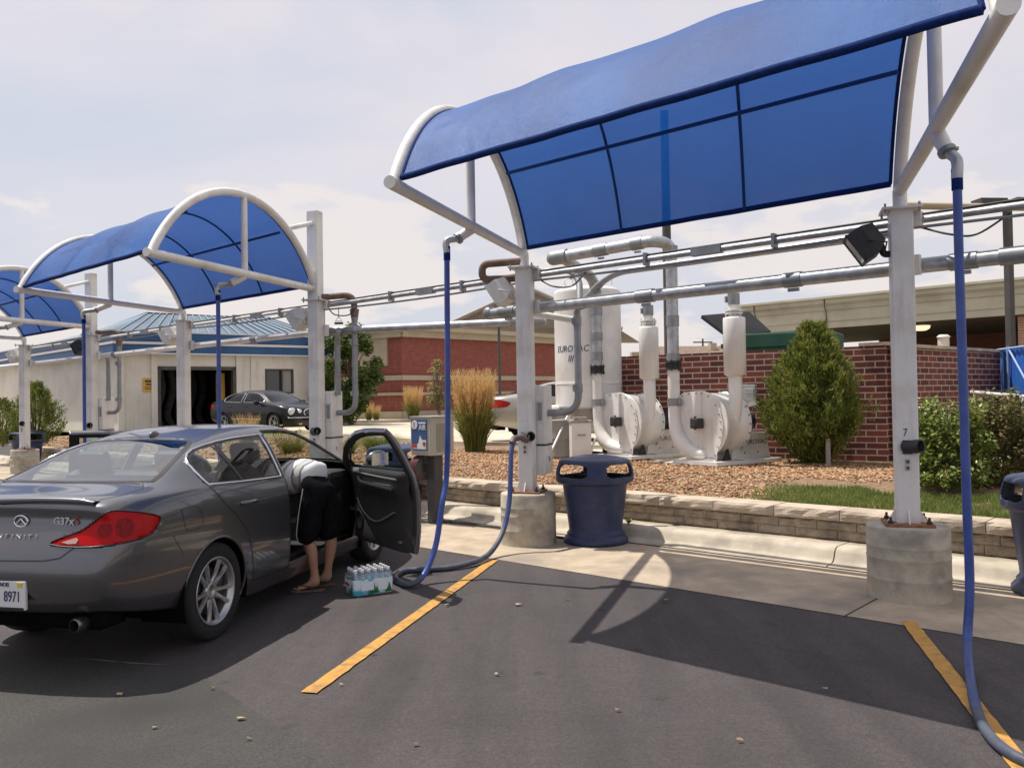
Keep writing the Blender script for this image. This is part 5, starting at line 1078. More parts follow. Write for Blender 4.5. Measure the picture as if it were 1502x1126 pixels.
# small weeds at the wall foot
for px, py, lb in ((922,768,'small green weed at the foot of the wall just right of the trash can'),(1071,776,'tiny weed growing between wall and kerb')):
    p_ = gp(px,py,.165); g = MB(); rnd = random.Random(px)
    for i in range(60):
        a = rnd.random()*2*PI; d = V((math.cos(a)*.6,math.sin(a)*.6,rnd.uniform(.5,1.4))).normalized()*rnd.uniform(.03,.09); x, y = perp(d); g.add([p_-x*.004, p_+d*.6-x*.008, p_+d, p_+d*.6+x*.008], [(0,1,2,3)])
    single(g, 'weed', shr, lb, 'weed')
# trees
tl = leaf_mat('maple_leaves', [(.03,.06,.012),(.06,.105,.02),(.11,.16,.035),(.19,.23,.06)], .4, ns=1)
def tree(loc, h, rc, label, m, n=7000, seed=1, zlo=.18, leaf=.13):
    root = thing('tree', label, 'tree', loc); rnd = random.Random(seed); g = MB(); tr = MB()
    tr.tube(spline([(0,0,0),(.05,0,h*.2),(-.03,.04,h*.5),(.02,0,h*.85)],5), .1, 8, rs=[h*.028*(1-.055*i) for i in range(16)])
    cl = []
    for i in range(46):
        a = rnd.random()*2*PI; z = rnd.random(); r_ = rc*math.sqrt(max(.05,1-(2*z-.85)**2*.75))*rnd.uniform(.35,1.0); c = V((r_*math.cos(a), r_*math.sin(a), h*(zlo+(1-zlo)*z*.93)))
        cl.append((c, rc*rnd.uniform(.20,.36))); tr.tube([V((0,0,c.z*.55)), (V((0,0,c.z*.55))+c)/2+V((0,0,.1)), c], .02*h/4, 5, cap=False)
    for i in range(n):
        c, r_ = rnd.choice(cl); d = V((rnd.gauss(0,1),rnd.gauss(0,1),rnd.gauss(0,.8))); d = d.normalized()*r_*rnd.random()**.45; leafq(g, c+d, leaf*rnd.uniform(.5,1.1), V((rnd.gauss(0,.7),rnd.gauss(0,.7),1)).normalized(), .55)
    g.build('crown', m, root); tr.build('trunk', bark, root)
q = at(523,610,36); tree(V((q.x-.25,q.y,GZ-.1)), 4.35, 1.55, 'round green tree between the wash building and the brick store', tl, 9000, 3, .12, .12)
q = at(643,612,36); tree(V((q.x,q.y,GZ-.1)), 2.9, .62, 'slender yellow green sapling in front of the brick store', leaf_mat('sapling_leaves', [(.12,.12,.03),(.22,.2,.06),(.33,.28,.10)], .4), 900, 9, .3, .075)
# ---------------------------------------------------------------- cars
def in_poly(p, poly):
    x, y = p; c = False; n = len(poly)
    for i in range(n):
        x0, y0 = poly[i]; x1, y1 = poly[i-1]
        if (y0 > y) != (y1 > y) and x < (x1-x0)*(y-y0)/(y1-y0)+x0: c = not c
    return c
E45 = V((.7071,-.7071,0)); E45L = V((.7071,.7071,0)); Z_ = V((0,0,1)); X_ = V((1,0,0)); Y_ = V((0,1,0))
def smooth_poly(pts, n=4, closed=True):
    P = [V((a,b,0)) for a,b in pts]; out = []; m = len(P)
    for i in range(m):
        a,b,c,d = P[i-1],P[i],P[(i+1)%m],P[(i+2)%m]
        for k in range(n):
            t = k/n; q = .5*((2*b)+(c-a)*t+(2*a-5*b+4*c-d)*t*t+(3*b-a-3*c+d)*t**3); out.append((q.x,q.y))
    return out
def cut(bm, poly, ax, ay, filt):
    """score the surface along a polygon given in the plane (ax, ay); return faces inside"""
    vd = ax.cross(ay); n = len(poly)
    for i in range(n):
        a, b = poly[i], poly[(i+1)%n]; lo = (min(a[0],b[0])-1e-4, min(a[1],b[1])-1e-4); hi = (max(a[0],b[0])+1e-4, max(a[1],b[1])+1e-4)
        A = ax*a[0]+ay*a[1]; d = ax*(b[0]-a[0])+ay*(b[1]-a[1])
        if d.length < 1e-6: continue
        no = d.cross(vd).normalized(); fs = []
        for f in bm.faces:
            us = [v.co.dot(ax) for v in f.verts]; ws = [v.co.dot(ay) for v in f.verts]
            if max(us) < lo[0] or min(us) > hi[0] or max(ws) < lo[1] or min(ws) > hi[1]: continue
            if filt(f): fs.append(f)
        if not fs: continue
        geom = set(fs)
        for f in fs: geom.update(f.edges); geom.update(f.verts)
        bmesh.ops.bisect_plane(bm, geom=list(geom), dist=1e-5, plane_co=A, plane_no=no)
    out = []
    for f in bm.faces:
        if filt(f):
            c = f.calc_center_median()
            if in_poly((c.dot(ax), c.dot(ay)), poly): out.append(f)
    return out
def split_off(bm, faces):
    nb = bmesh.new(); mp = {}
    for f in faces:
        vs = []
        for v in f.verts:
            if v not in mp: mp[v] = nb.verts.new(v.co); 
            vs.append(mp[v])
        try: nf = nb.faces.new(vs); nf.smooth = True; nf.material_index = 0
        except ValueError: pass
    bmesh.ops.delete(bm, geom=faces, context='FACES'); nb.normal_update(); return nb
def bm_obj(bm, name, mats, parent, smooth=True):
    me = bpy.data.meshes.new(name); bm.to_mesh(me); o = bpy.data.objects.new(name, me)
    for m in (mats if isinstance(mats,(list,tuple)) else [mats]): me.materials.append(m)
    COL.objects.link(o); o.parent = parent; return o
def solid(o, th, off=-1, inner=0, rim=0):
    md = o.modifiers.new('s','SOLIDIFY'); md.thickness = th; md.offset = off; md.material_offset = inner; md.material_offset_rim = rim; md.use_even_offset = False
def car_cage(sx=1.0, sz=1.0, hood=0.0):
    X = [-.93,-.72,-.40,-.05,.40,.85,1.30,1.75,2.25,2.60,2.95,3.25,3.50]
    W = [.80,.865,.885,.888,.886,.884,.884,.886,.888,.888,.875,.83,.70]
    Zt = [1.00,1.035,1.045,1.045,1.02,1.005,.995,.985,.965,.945,.915,.86,.72]
    Zb = [.42,.37,.31,.24,.18,.18,.18,.18,.18,.18,.18,.19,.22]
    f = [0,.17,.40,.64,.86,1.0]; wf = [.91,.97,.995,1.0,.985,.945]
    T = {0:[(.70,1.045),(.56,1.065),(.32,1.075),(0,1.08)], 1:[(.775,1.085),(.60,1.095),(.34,1.105),(0,1.11)], 2:[(.80,1.085),(.64,1.13),(.36,1.125),(0,1.125)],
         3:[(.80,1.085),(.635,1.29),(.40,1.27),(0,1.265)], 4:[(.81,1.06),(.60,1.40),(.38,1.405),(0,1.41)], 5:[(.815,1.04),(.60,1.435),(.38,1.455),(0,1.462)],
         6:[(.815,1.03),(.60,1.435),(.38,1.46),(0,1.468)], 7:[(.815,1.02),(.61,1.385),(.38,1.415),(0,1.425)], 8:[(.815,1.005),(.68,1.15),(.42,1.20),(0,1.215)],
         9:[(.80,.975),(.68,1.005),(.42,1.03),(0,1.045)], 10:[(.77,.95),(.60,.965),(.36,.98),(0,.985)], 11:[(.70,.895),(.56,.91),(.34,.925),(0,.93)], 12:[(.60,.76),(.50,.79),(.30,.81),(0,.82)]}
    I, J, K = 12, 5, 4; vid = {}; vs = []
    def add(p): vs.append(V((p[0]*sx, p[1], p[2]*sz))); return len(vs)-1
    cache = {}
    def vert(p):
        key = (round(p[0],5), round(p[1],5), round(p[2],5))
        if key not in cache: cache[key] = add(p)
        return cache[key]
    def S(i,j,s):
        z = Zb[i]+(Zt[i]-Zb[i])*f[j]; w_ = W[i]*wf[j]
        x = X[i]
        if i == 0: x += (.0,-.035,-.04,-.01,.03,.02)[j]
        if i == I: x += (.0,.02,.02,.0,-.03,-.06)[j]
        return (x, s*w_, z)
    RX = [0,-.055,-.095,-.12,-.13]; FX = [0,.10,.155,.19,.20]
    def T_(i,k,s):
        if k == 0: return S(i,J,s)
        y, z = T[i][k-1]; x = X[i]
        if i == 0: x += RX[k]
        if i == I: x += FX[k]-.06
        if i in (9,): x += [0,.0,.03,.07,.09][k]
        if i == 8: x += [0,0,.0,.03,.04][k]
        if i == 2: x += [0,0,-.0,-.04,-.05][k]
        return (x, s*y, z)
    RT = T[0]; FTp = T[12]
    def R_(k,j,s):
        if k == 0: return S(0,j,s)
        if j == J: return T_(0,k,s)
        b = S(0,j,s); yk = T[0][k-1][0]/W[0]/wf[J]; zt = T[0][k-1][1]; z = Zb[0]+(zt-Zb[0])*f[j]
        return (b[0]+RX[k]+(.03,-.02,-.035,.0,.05)[j], s*abs(b[1])*yk, z)
    def F_(k,j,s):
        if k == 0: return S(I,j,s)
        if j == J: return T_(I,k,s)
        b = S(I,j,s); yk = T[12][k-1][0]/W[I]/wf[J]; zt = T[12][k-1][1]; z = Zb[I]+(zt-Zb[I])*f[j]
        return (b[0]+FX[k], s*abs(b[1])*yk, z)
    fs = []
    for s in (-1,1):
        def q(a,b,c,d):
            ids = [vert(a),vert(b),vert(c),vert(d)]; fs.append(ids if s < 0 else ids[::-1])
        for i in range(I):
            for j in range(J): q(S(i,j,s),S(i+1,j,s),S(i+1,j+1,s),S(i,j+1,s))
            for k in range(K): q(T_(i,k,s),T_(i+1,k,s),T_(i+1,k+1,s),T_(i,k+1,s))
        for k in range(K):
            for j in range(J):
                q(R_(k+1,j,s),R_(k,j,s),R_(k,j+1,s),R_(k+1,j+1,s)); q(F_(k,j,s),F_(k+1,j,s),F_(k+1,j+1,s),F_(k,j+1,s))
    me = bpy.data.meshes.new('cage'); me.from_pydata(vs, [], fs); o = bpy.data.objects.new('cage', me); COL.objects.link(o)
    md = o.modifiers.new('s','SUBSURF'); md.levels = 3; md.render_levels = 3
    dg = bpy.context.evaluated_depsgraph_get(); m2 = bpy.data.meshes.new_from_object(o.evaluated_get(dg)); bpy.data.objects.remove(o)
    bm = bmesh.new(); bm.from_mesh(m2); bmesh.ops.recalc_face_normals(bm, faces=bm.faces)
    for fc in bm.faces: fc.smooth = True; fc.material_index = 0
    return bm
tyre_m = mat('tyre_rubber', (.009,.009,.010), .85, c2=(.017,.016,.016), ns=20, bump=.2, bs=80)
rim_m = mat('alloy', (.40,.40,.41), .32, metal=.85, c2=(.48,.48,.48), ns=5)
brake = mat('brake_dark', (.05,.05,.05), .5, metal=.5)
chrome = mat('chrome', (.78,.78,.79), .14, metal=1.0)
ubm = mat('underbody_matte', (.005,.005,.005), .95, spec=.05); blk = mat('black_trim', (.012,.012,.013), .4); blk_s = mat('black_interior', (.020,.018,.019), .65, c2=(.028,.026,.026), ns=8)
seatm = mat('seat_leather', (.05,.045,.045), .55, c2=(.07,.065,.06), ns=4)
cglass = glass_mat('car_glass', (.80,.88,.84), base=.05); cglass_r = glass_mat('rear_glass', (.70,.80,.77), base=.34); dglass = glass_mat('dark_car_glass', (.22,.25,.25))
redl, t_, b_ = nt('red_lens'); b_.inputs['Base Color'].default_value = (.40,.001,.003,1); b_.inputs['Roughness'].default_value = .25; b_.inputs['Coat Weight'].default_value = .12; b_.inputs['Specular IOR Level'].default_value = .15
redl2 = mat('dark_red_lens', (.13,.001,.003), .3, c2=(.30,.003,.006), ns=60, coat=.1, spec=.15)
clearl = mat('clear_lens', (.42,.26,.23), .15, coat=.4)
def paint(name, c, c2=None, metal=.55, rough=.32):
    m, t, b = nt(name); L = t.links; n = N(t, 'ShaderNodeTexNoise', Scale=900.0, Detail=1.0); L.new(coords(t), n.inputs['Vector'])
    r = N(t, 'ShaderNodeValToRGB'); r.color_ramp.elements[0].color = rgb(c); r.color_ramp.elements[1].color = rgb(c2 or tuple(x*1.5 for x in c)); L.new(n.outputs['Fac'], r.inputs[0])
    # thin road dust low on the panels
    sx = N(t, 'ShaderNodeSeparateXYZ'); L.new(coords(t), sx.inputs[0]); mr = N(t, 'ShaderNodeMapRange'); mr.inputs[1].default_value = .55; mr.inputs[2].default_value = .15; mr.inputs[4].default_value = .22; L.new(sx.outputs[2], mr.inputs[0])
    n2 = N(t, 'ShaderNodeTexNoise', Scale=3.0, Detail=8.0); L.new(coords(t), n2.inputs['Vector']); mu = N(t, 'ShaderNodeMath', operation='MULTIPLY'); L.new(mr.outputs[0], mu.inputs[0]); L.new(n2.outputs['Fac'], mu.inputs[1])
    mx = N(t, 'ShaderNodeMix', data_type='RGBA'); L.new(mu.outputs[0], mx.inputs[0]); L.new(r.outputs[0], mx.inputs[6]); mx.inputs[7].default_value = (.13,.115,.10,1); L.new(mx.outputs[2], b.inputs['Base Color'])
    b.inputs['Metallic'].default_value = metal; b.inputs['Roughness'].default_value = rough; b.inputs['Coat Weight'].default_value = 1.0; b.inputs['Coat Roughness'].default_value = .04
    ro = N(t, 'ShaderNodeMapRange'); ro.inputs[3].default_value = .02; ro.inputs[4].default_value = .10; L.new(n2.outputs['Fac'], ro.inputs[0]); L.new(ro.outputs[0], b.inputs['Coat Roughness']); return m
def make_wheel(parent, x, y, side, spokes=10, R=.335, rimr=.235, name='wheel'):
    """side = -1 right, +1 left; the wheel's outer face looks along y*side"""
    Rw = M.Rotation(-PI/2*side, 3, 'X')            # local z -> outward
    c = V((x, y, R)); g = MB()
    g.lathe([(rimr-.012,-.11),(rimr,-.105),(rimr-.018,-.09),(rimr-.03,0),(rimr-.022,.088),(rimr,.098),(rimr+.002,.104),(rimr-.012,.104),(rimr-.02,.085),(rimr-.035,.0),(rimr-.02,-.1)], c, 40, Rw)
    wh = g.build(name, rim_m, parent)
    g = MB(); g.lathe([(rimr+.0,-.098),(rimr+.02,-.112),(R-.03,-.112),(R-.006,-.098),(R,-.07),(R+.001,0),(R,.07),(R-.006,.092),(R-.03,.108),(rimr+.025,.110),(rimr+.002,.100)], c, 48, Rw)
    for k in range(48):                            # tread shoulder blocks
        a = 2*PI*k/48; 
    g.build('tyre', tyre_m, wh)
    g = MB()
    for k in range(spokes):
        a = 2*PI*k/spokes+ (.07 if k % 2 else -.07); ca, sa = math.cos(a), math.sin(a)
        def P(r, w_, z): return c+Rw@V((r*ca-w_*sa, r*sa+w_*ca, z))
        for (r0,w0,z0,r1,w1,z1) in ((.05,.022,.062,.13,.014,.078),(.13,.014,.078,rimr-.02,.017,.088)):
            a8 = [P(r0,-w0,z0-.02),P(r0,w0,z0-.02),P(r0,w0*.6,z0),P(r0,-w0*.6,z0),P(r1,-w1,z1-.02),P(r1,w1,z1-.02),P(r1,w1*.6,z1),P(r1,-w1*.6,z1)]
            g.add(a8, [(0,3,2,1),(4,5,6,7),(0,1,5,4),(1,2,6,5),(2,3,7,6),(3,0,4,7)])
    g.lathe([(.066,.03),(.066,.058),(.055,.066),(.03,.067),(.028,.060),(0,.060)], c, 20, Rw)
    g.build('spokes', rim_m, wh)
    g = MB(); g.lathe([(0,.0),(.165,.0),(.165,.012),(.0,.012)], c, 28, Rw); g.box(c+V((.12,0,.03)), (.07,.09,.16)); g.build('brake_disc', brake, wh)
    return wh
def drape(bvh, pts, o, d, off=.0015):
    out = []
    for p in pts:
        h, n, i, ds = bvh.ray_cast(V(p)-V(d)*3, V(d)); 
        if h is None: continue
        nn = n if n.dot(V(d)) < 0 else -n; out.append((h+nn*off, nn))
    return out
def ribbon(g, dp, w_):
    rows = []
    for i, (p, n) in enumerate(dp):
        t = (dp[min(i+1,len(dp)-1)][0]-dp[max(i-1,0)][0]).normalized(); s_ = n.cross(t).normalized()*w_/2; rows.append([p-s_, p+s_])
    if len(rows) > 1: g.grid(rows, True)
def dens(pts, n=10):
    out = []
    for a, b in zip(pts[:-1], pts[1:]): out += [V(a).lerp(V(b), i/n) for i in range(n)]
    return out+[V(pts[-1])]
DLO_R = smooth_poly([(-.005,1.068),(-.055,1.15),(-.045,1.225),(.065,1.285),(.34,1.345)],4)
def dlo_rear():
    return [(-.02,1.072),(-.045,1.12),(-.06,1.17),(-.055,1.215),(-.02,1.25),(.04,1.28),(.12,1.305),(.24,1.328),(.40,1.348),(.58,1.362),(.78,1.370),(1.0,1.374),(.985,1.035),(.70,1.040),(.40,1.050),(.15,1.062)]
def dlo_front():
    return [(1.13,1.032),(1.14,1.372),(1.30,1.370),(1.46,1.362),(1.62,1.342),(1.80,1.298),(1.97,1.232),(2.12,1.155),(2.24,1.075),(2.25,1.025)]
def door_out():
    return [(1.045,.33),(1.03,.5),(1.03,.9),(1.05,1.1),(1.065,1.405),(1.30,1.404),(1.50,1.396),(1.68,1.370),(1.86,1.318),(2.04,1.243),(2.20,1.155),(2.33,1.075),(2.385,1.0),(2.385,.8),(2.36,.5),(2.33,.33)]
def make_car(name, label, cat, O, heading, pm, open_doors=(), hero=True, glass=cglass, group=None, spokes=10):
    rz = math.atan2(heading[1], heading[0]); root = thing(name, label, cat, O, rz, group)
    bm = car_cage(); base = bm.copy(); bvh = BVHTree.FromBMesh(base)
    body_in = blk_s; glasses = []
    for s in (-1, 1):
        sidef = lambda f, s=s: f.calc_center_median().y*s > .45 and abs(f.normal.y) > .25
        side_all = lambda f, s=s: f.calc_center_median().y*s > .45
        # wheel arches
        for wx in (0.0, 2.85):
            arch = [(wx+.372*math.cos(a), max(.0,.335+.372*math.sin(a))) for a in [PI*2*i/28 for i in range(28)]]
            fs = cut(bm, arch, X_, Z_, lambda f, s=s: f.calc_center_median().y*s > .4 and f.calc_center_median().z < .8); bmesh.ops.delete(bm, geom=fs, context='FACES')
        fs = cut(bm, dlo_rear(), X_, Z_, sidef); gb = split_off(bm, fs); glasses.append(('window', gb, s))
        if s in open_doors:
            fs = cut(bm, door_out(), X_, Z_, side_all); db_ = split_off(bm, fs)
            wf_ = cut(db_, dlo_front(), X_, Z_, lambda f: True); wg = split_off(db_, wf_)
            make_door(root, db_, wg, s, pm, glass, bvh)
        else:
            fs = cut(bm, dlo_front(), X_, Z_, sidef); gb = split_off(bm, fs); glasses.append(('window', gb, s))
    up = lambda f: f.normal.z > .15 and f.calc_center_median().z > 1.0
    rg = [(-.47,-.30),(-.45,-.55),(-.41,-.635),(-.30,-.62),(-.05,-.56),(.17,-.50),(.27,-.44),(.30,-.25),(.31,0),(.30,.25),(.27,.44),(.17,.50),(-.05,.56),(-.30,.62),(-.41,.635),(-.45,.55),(-.47,.30),(-.48,0)]
    fs = cut(bm, rg, X_, Y_, up); rear_g = split_off(bm, fs)
    ws = [(2.66,-.30),(2.60,-.58),(2.54,-.69),(2.40,-.68),(2.10,-.60),(1.90,-.54),(1.80,-.48),(1.76,-.25),(1.75,0),(1.76,.25),(1.80,.48),(1.90,.54),(2.10,.60),(2.40,.68),(2.54,.69),(2.60,.58),(2.66,.30),(2.68,0)]
    fs = cut(bm, ws, X_, Y_, up); front_g = split_off(bm, fs)
    # tail lamps, cut out of the corner and set back in as lenses
    lamps = []
    for s, E in ((-1,E45),(1,E45L)):
        lp = smooth_poly([(-.455,.828),(-.40,.862),(-.28,.905),(-.20,.965),(-.135,1.008),(-.04,1.000),(.08,.972),(.175,.935),(.165,.895),(.115,.842),(0,.822),(-.16,.815),(-.31,.812)], 2)
        fs = cut(bm, lp, E, Z_, lambda f, s=s: f.calc_center_median().y*s > .15 and f.calc_center_median().x < -.3 and f.normal.z < .75); lamps.append((s, split_off(bm, fs), lp, E))
    bmesh.ops.remove_doubles(bm, verts=bm.verts, dist=.0022)
    for f in list(bm.faces):
        if f.calc_area() < 4e-7: bm.faces.remove(f)
    bo = bm_obj(bm, 'body', [pm, body_in], root); solid(bo, .028, -1, 1, 0)
    for nm, gb, s in glasses: w_ = bm_obj(gb, nm, glass, root); 
    rw_ = bm_obj(rear_g, 'rear_window', cglass_r if hero else glass, root); fw_ = bm_obj(front_g, 'windshield', glass, root)
    for s, lb, lp, E in lamps:
        lo = bm_obj(lb, 'tail_light', [redl, blk], root); solid(lo, .02, -1, 1, 1)
        if hero and s < 0:
            # clear reverse lamp and darker round reflectors as their own pieces
            d = V((.7071, .7071, 0)); g = MB()
            pts = [(-.395,.842),(-.315,.866),(-.305,.856),(-.318,.834),(-.36,.832)]
            dp = [bvh.ray_cast(E*a+Z_*b - d*3, d)[0] - d*.004 for a, b in pts]; g.prism(dp, -d*.003); g.build('reverse_light', clearl, lo)
            for (a, b, r_) in ((-.045,.905,.062),(-.16,.90,.045)):
                c = bvh.ray_cast(E*a+Z_*b-d*3, d)[0]; n = bvh.ray_cast(E*a+Z_*b-d*3, d)[1]; n = n if n.dot(d) < 0 else -n
                g = MB(); x, y = perp(n); 
                rows = []
                for q in (0,.5,1): 
                    row = []
                    for i in range(25):
                        an = 2*PI*i/24; p = c+x*(r_*q*math.cos(an))+y*(r_*q*math.sin(an)*.95); h = bvh.ray_cast(p-d*1.0, d)[0]; row.append((h if h else p)+n*.0025)
                    rows.append(row)
                g.grid(rows); g.build('reflector', redl2, lo)
        # dark gap round the lamp
        g = MB(); d = V((.7071, .7071*(1 if s<0 else -1), 0)); P = dens([E*a+Z_*b for a,b in lp+[lp[0]]], 3); dp = drape(bvh, P, None, d, .003); g.tube([p_ for p_, n_ in dp], .0045, 6); g.build('lamp_gasket', blk, lo)
    for s in (-1,1):
        for wx in (0.0, 2.85):
            P = [(wx+.372*math.cos(a),0,.335+.372*math.sin(a)) for a in [-.05+(PI+.1)*i/40 for i in range(41)]]; P = [p for p in P if p[2] > .30]
            dp = drape(bvh, P, None, (0,-s,0), .0); g = MB(); g.tube([p_-V((0,s*.006,0)) for p_, n_ in dp], .011, 8); g.build('fender_lip', pm, root)
    # chrome round the side glass and belt
    for s in (-1,1):
        for dl, nm, cm_ in ((dlo_rear(), 'window_trim', chrome),) + (() if s in open_doors else ((dlo_front(),'window_trim',chrome),)):
            P = dens([(a,0,b) for a,b in dl+[dl[0]]], 4); dp = drape(bvh, P, None, (0,-s,0), .002); g = MB(); g.tube([p for p, n in dp[:-1]], .0095, 6, closed=True); g.build(nm, cm_, root)
            g = MB(); ribbon(g, drape(bvh, dens([(a,0,b) for a,b in [((x-.45)*.955+.45 if nm else x, (z-1.2)*.93+1.2) for x,z in dl] + [((dl[0][0]-.45)*.955+.45,(dl[0][1]-1.2)*.93+1.2)]],4), None, (0,-s,0), .002), .014) if dl[0][0] < .5 else None
            if g.v: g.build('window_seal', blk, root)
        # division bar in the rear door glass
        g = MB(); ribbon(g, drape(bvh, dens([(.30,0,1.333),(.42,0,1.052)],6), None, (0,-s,0), .004), .026); g.build('window_divider', blk, root)
        # B pillar black applique
        g = MB(); g2 = drape(bvh, dens([(1.03,0,1.37),(1.01,0,1.04)],6), None, (0,-s,0), .003); ribbon(g, g2, .045); g.build('pillar_trim', blk, root)
        # door seams
        g = MB(); d = (0,-s,0); W_ = .010
        ribbon(g, drape(bvh, dens([(1.03,0,1.04),(1.02,0,.6),(1.035,0,.30)],10), None, d), W_)
        ribbon(g, drape(bvh, dens([(-.02,0,1.06),(.10,0,.93),(.24,0,.82),(.36,0,.70),(.43,0,.55),(.47,0,.40),(.49,0,.30)],6), None, d), W_)
        ribbon(g, drape(bvh, dens([(.49,0,.30),(1.035,0,.29)],8), None, d), W_)
        if s not in open_doors:
            P = dens([(a,0,b) for a,b in door_out()+[door_out()[0]]], 4); ribbon(g, drape(bvh, P, None, d), W_)
        # fuel door on the right
        if s < 0: 
            r_ = [(-.42,.96),(-.28,.965),(-.24,.955),(-.20,.90),(-.205,.83),(-.25,.815),(-.38,.815),(-.40,.85),(-.42,.96)]; ribbon(g, drape(bvh, dens([(a+.02,0,b-.01) for a,b in r_],5), None, d), .004)
        # bumper / quarter seam
        ribbon(g, drape(bvh, dens([(-.50,0,.80),(-.46,0,.74),(-.40,0,.66)],6), None, d), .004)
        g.build('panel_gap', blk, root)
        # handles
        for hx, ok in ((.30, True), (1.20, s not in open_doors)):
            if not ok: continue
            dp = drape(bvh, [(hx+q*.19,0,.905-.004*q) for q in (0,.12,.5,.88,1)], None, d, .0)
            g = MB(); g.tube([dp[0][0], dp[1][0]+V((0,s*.030,0)), dp[2][0]+V((0,s*.036,0)), dp[3][0]+V((0,s*.032,0)), dp[4][0]], .013, 8, rs=[.011,.014,.013,.015,.012]); 
            g.build('door_handle', pm, root)
    # trunk lid gap
    g = MB(); dn = (0,0,-1)
    for s in (-1,1):
        ribbon(g, drape(bvh, dens([(-.46,s*.60,2),(-.55,s*.685,2),(-.75,s*.68,2),(-.88,s*.62,2)],8), None, dn), .006)
        ribbon(g, drape(bvh, dens([(0,s*.60,.83),(0,s*.56,.80),(0,s*.50,.755),(0,s*.40,.74),(0,0,.735)],8), None, (1,0,0)), .008)
    ribbon(g, drape(bvh, dens([(-.485,.60,2),(-.50,.3,2),(-.51,0,2),(-.50,-.3,2),(-.485,-.60,2)],8), None, dn), .012)
    # hood gap
    for s in (-1,1): ribbon(g, drape(bvh, dens([(2.70,s*.70,2),(3.0,s*.69,2),(3.35,s*.58,2)],8), None, dn), .006)
    g.build('lid_gap', blk, root)
    # rear glass black border
    g = MB(); rgp = [(x,y,2) for x,y in rg+[rg[0]]]; ribbon(g, drape(bvh, dens(rgp,4), None, dn, .002), .035)
    g.build('glass_border', blk, root)
    g = MB(); wsp = [(x,y,2) for x,y in ws+[ws[0]]]; ribbon(g, drape(bvh, dens(wsp,4), None, dn, .002), .03); g.build('glass_border', blk, root)
    # spoiler lip
    if hero:
        P = [bvh.ray_cast(V((-.90-.085*(1-abs(y)/.7)**.8,y,3)), V((0,0,-1)))[0] for y in [-.64+.08*i for i in range(17)]]
        g = MB(); rows = []
        for p in P: e = min(1,(.70-abs(p.y))/.12); rows.append([p+V((.09,0,.001)), p+V((.03,0,.012*e)), p+V((-.028,0,.022*e)), p+V((-.045,0,.010*e)), p+V((-.03,0,-.012))])
        g.grid(rows); g.build('spoiler', pm, root)
    # underbody, wells
    g = MB(); g.box((1.50,0,.235), (3.6,1.36,.06)); g.box((-.80,0,.36),(.22,1.30,.12)); g.box((3.35,0,.28),(.25,1.25,.16)); g.build('underbody', ubm, root)
    for wx in (0,2.85):
        for s in (-1,1):
            g = MB(); rows = [[V((wx+.385*math.cos(a), s*y, .335+.385*math.sin(a))) for a in [-.35+(PI+.7)*i/20 for i in range(21)]] for y in (.50,.70,.865)]
            g.grid(rows)
            c = [V((wx+.385*math.cos(a), s*.50, .335+.385*math.sin(a))) for a in [-.35+(PI+.7)*i/20 for i in range(21)]]; g.add(c, [list(range(21))]); g.build('wheel_well', ubm, root)
    for wx in (0,2.85):
        for s in (-1,1): make_wheel(root, wx, s*.752, s, spokes)
    # interior
    if True:
        g = MB(); g.box((1.15,0,.30), (2.8,1.46,.05)); g.box((-.15,0,1.02),(.62,1.20,.03),0,.01); g.box((.05,0,.62),(.06,1.3,.78)); g.box((1.3,0,.42),(1.9,.22,.26),0,.03); g.build('cabin_floor', blk_s, root)
        g = MB(); g.box((2.30,0,.86),(.42,1.44,.22),0,.06); g.box((2.42,0,.62),(.25,1.44,.5),0,.04); g.build('dashboard', blk_s, root)
        def seat(x, y, w_, name='seat'):
            g = MB(); g.box((x,y,.50),(.52,w_,.18),0,.06); R = M.Rotation(rad(-16),3,'Y'); g.box((x-.30,y,.83),(.14,w_,.66),R,.055)
            so_ = g.build(name, seatm, root); g = MB()
            for yy in ((y,) if w_ < .8 else (y-.36,y+.36)): g.box((x-.415,yy,1.215),(.10,.27,.17),R,.045); g.cyl((x-.39,yy-.06,1.10),(x-.40,yy-.06,1.18),.006); g.cyl((x-.39,yy+.06,1.10),(x-.40,yy+.06,1.18),.006)
            g.build('headrest', seatm, so_)
        seat(1.55,-.37,.52); seat(1.55,.37,.52); seat(.58,0,1.25,'rear_seat')
        g = MB(); Rs = M.Rotation(rad(-65),3,'Y'); g.tube([V((2.0,.37,.90))+Rs@V((.18*math.cos(a),.18*math.sin(a),0)) for a in [2*PI*i/28 for i in range(28)]], .014, 8, closed=True); g.box((2.02,.37,.89),(.04,.14,.10),Rs,.02); g.build('steering_wheel', blk, root)
        g = MB(); g.box((1.86,0,1.315),(.03,.22,.065),0,.012); g.build('rear_view_mirror', blk, root)
    return root, bvh
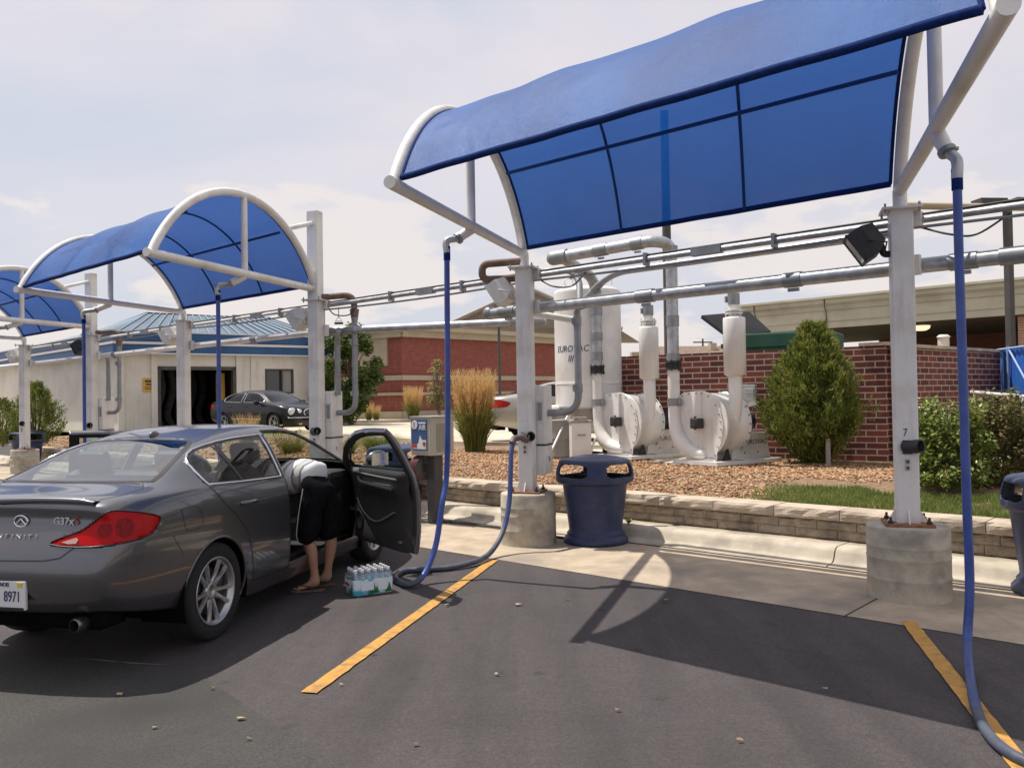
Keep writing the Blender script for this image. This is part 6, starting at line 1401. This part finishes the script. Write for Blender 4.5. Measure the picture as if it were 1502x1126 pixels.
def make_door(root, db_, wg, s, pm, glass, bvh):
    hinge = V((2.38, s*.86, 0)); ang = rad(58)*s      # right side (s=-1) swings outward
    Rm = M.Translation(hinge) @ M.Rotation(-ang if False else (ang*-1 if s<0 else ang*-1), 4, 'Z') @ M.Translation(-hinge)
    # right door: free edge is behind the hinge (-x); opening outward (-y) means rotating by +angle about z
    Rm = M.Translation(hinge) @ M.Rotation(rad(50)*(1 if s<0 else -1), 4, 'Z') @ M.Translation(-hinge)
    inn = db_.copy()
    do = bm_obj(db_, 'door', [pm, blk_s], root); solid(do, .045, -1, 1, 0)
    wo = bm_obj(wg, 'window', glass, do); 
    def T(o_): o_.data.transform(Rm); return o_
    # inner trim card below the belt, following the skin
    def inner(x, z, off):
        h = bvh.ray_cast(V((x, s*3, z)), V((0,-s,0)))[0]; return V((x, h.y-s*off, z))
    g = MB(); rows = []
    zs = [.33,.40,.50,.60,.70,.78,.84,.88,.94,.99,1.02]; offs = [.07,.10,.105,.10,.095,.10,.155,.155,.11,.115,.07]
    xs = [1.10+.10*i for i in range(13)]
    for z, of in zip(zs, offs):
        row = []
        for i, x in enumerate(xs):
            e = 1 if 0 < i < 12 else .45; o_ = of*e
            if .80 < z < .90 and not (1.25 < x < 2.05): o_ = min(o_, .10)
            row.append(inner(x, z, .045+(o_-.045)*1.0))
        rows.append(row)
    g.grid(rows); bm_ = g
    card = T(g.build('door_card', blk_s, do)); md = card.modifiers.new('s','SUBSURF'); md.levels = 2; md.render_levels = 2
    g = MB(); g.tube(spline([inner(1.28,.875,.165), inner(1.6,.885,.172), inner(1.9,.90,.165), inner(2.02,.93,.13)],5), .016, 8); g.box(inner(1.50,.893,.150), (.36,.05,.02), 0, .008); T(g.build('armrest', mat('armrest_grey', (.10,.095,.09), .5) , do))
    g = MB(); g.tube(spline([inner(1.22,.955,.118), inner(1.6,.960,.122), inner(2.12,.975,.118)],6), .011, 6); T(g.build('trim_strip', mat('satin_trim', (.28,.27,.26), .35, metal=.6), do))
    g = MB(); g.box(inner(2.02,.995,.125), (.13,.012,.045), 0, .005); g.tube(spline([inner(1.98,.995,.130), inner(2.02,.998,.150), inner(2.07,.995,.132)],4), .009, 6); T(g.build('handle', chrome, do))
    g = MB(); c = inner(2.12,.52,.112); nn = V((0,-s,0)); Rv = M.Rotation(PI/2*s,3,'X'); g.lathe([(.0,.0),(.075,.0),(.085,.008),(.092,0)], c, 24, Rv); T(g.build('speaker', blk, do))
    g = MB(); g.tube(spline([inner(1.35,.66,.105), inner(1.7,.55,.125), inner(2.0,.60,.115), inner(2.18,.72,.105)],6), .008, 6); g.box(inner(1.22,.42,.105), (.05,.012,.018)); T(g.build('reflector_strip', mat('pocket_edge', (.20,.18,.16), .4), do))
    g = MB()
    P = dens([(a,0,b) for a,b in dlo_front()+[dlo_front()[0]]], 4); dp = drape(bvh, P, None, (0,-s,0), -.005); g.tube([p for p, n in dp[:-1]], .013, 6, closed=True); T(g.build('window_seal', blk, do))
    # exterior handle
    dp = drape(bvh, [(1.16+q*.19,0,.905) for q in (0,.12,.5,.88,1)], None, (0,-s,0), 0)
    g = MB(); g.tube([dp[0][0], dp[1][0]+V((0,s*.030,0)), dp[2][0]+V((0,s*.036,0)), dp[3][0]+V((0,s*.032,0)), dp[4][0]], .013, 8); T(g.build('handle', pm, do))
    # mirror
    g = MB(); mc = V((2.16, s*1.00, 1.075)); g.sphere(mc, .12, 20, (.55,1.05,.68)); g.tube([V((2.18,s*.86,1.02)), V((2.17,s*.93,1.035))], .022, 8); mo = T(g.build('wing_mirror', pm, do))
    g = MB(); g.box(mc+V((-.062,0,0)), (.008,.19,.12), 0, .003); T(g.build('mirror_glass', chrome, do))
    T(do); T(wo); return do
O1 = V((-2.07,5.85,.004))+.795*V((-.974,.228,0)); HD = V((.228,.974,0))
p_grey = paint('graphite_paint', (.080,.080,.088), (.155,.155,.168), .8, .33)
car, bvh = make_car('parked_car', 'graphite grey sedan in the foreground with both front doors open and red wraparound tail lights', 'car', O1, HD, p_grey, (-1,1))
def rearhit(y, z, off=.002): h = bvh.ray_cast(V((-3,y,z)), V((1,0,0))); return h[0]-V((off,0,0))
# badge, letters, plate, exhaust
RR = face_rot(V((0,-1,0)))                        # faces -x, reading left to right = towards -y
car.scale = (1,.92,1)
q = rearhit(-.15,.955,.008); g = MB()
g.tube([q+V((0,-.052*math.cos(a),.033*math.sin(a))) for a in [2*PI*i/28 for i in range(28)]], .0055, 6, closed=True)
g.tube(spline([q+V((0,.040,-.021)), q+V((0,.010,.004)), q+V((0,.0,.012)), q+V((0,-.010,.004)), q+V((0,-.040,-.021))],4), .005, 6); g.build('badge', chrome, car)
letm = mat('letter_silver', (.62,.62,.63), .35, metal=.3)
ltr = [('I',.16),('N',.115),('F',.065),('I',.02),('N',-.025),('I',-.07),('T',-.11),('I',-.155)]
for ch, y in ltr: text_mesh(ch, .040, letm, 'badge_letter', car, rearhit(y-.14,.868,.004), RR, .003, xs=1.25)
text_mesh('G37x', .062, letm, 'model_badge', car, rearhit(-.455,.955,.006), RR@M.Identity(3), .003, xs=1.1)
text_mesh('S', .062, mat('red_badge', (.30,.03,.03), .3), 'model_badge', car, rearhit(-.548,.957,.006), RR, .003, xs=1.1)
q = rearhit(-.12,.56,.0); g = MB(); g.box((q.x-.004,-.12,.54), (.020,.335,.168), 0, .006); pf = g.build('licence_plate', mat('plate_white', (.66,.66,.64), .4), car)
qx = q.x-.016
text_mesh('P', .088, mat('plate_navy', (.03,.02,.12), .5), 'plate_number', pf, (qx,-.058,.532), RR, .0015, xs=.72); text_mesh('8971', .088, bpy.data.materials['plate_navy'], 'plate_number', pf, (qx,-.19,.532), RR, .0015, xs=.72)
text_mesh('ILLINOIS', .034, bpy.data.materials['plate_navy'], 'plate_text', pf, (qx,-.11,.602), RR, .0015, xs=.9); text_mesh('EXPORTFINE.COM', .016, bpy.data.materials['plate_navy'], 'plate_text', pf, (qx,.0,.488), RR, .0015) if False else None
g = MB(); g.box((qx,-.248,.603),(.003,.036,.026)); g.build('sticker', mat('yellow_sticker', (.6,.5,.05), .5), pf)
g = MB(); g.box((qx+.002,-.12,.4635),(.006,.31,.016)); g.build('plate_frame', blk, pf)
exm = mat('sooty_chrome', (.30,.28,.26), .3, metal=.9, c2=(.14,.12,.11), ns=20)
for s in (-1,1): g = MB(); g.lathe([(.034,.0),(.040,.004),(.042,.02),(.042,.16),(.036,.16),(.033,.01)], (-1.03,s*.56,.355), 24, M.Rotation(PI/2,3,'Y')); g.build('exhaust_tip', exm, car)
g = MB(); g.box((-.86,0,.385), (.16,1.42,.13), 0, .03); g.build('rear_valance', ubm, car)
g = MB(); g.prism([(.52,-.0,1.432),(.40,0,1.455),(.33,0,1.462),(.34,0,1.42),(.5,0,1.42)], (0,.001,0)); g.v = []; g.f = []; g.mi = []; g.sm = []
h = bvh.ray_cast(V((.42,0,3)),V((0,0,-1)))[0]; g.sphere(h+V((0,0,.004)), .05, 14, (1.3,.42,.62)); g.build('antenna_fin', p_grey, car)
# driver-side brake lamp housing behind the rear glass
g = MB(); g.box((-.36,0,1.055),(.06,.26,.04),0,.01); g.build('high_brake_light', mat('brake_lens', (.08,.01,.01), .3), car)
# ---- black sedan by the wash bay
p_blk = paint('black_paint', (.003,.003,.004), (.006,.006,.008), .0, .3); pb_ = p_blk.node_tree.nodes['Principled BSDF']; pb_.inputs['Coat Weight'].default_value = .35; pb_.inputs['Specular IOR Level'].default_value = .25
hb = V((.79,-.61,0)).normalized(); lv = V((-hb.y,hb.x,0)); fwp = V((-8.02,28.1,0)); Ob = fwp-hb*2.85+lv*.86; Ob.z = GZ-.015
bcar, bv2 = make_car('parked_car', 'black sedan with oval headlights standing outside the wash bay', 'car', Ob, hb, p_blk, (), False, dglass, None, 5)
for s in (-1,1):
    for (y, r_, z, sc_) in ((.60,.13,.70,(.55,1.1,.95)),(.36,.095,.69,(.5,1,.9))):
        h = bv2.ray_cast(V((6,s*y,z)),V((-1,0,0)))[0]; g = MB(); g.sphere(h-V((.035,0,0)), r_, 18, sc_); g.build('headlight', mat('headlamp', (.62,.62,.6), .1, coat=.8), bcar)
        g = MB(); g.sphere(h-V((.05,0,0)), r_*1.1, 18, sc_); g.build('headlight_rim', chrome, bcar)
h = bv2.ray_cast(V((6,0,.66)),V((-1,0,0)))[0]; g = MB()
for i in range(5): g.box((h.x-.02,0,.57+.045*i), (.05,.42,.012))
g.box((h.x-.02,0,.66),(.055,.012,.22)); g.tube([V((h.x,.24*math.cos(a),.665+.125*math.sin(a))) for a in [2*PI*i/24 for i in range(24)]], .014, 6, closed=True); g.build('grille', chrome, bcar)
g = MB(); P = []
for y in [-.72+.09*i for i in range(17)]: P.append(bv2.ray_cast(V((6,y,.50)),V((-1,0,0)))[0]+V((.008,0,0)))
g.tube(P, .014, 6); P = [bv2.ray_cast(V((x,-3,.46)),V((0,1,0)))[0]+V((0,-.006,0)) for x in [.5+.19*i for i in range(10)]]; g.tube(P, .012, 6)
g.build('bumper_strip', chrome, bcar)
for s in (-1,1):
    g = MB(); g.sphere((2.10,s*.98,1.02), .11, 16, (.55,1.05,.72)); g.tube([(2.12,s*.84,.99),(2.12,s*.92,1.0)], .025, 8); g.build('wing_mirror', p_blk, bcar)
# ---- silver car behind the post
p_sil = paint('champagne_paint', (.34,.31,.27), (.48,.45,.40), .6, .35)
hs = V((.985,.17,0)).normalized(); Os = V((.40,20.3,GZ-.015)); make_car('parked_car', 'silver beige sedan partly hidden behind the post beside the trash can', 'car', Os, hs, p_sil, (), False, dglass, None, 7)
# ---------------------------------------------------------------- person bending into the car
def skin_mesh(name, joints, edges, mat_, parent, sub=2, root_i=0, world=True):
    me = bpy.data.meshes.new(name); im = lmat(parent).inverted() if world else M.Identity(4)
    me.from_pydata([im@V(j[:3]) for j in joints], edges, []); o = bpy.data.objects.new(name, me); COL.objects.link(o)
    md = o.modifiers.new('k','SKIN'); md.use_smooth_shade = True
    for i, j in enumerate(joints):
        r = j[3]; r2 = j[4] if len(j) > 4 else r; me.skin_vertices[0].data[i].radius = (r, r2); me.skin_vertices[0].data[i].use_root = (i == root_i)
    s_ = o.modifiers.new('s','SUBSURF'); s_.levels = sub; s_.render_levels = sub
    dg = bpy.context.evaluated_depsgraph_get(); m2 = bpy.data.meshes.new_from_object(o.evaluated_get(dg)); bpy.data.objects.remove(o)
    m2.materials.clear(); m2.materials.append(mat_); m2.name = name
    for p in m2.polygons: p.use_smooth = True
    o = bpy.data.objects.new(name, m2); COL.objects.link(o); o.parent = parent; return o
skin_m = mat('skin', (.36,.19,.12), .55, c2=(.42,.235,.155), ns=6)
f1 = gp(458,868); f2 = gp(480,860); inw = V((-.974,.228,0)); fwd = V((.228,.974,0))
pe = V((-1.69,7.31,.93)); A1 = V((f1.x+.03,f1.y+.02,.09)); A2 = V((f2.x,f2.y+.02,.09))
k1 = V((-1.785,7.23,.50)); k2 = V((-1.62,7.41,.50)); h1 = pe-fwd*.095+V((-.01,0,-.03)); h2 = pe+fwd*.095+V((0,0,-.03))
ch = pe+inw*.30+fwd*.08+V((0,0,.06)); sh = pe+inw*.45+fwd*.14+V((0,0,-.04)); nk = sh+inw*.10+fwd*.03+V((0,0,-.04)); hd = nk+inw*.12+fwd*.05+V((0,0,-.08))
s1 = sh-fwd*.18; s2 = sh+fwd*.18
per = thing('person', 'person in black shorts and a grey and white striped shirt bending into the open car', 'person', (f1.x,f1.y,.004))
toe = (inw*.92-fwd*.38).normalized(); toe2 = (inw*.95-fwd*.15).normalized()
def T4(v, r, r2=None): return (v.x,v.y,v.z,r) if r2 is None else (v.x,v.y,v.z,r,r2)
e1_ = s1+inw*.06+V((0,0,-.25)); w1_ = e1_+inw*.22+V((0,0,-.06)); e2_ = s2+inw*.10+V((0,0,-.24)); w2_ = e2_+inw*.2+fwd*.05
J = [T4(pe,.065,.06), T4(pe.lerp(ch,.5),.09,.08), T4(ch,.10,.085), T4(sh,.09,.07), T4(nk,.055), T4(hd,.085,.10),
     T4(h1,.065), T4(h1.lerp(k1,.5),.07), T4(k1,.055), T4(k1.lerp(A1,.35)+V((.012,0,0)),.056), T4(k1.lerp(A1,.75),.036), T4(A1,.034), T4(A1-V((0,0,.045))-toe*.02,.032,.028),
     T4(h2,.065), T4(h2.lerp(k2,.5),.07), T4(k2,.055), T4(k2.lerp(A2,.35)+V((.012,0,0)),.056), T4(k2.lerp(A2,.75),.036), T4(A2,.034), T4(A2-V((0,0,.045))-toe2*.02,.032,.028),
     T4(s1,.06), T4(e1_,.042), T4(w1_,.026), T4(s2,.06), T4(e2_,.042), T4(w2_,.026),
     T4(A1+toe*.10+V((0,0,-.045)),.038,.022), T4(A1+toe*.165+V((0,0,-.055)),.040,.016), T4(A2+toe2*.10+V((0,0,-.045)),.038,.022), T4(A2+toe2*.165+V((0,0,-.055)),.040,.016)]
Ed = [(0,1),(1,2),(2,3),(3,4),(4,5),(0,6),(6,7),(7,8),(8,9),(9,10),(10,11),(11,12),(0,13),(13,14),(14,15),(15,16),(16,17),(17,18),(18,19),(3,20),(20,21),(21,22),(3,23),(23,24),(24,25),(11,26),(26,27),(18,28),(28,29)]
n0 = len(J)
for (w_, el) in ((w1_, e1_), (w2_, e2_)):        # hands: palm and five separate fingers
    wi = 22 if w_ is w1_ else 25; d = (w_-el).normalized(); side = d.cross(Z_).normalized(); pi = len(J); J.append(T4(w_+d*.05,.036,.018)); Ed.append((wi,pi))
    for i in range(4):
        b0 = w_+d*.09+side*(.027-.018*i); L_ = (.07,.078,.073,.058)[i]; a = len(J)
        J += [T4(b0,.009), T4(b0+d*L_*.5+V((0,0,-.012)),.008), T4(b0+d*L_*.85+V((0,0,-.04)),.007)]; Ed += [(pi,a),(a,a+1),(a+1,a+2)]
    b0 = w_+d*.03+side*.038; a = len(J); J += [T4(b0,.011), T4(b0+side*.022+d*.03+V((0,0,-.015)),.010), T4(b0+side*.026+d*.055+V((0,0,-.02)),.008)]; Ed += [(pi,a),(a,a+1),(a+1,a+2)]
skin_mesh('body', J, Ed, skin_m, per)
# toes
g = MB()
for A, tt, sd in ((A1,toe,1),(A2,toe2,-1)):
    s_ = tt.cross(Z_).normalized()*sd
    for i in range(5):
        b0 = A+tt*(.185-.010*i)+s_*(.030-.0155*i)+V((0,0,-.062)); g.sphere(b0, (.0135,.0105,.010,.0095,.0085)[i], 10, (1,1,.8))
g.build('toe', skin_m, per, world=True)
# flip flops
flop = mat('flip_flop', (.10,.06,.045), .7, c2=(.14,.09,.07), ns=20)
for A, tt, nm in ((A1,toe,''),(A2,toe2,'')):
    s_ = tt.cross(Z_).normalized(); c = V((A.x,A.y,.006)); out = []
    prof = [(-.075,.0),(-.065,.028),(-.03,.036),(.05,.036),(.12,.046),(.17,.044),(.205,.025),(.212,0)]
    poly = [c+tt*a+s_*b for a,b in prof]+[c+tt*a-s_*b for a,b in prof[::-1][1:-1]]
    g = MB(); g.prism(poly, (0,0,.016)); ff = g.build('flip_flop', flop, per, world=True)
    g = MB()
    for k in (-1,1): g.tube(spline([c+tt*.15+V((0,0,.02)), c+tt*.12+s_*.02*k+V((0,0,.050)), c+tt*.05+s_*.040*k+V((0,0,.045)), c+tt*.02+s_*.038*k+V((0,0,.014))],4), .006, 6)
    g.build('strap', mat('strap_dark', (.03,.025,.025), .6), ff, world=True)
# shorts
def loft_rings(g, rings): g.grid([r+[r[0]] for r in rings])
def ring(c, d, ru, rv, up, n=28, seed=0, amp=0.0):
    d = d.normalized(); u = up.cross(d).normalized(); v_ = d.cross(u)
    return [c+u*(ru*math.cos(a)*(1+amp*noise.noise(V((math.cos(a)*1.6,math.sin(a)*1.6,seed*1.3)))))+v_*(rv*math.sin(a)*(1+amp*noise.noise(V((math.cos(a)*1.6+5,math.sin(a)*1.6,seed*1.3))))) for a in [2*PI*i/n for i in range(n)]]
shm = mat('black_shorts', (.004,.004,.005), .95, c2=(.009,.009,.010), ns=30, spec=.1)
SJ = [T4(pe+V((.02,0,.02)),.190,.165), T4(h1+V((0,0,-.02)),.118,.115), T4(h1.lerp(k1,.55),.115,.112), T4(k1+V((-.005,0,-.085)),.108,.108), T4(h2+V((0,0,-.02)),.118,.115), T4(h2.lerp(k2,.55),.115,.112), T4(k2+V((0,0,-.085)),.108,.108), T4(pe+inw*.14+V((0,0,.045)),.150,.120)]
so_ = skin_mesh('shorts', SJ, [(0,1),(1,2),(2,3),(0,4),(4,5),(5,6),(0,7)], shm, per)
tx = bpy.data.textures.new('folds','CLOUDS'); tx.noise_scale = .10; dm = so_.modifiers.new('d','DISPLACE'); dm.texture = tx; dm.strength = .05; dm.mid_level = .5
g = MB(); off = V((-.062,-.085,0)); P = [h1+off*1.15+V((0,0,.03)), h1.lerp(k1,.45)+off*1.08, k1+off*.95+V((0,0,.04)), k1+off*.9+V((.03,-.01,-.06))]; 
bvs = BVHTree.FromPolygons([lmat(per)@v.co for v in so_.data.vertices],[list(p.vertices) for p in so_.data.polygons]); od = V((-.72,-.69,0)).normalized(); PP = []
for i_ in range(15):
    q_ = i_/14; c_ = (h1+V((0,0,.0))).lerp(k1+V((.0,0,-.05)), q_); h_ = bvs.ray_cast(c_+od*.6, -od)[0]
    if h_: PP.append(h_+od*.010)
g.tube(PP, .0045, 6); g.build('piping', mat('white_piping', (.5,.5,.5), .6), per, world=True)
# striped shirt
def shirt_mat():
    m, t, b = nt('striped_shirt'); L = t.links; ge = coords(t); mp = N(t,'ShaderNodeVectorMath', operation='DOT_PRODUCT'); ax = (inw*.96+fwd*.30).normalized(); mp.inputs[1].default_value = ax; L.new(ge, mp.inputs[0])
    mr = N(t,'ShaderNodeMapRange'); pe_l = (pe-V((f1.x,f1.y,0))).dot(ax); mr.inputs[1].default_value = pe_l-.05; mr.inputs[2].default_value = pe_l+.55; L.new(mp.outputs['Value'], mr.inputs[0])
    r = N(t,'ShaderNodeValToRGB'); r.color_ramp.interpolation = 'CONSTANT'; e = r.color_ramp.elements
    st = [(0,(.70,.70,.70)),(.17,(.17,.17,.175)),(.20,(.44,.44,.43)),(.30,(.17,.165,.15)),(.325,(.86,.85,.83)),(.44,(.42,.38,.32)),(.49,(.80,.78,.75)),(.57,(.10,.10,.105)),(.62,(.045,.045,.05))]
    while len(e) < len(st): e.new(.5)
    for i, (p, c) in enumerate(st): e[i].position = p; e[i].color = rgb(c)
    L.new(mr.outputs[0], r.inputs[0]); L.new(r.outputs[0], b.inputs['Base Color']); b.inputs['Roughness'].default_value = .85; return m
HJ = [T4(pe-inw*.02+V((0,0,.06)),.200,.150), T4(pe.lerp(ch,.5)+V((0,0,.045)),.200,.145), T4(ch+V((0,0,-.015)),.215,.175), T4(sh+V((0,0,-.03)),.19,.15), T4(s1,.085), T4(s1.lerp(e1_,.7),.070), T4(s2,.085), T4(s2.lerp(e2_,.7),.070), T4(sh.lerp(nk,.5),.080)]
ho = skin_mesh('shirt', HJ, [(0,1),(1,2),(2,3),(3,4),(4,5),(3,6),(6,7),(3,8)], shirt_mat(), per)
dm = ho.modifiers.new('d','DISPLACE'); dm.texture = tx; dm.strength = .05; dm.mid_level = .5
g = MB(); g.sphere(hd+V((0,0,.02)), .108, 18, (1,.9,1.05)); hr_ = g.build('hair', mat('dark_hair', (.03,.02,.015), .7, c2=(.05,.035,.025), ns=40), per, world=True)
# ---------------------------------------------------------------- bottled water pack
bp0 = gp(541,868); wr = thing('water_bottle_pack', 'shrink wrapped pack of water bottles on the asphalt beside the hose loop', 'water pack', (bp0.x,bp0.y,.004), rad(30))
wr.scale = (.92,.95,1.05)
bw = glass_mat('clear_plastic', (.93,.97,.99), .8, .12, .16); cap = mat('white_cap', (.72,.74,.76), .4); lab = mat('blue_label', (.07,.35,.60), .35, c2=(.5,.65,.72), ns=18, lo=.45, hi=.6)
g = MB(); g.lathe([(0,0),(.028,0),(.031,.006),(.031,.05),(.029,.06),(.031,.07),(.031,.125),(.029,.14),(.022,.165),(.013,.178),(.013,.184)], (0,0,.0), 14); bmesh_ = None
bl0 = None
for i in range(6):
    for j in range(4):
        loc = (-.1575+.063*i, -.0945+.063*j, .0)
        if bl0 is None:
            bl0 = g.build('bottle', bw, wr); bl0.location = loc
            g2 = MB(); g2.cyl((0,0,.182),(0,0,.203),.0145,.0140,12); cp_ = g2.build('cap', cap, bl0); g2 = MB(); g2.cyl((0,0,.062),(0,0,.118),.0316,n=14,cap=False); lb_ = g2.build('label', lab, bl0)
        else:
            b_ = bl0.copy(); COL.objects.link(b_); b_.parent = wr; b_.location = loc
            for ch_ in (cp_, lb_): c_ = ch_.copy(); COL.objects.link(c_); c_.parent = b_
def wrap_ring(z, e): 
    pts = []; X2, Y2, r_ = .192+e, .129+e, .03
    for cx_, cy_, a0 in ((X2-r_,Y2-r_,0),(-X2+r_,Y2-r_,PI/2),(-X2+r_,-Y2+r_,PI),(X2-r_,-Y2+r_,3*PI/2)):
        for k in range(7): a = a0+PI/2*k/6; pts.append(V((cx_+r_*math.cos(a), cy_+r_*math.sin(a), z)))
    P = pts+[pts[0]]; out = []
    for a, b in zip(P[:-1],P[1:]):
        nn = 16 if (b-a).length > .25 else 10 if (b-a).length > .1 else 1; out += [a.lerp(b,k/nn) for k in range(nn)]
    return [p+V((p.x,p.y,0)).normalized()*.004*noise.noise(V((p.x*30,p.y*30,z*40))) for p in out]
def wrap_mat():
    m, t, b = nt('printed_wrap'); L = t.links; co = coords(t)
    n = N(t,'ShaderNodeTexNoise', Scale=9.0, Detail=3.0); L.new(co, n.inputs['Vector']); r = N(t,'ShaderNodeValToRGB'); r.color_ramp.interpolation = 'EASE'; e = r.color_ramp.elements
    st = [(.30,(.03,.30,.62)),(.43,(.10,.50,.70)),(.52,(.62,.74,.78)),(.66,(.70,.76,.78))]
    while len(e) < 4: e.new(.5)
    for i,(p,c) in enumerate(st): e[i].position = p; e[i].color = rgb(c)
    L.new(n.outputs['Fac'], r.inputs[0]); L.new(r.outputs[0], b.inputs['Base Color']); b.inputs['Roughness'].default_value = .18; b.inputs['Coat Weight'].default_value = .5
    n2 = N(t,'ShaderNodeTexNoise', Scale=28.0, Detail=3.0); L.new(co, n2.inputs['Vector']); bp = N(t,'ShaderNodeBump', Strength=.7, Distance=.01); L.new(n2.outputs['Fac'], bp.inputs['Height']); L.new(bp.outputs[0], b.inputs['Normal']); return m
g = MB(); rows = [wrap_ring(z, e) for z, e in ((.0,-.012),(.004,0),(.05,.001),(.10,.002),(.128,.0)) ]; rows = [r+[r[0]] for r in rows]; g.grid(rows); wpo = g.build('wrap', wrap_mat(), wr)
g = MB(); rows = [wrap_ring(z, e) for z, e in ((.128,.0),(.165,-.004),(.176,-.016))]; rows = [r+[r[0]] for r in rows]; g.grid(rows); g.build('clear_wrap', glass_mat('film', (.95,.98,.99), .8, .15, .12), wr)
grn = mat('print_green', (.015,.16,.05), .3); rdp = mat('print_red', (.45,.03,.10), .3); wht = mat('print_white', (.72,.76,.78), .3)
g = MB()
def tri(g, face, u, z, w_, h, e=.0055):
    if face == 0: g.prism([(u-w_/2,-.129-e,z),(u+w_/2,-.129-e,z),(u,-.129-e,z+h)], (0,.001,0))
    else: g.prism([(-.192-e,u-w_/2,z),(-.192-e,u+w_/2,z),(-.192-e,u,z+h)], (.001,0,0))
for u, w_, h in ((-.03,.05,.07),(.0,.06,.095),(.03,.05,.06),(.15,.05,.08),(.125,.04,.05)): tri(g, 0, u, .012, w_, h)
for u, w_, h in ((-.09,.05,.09),(-.06,.04,.055),(.09,.05,.07)): tri(g, 1, u, .012, w_, h)
g.build('printed_trees', grn, wpo)
g = MB(); g.box((-.1975,.02,.085),(.002,.13,.055)); g.build('logo_panel', wht, wpo); g = MB(); g.box((-.1992,.02,.082),(.002,.11,.024)); g.build('logo_band', rdp, wpo)
g = MB(); g.box((.085,-.1345,.07),(.085,.002,.075)); g.build('label_panel', wht, wpo); g = MB(); g.box((-.06,-.1345,.075),(.12,.002,.07)); g.build('label_panel', wht, wpo)
sc.cycles.use_adaptive_sampling = True
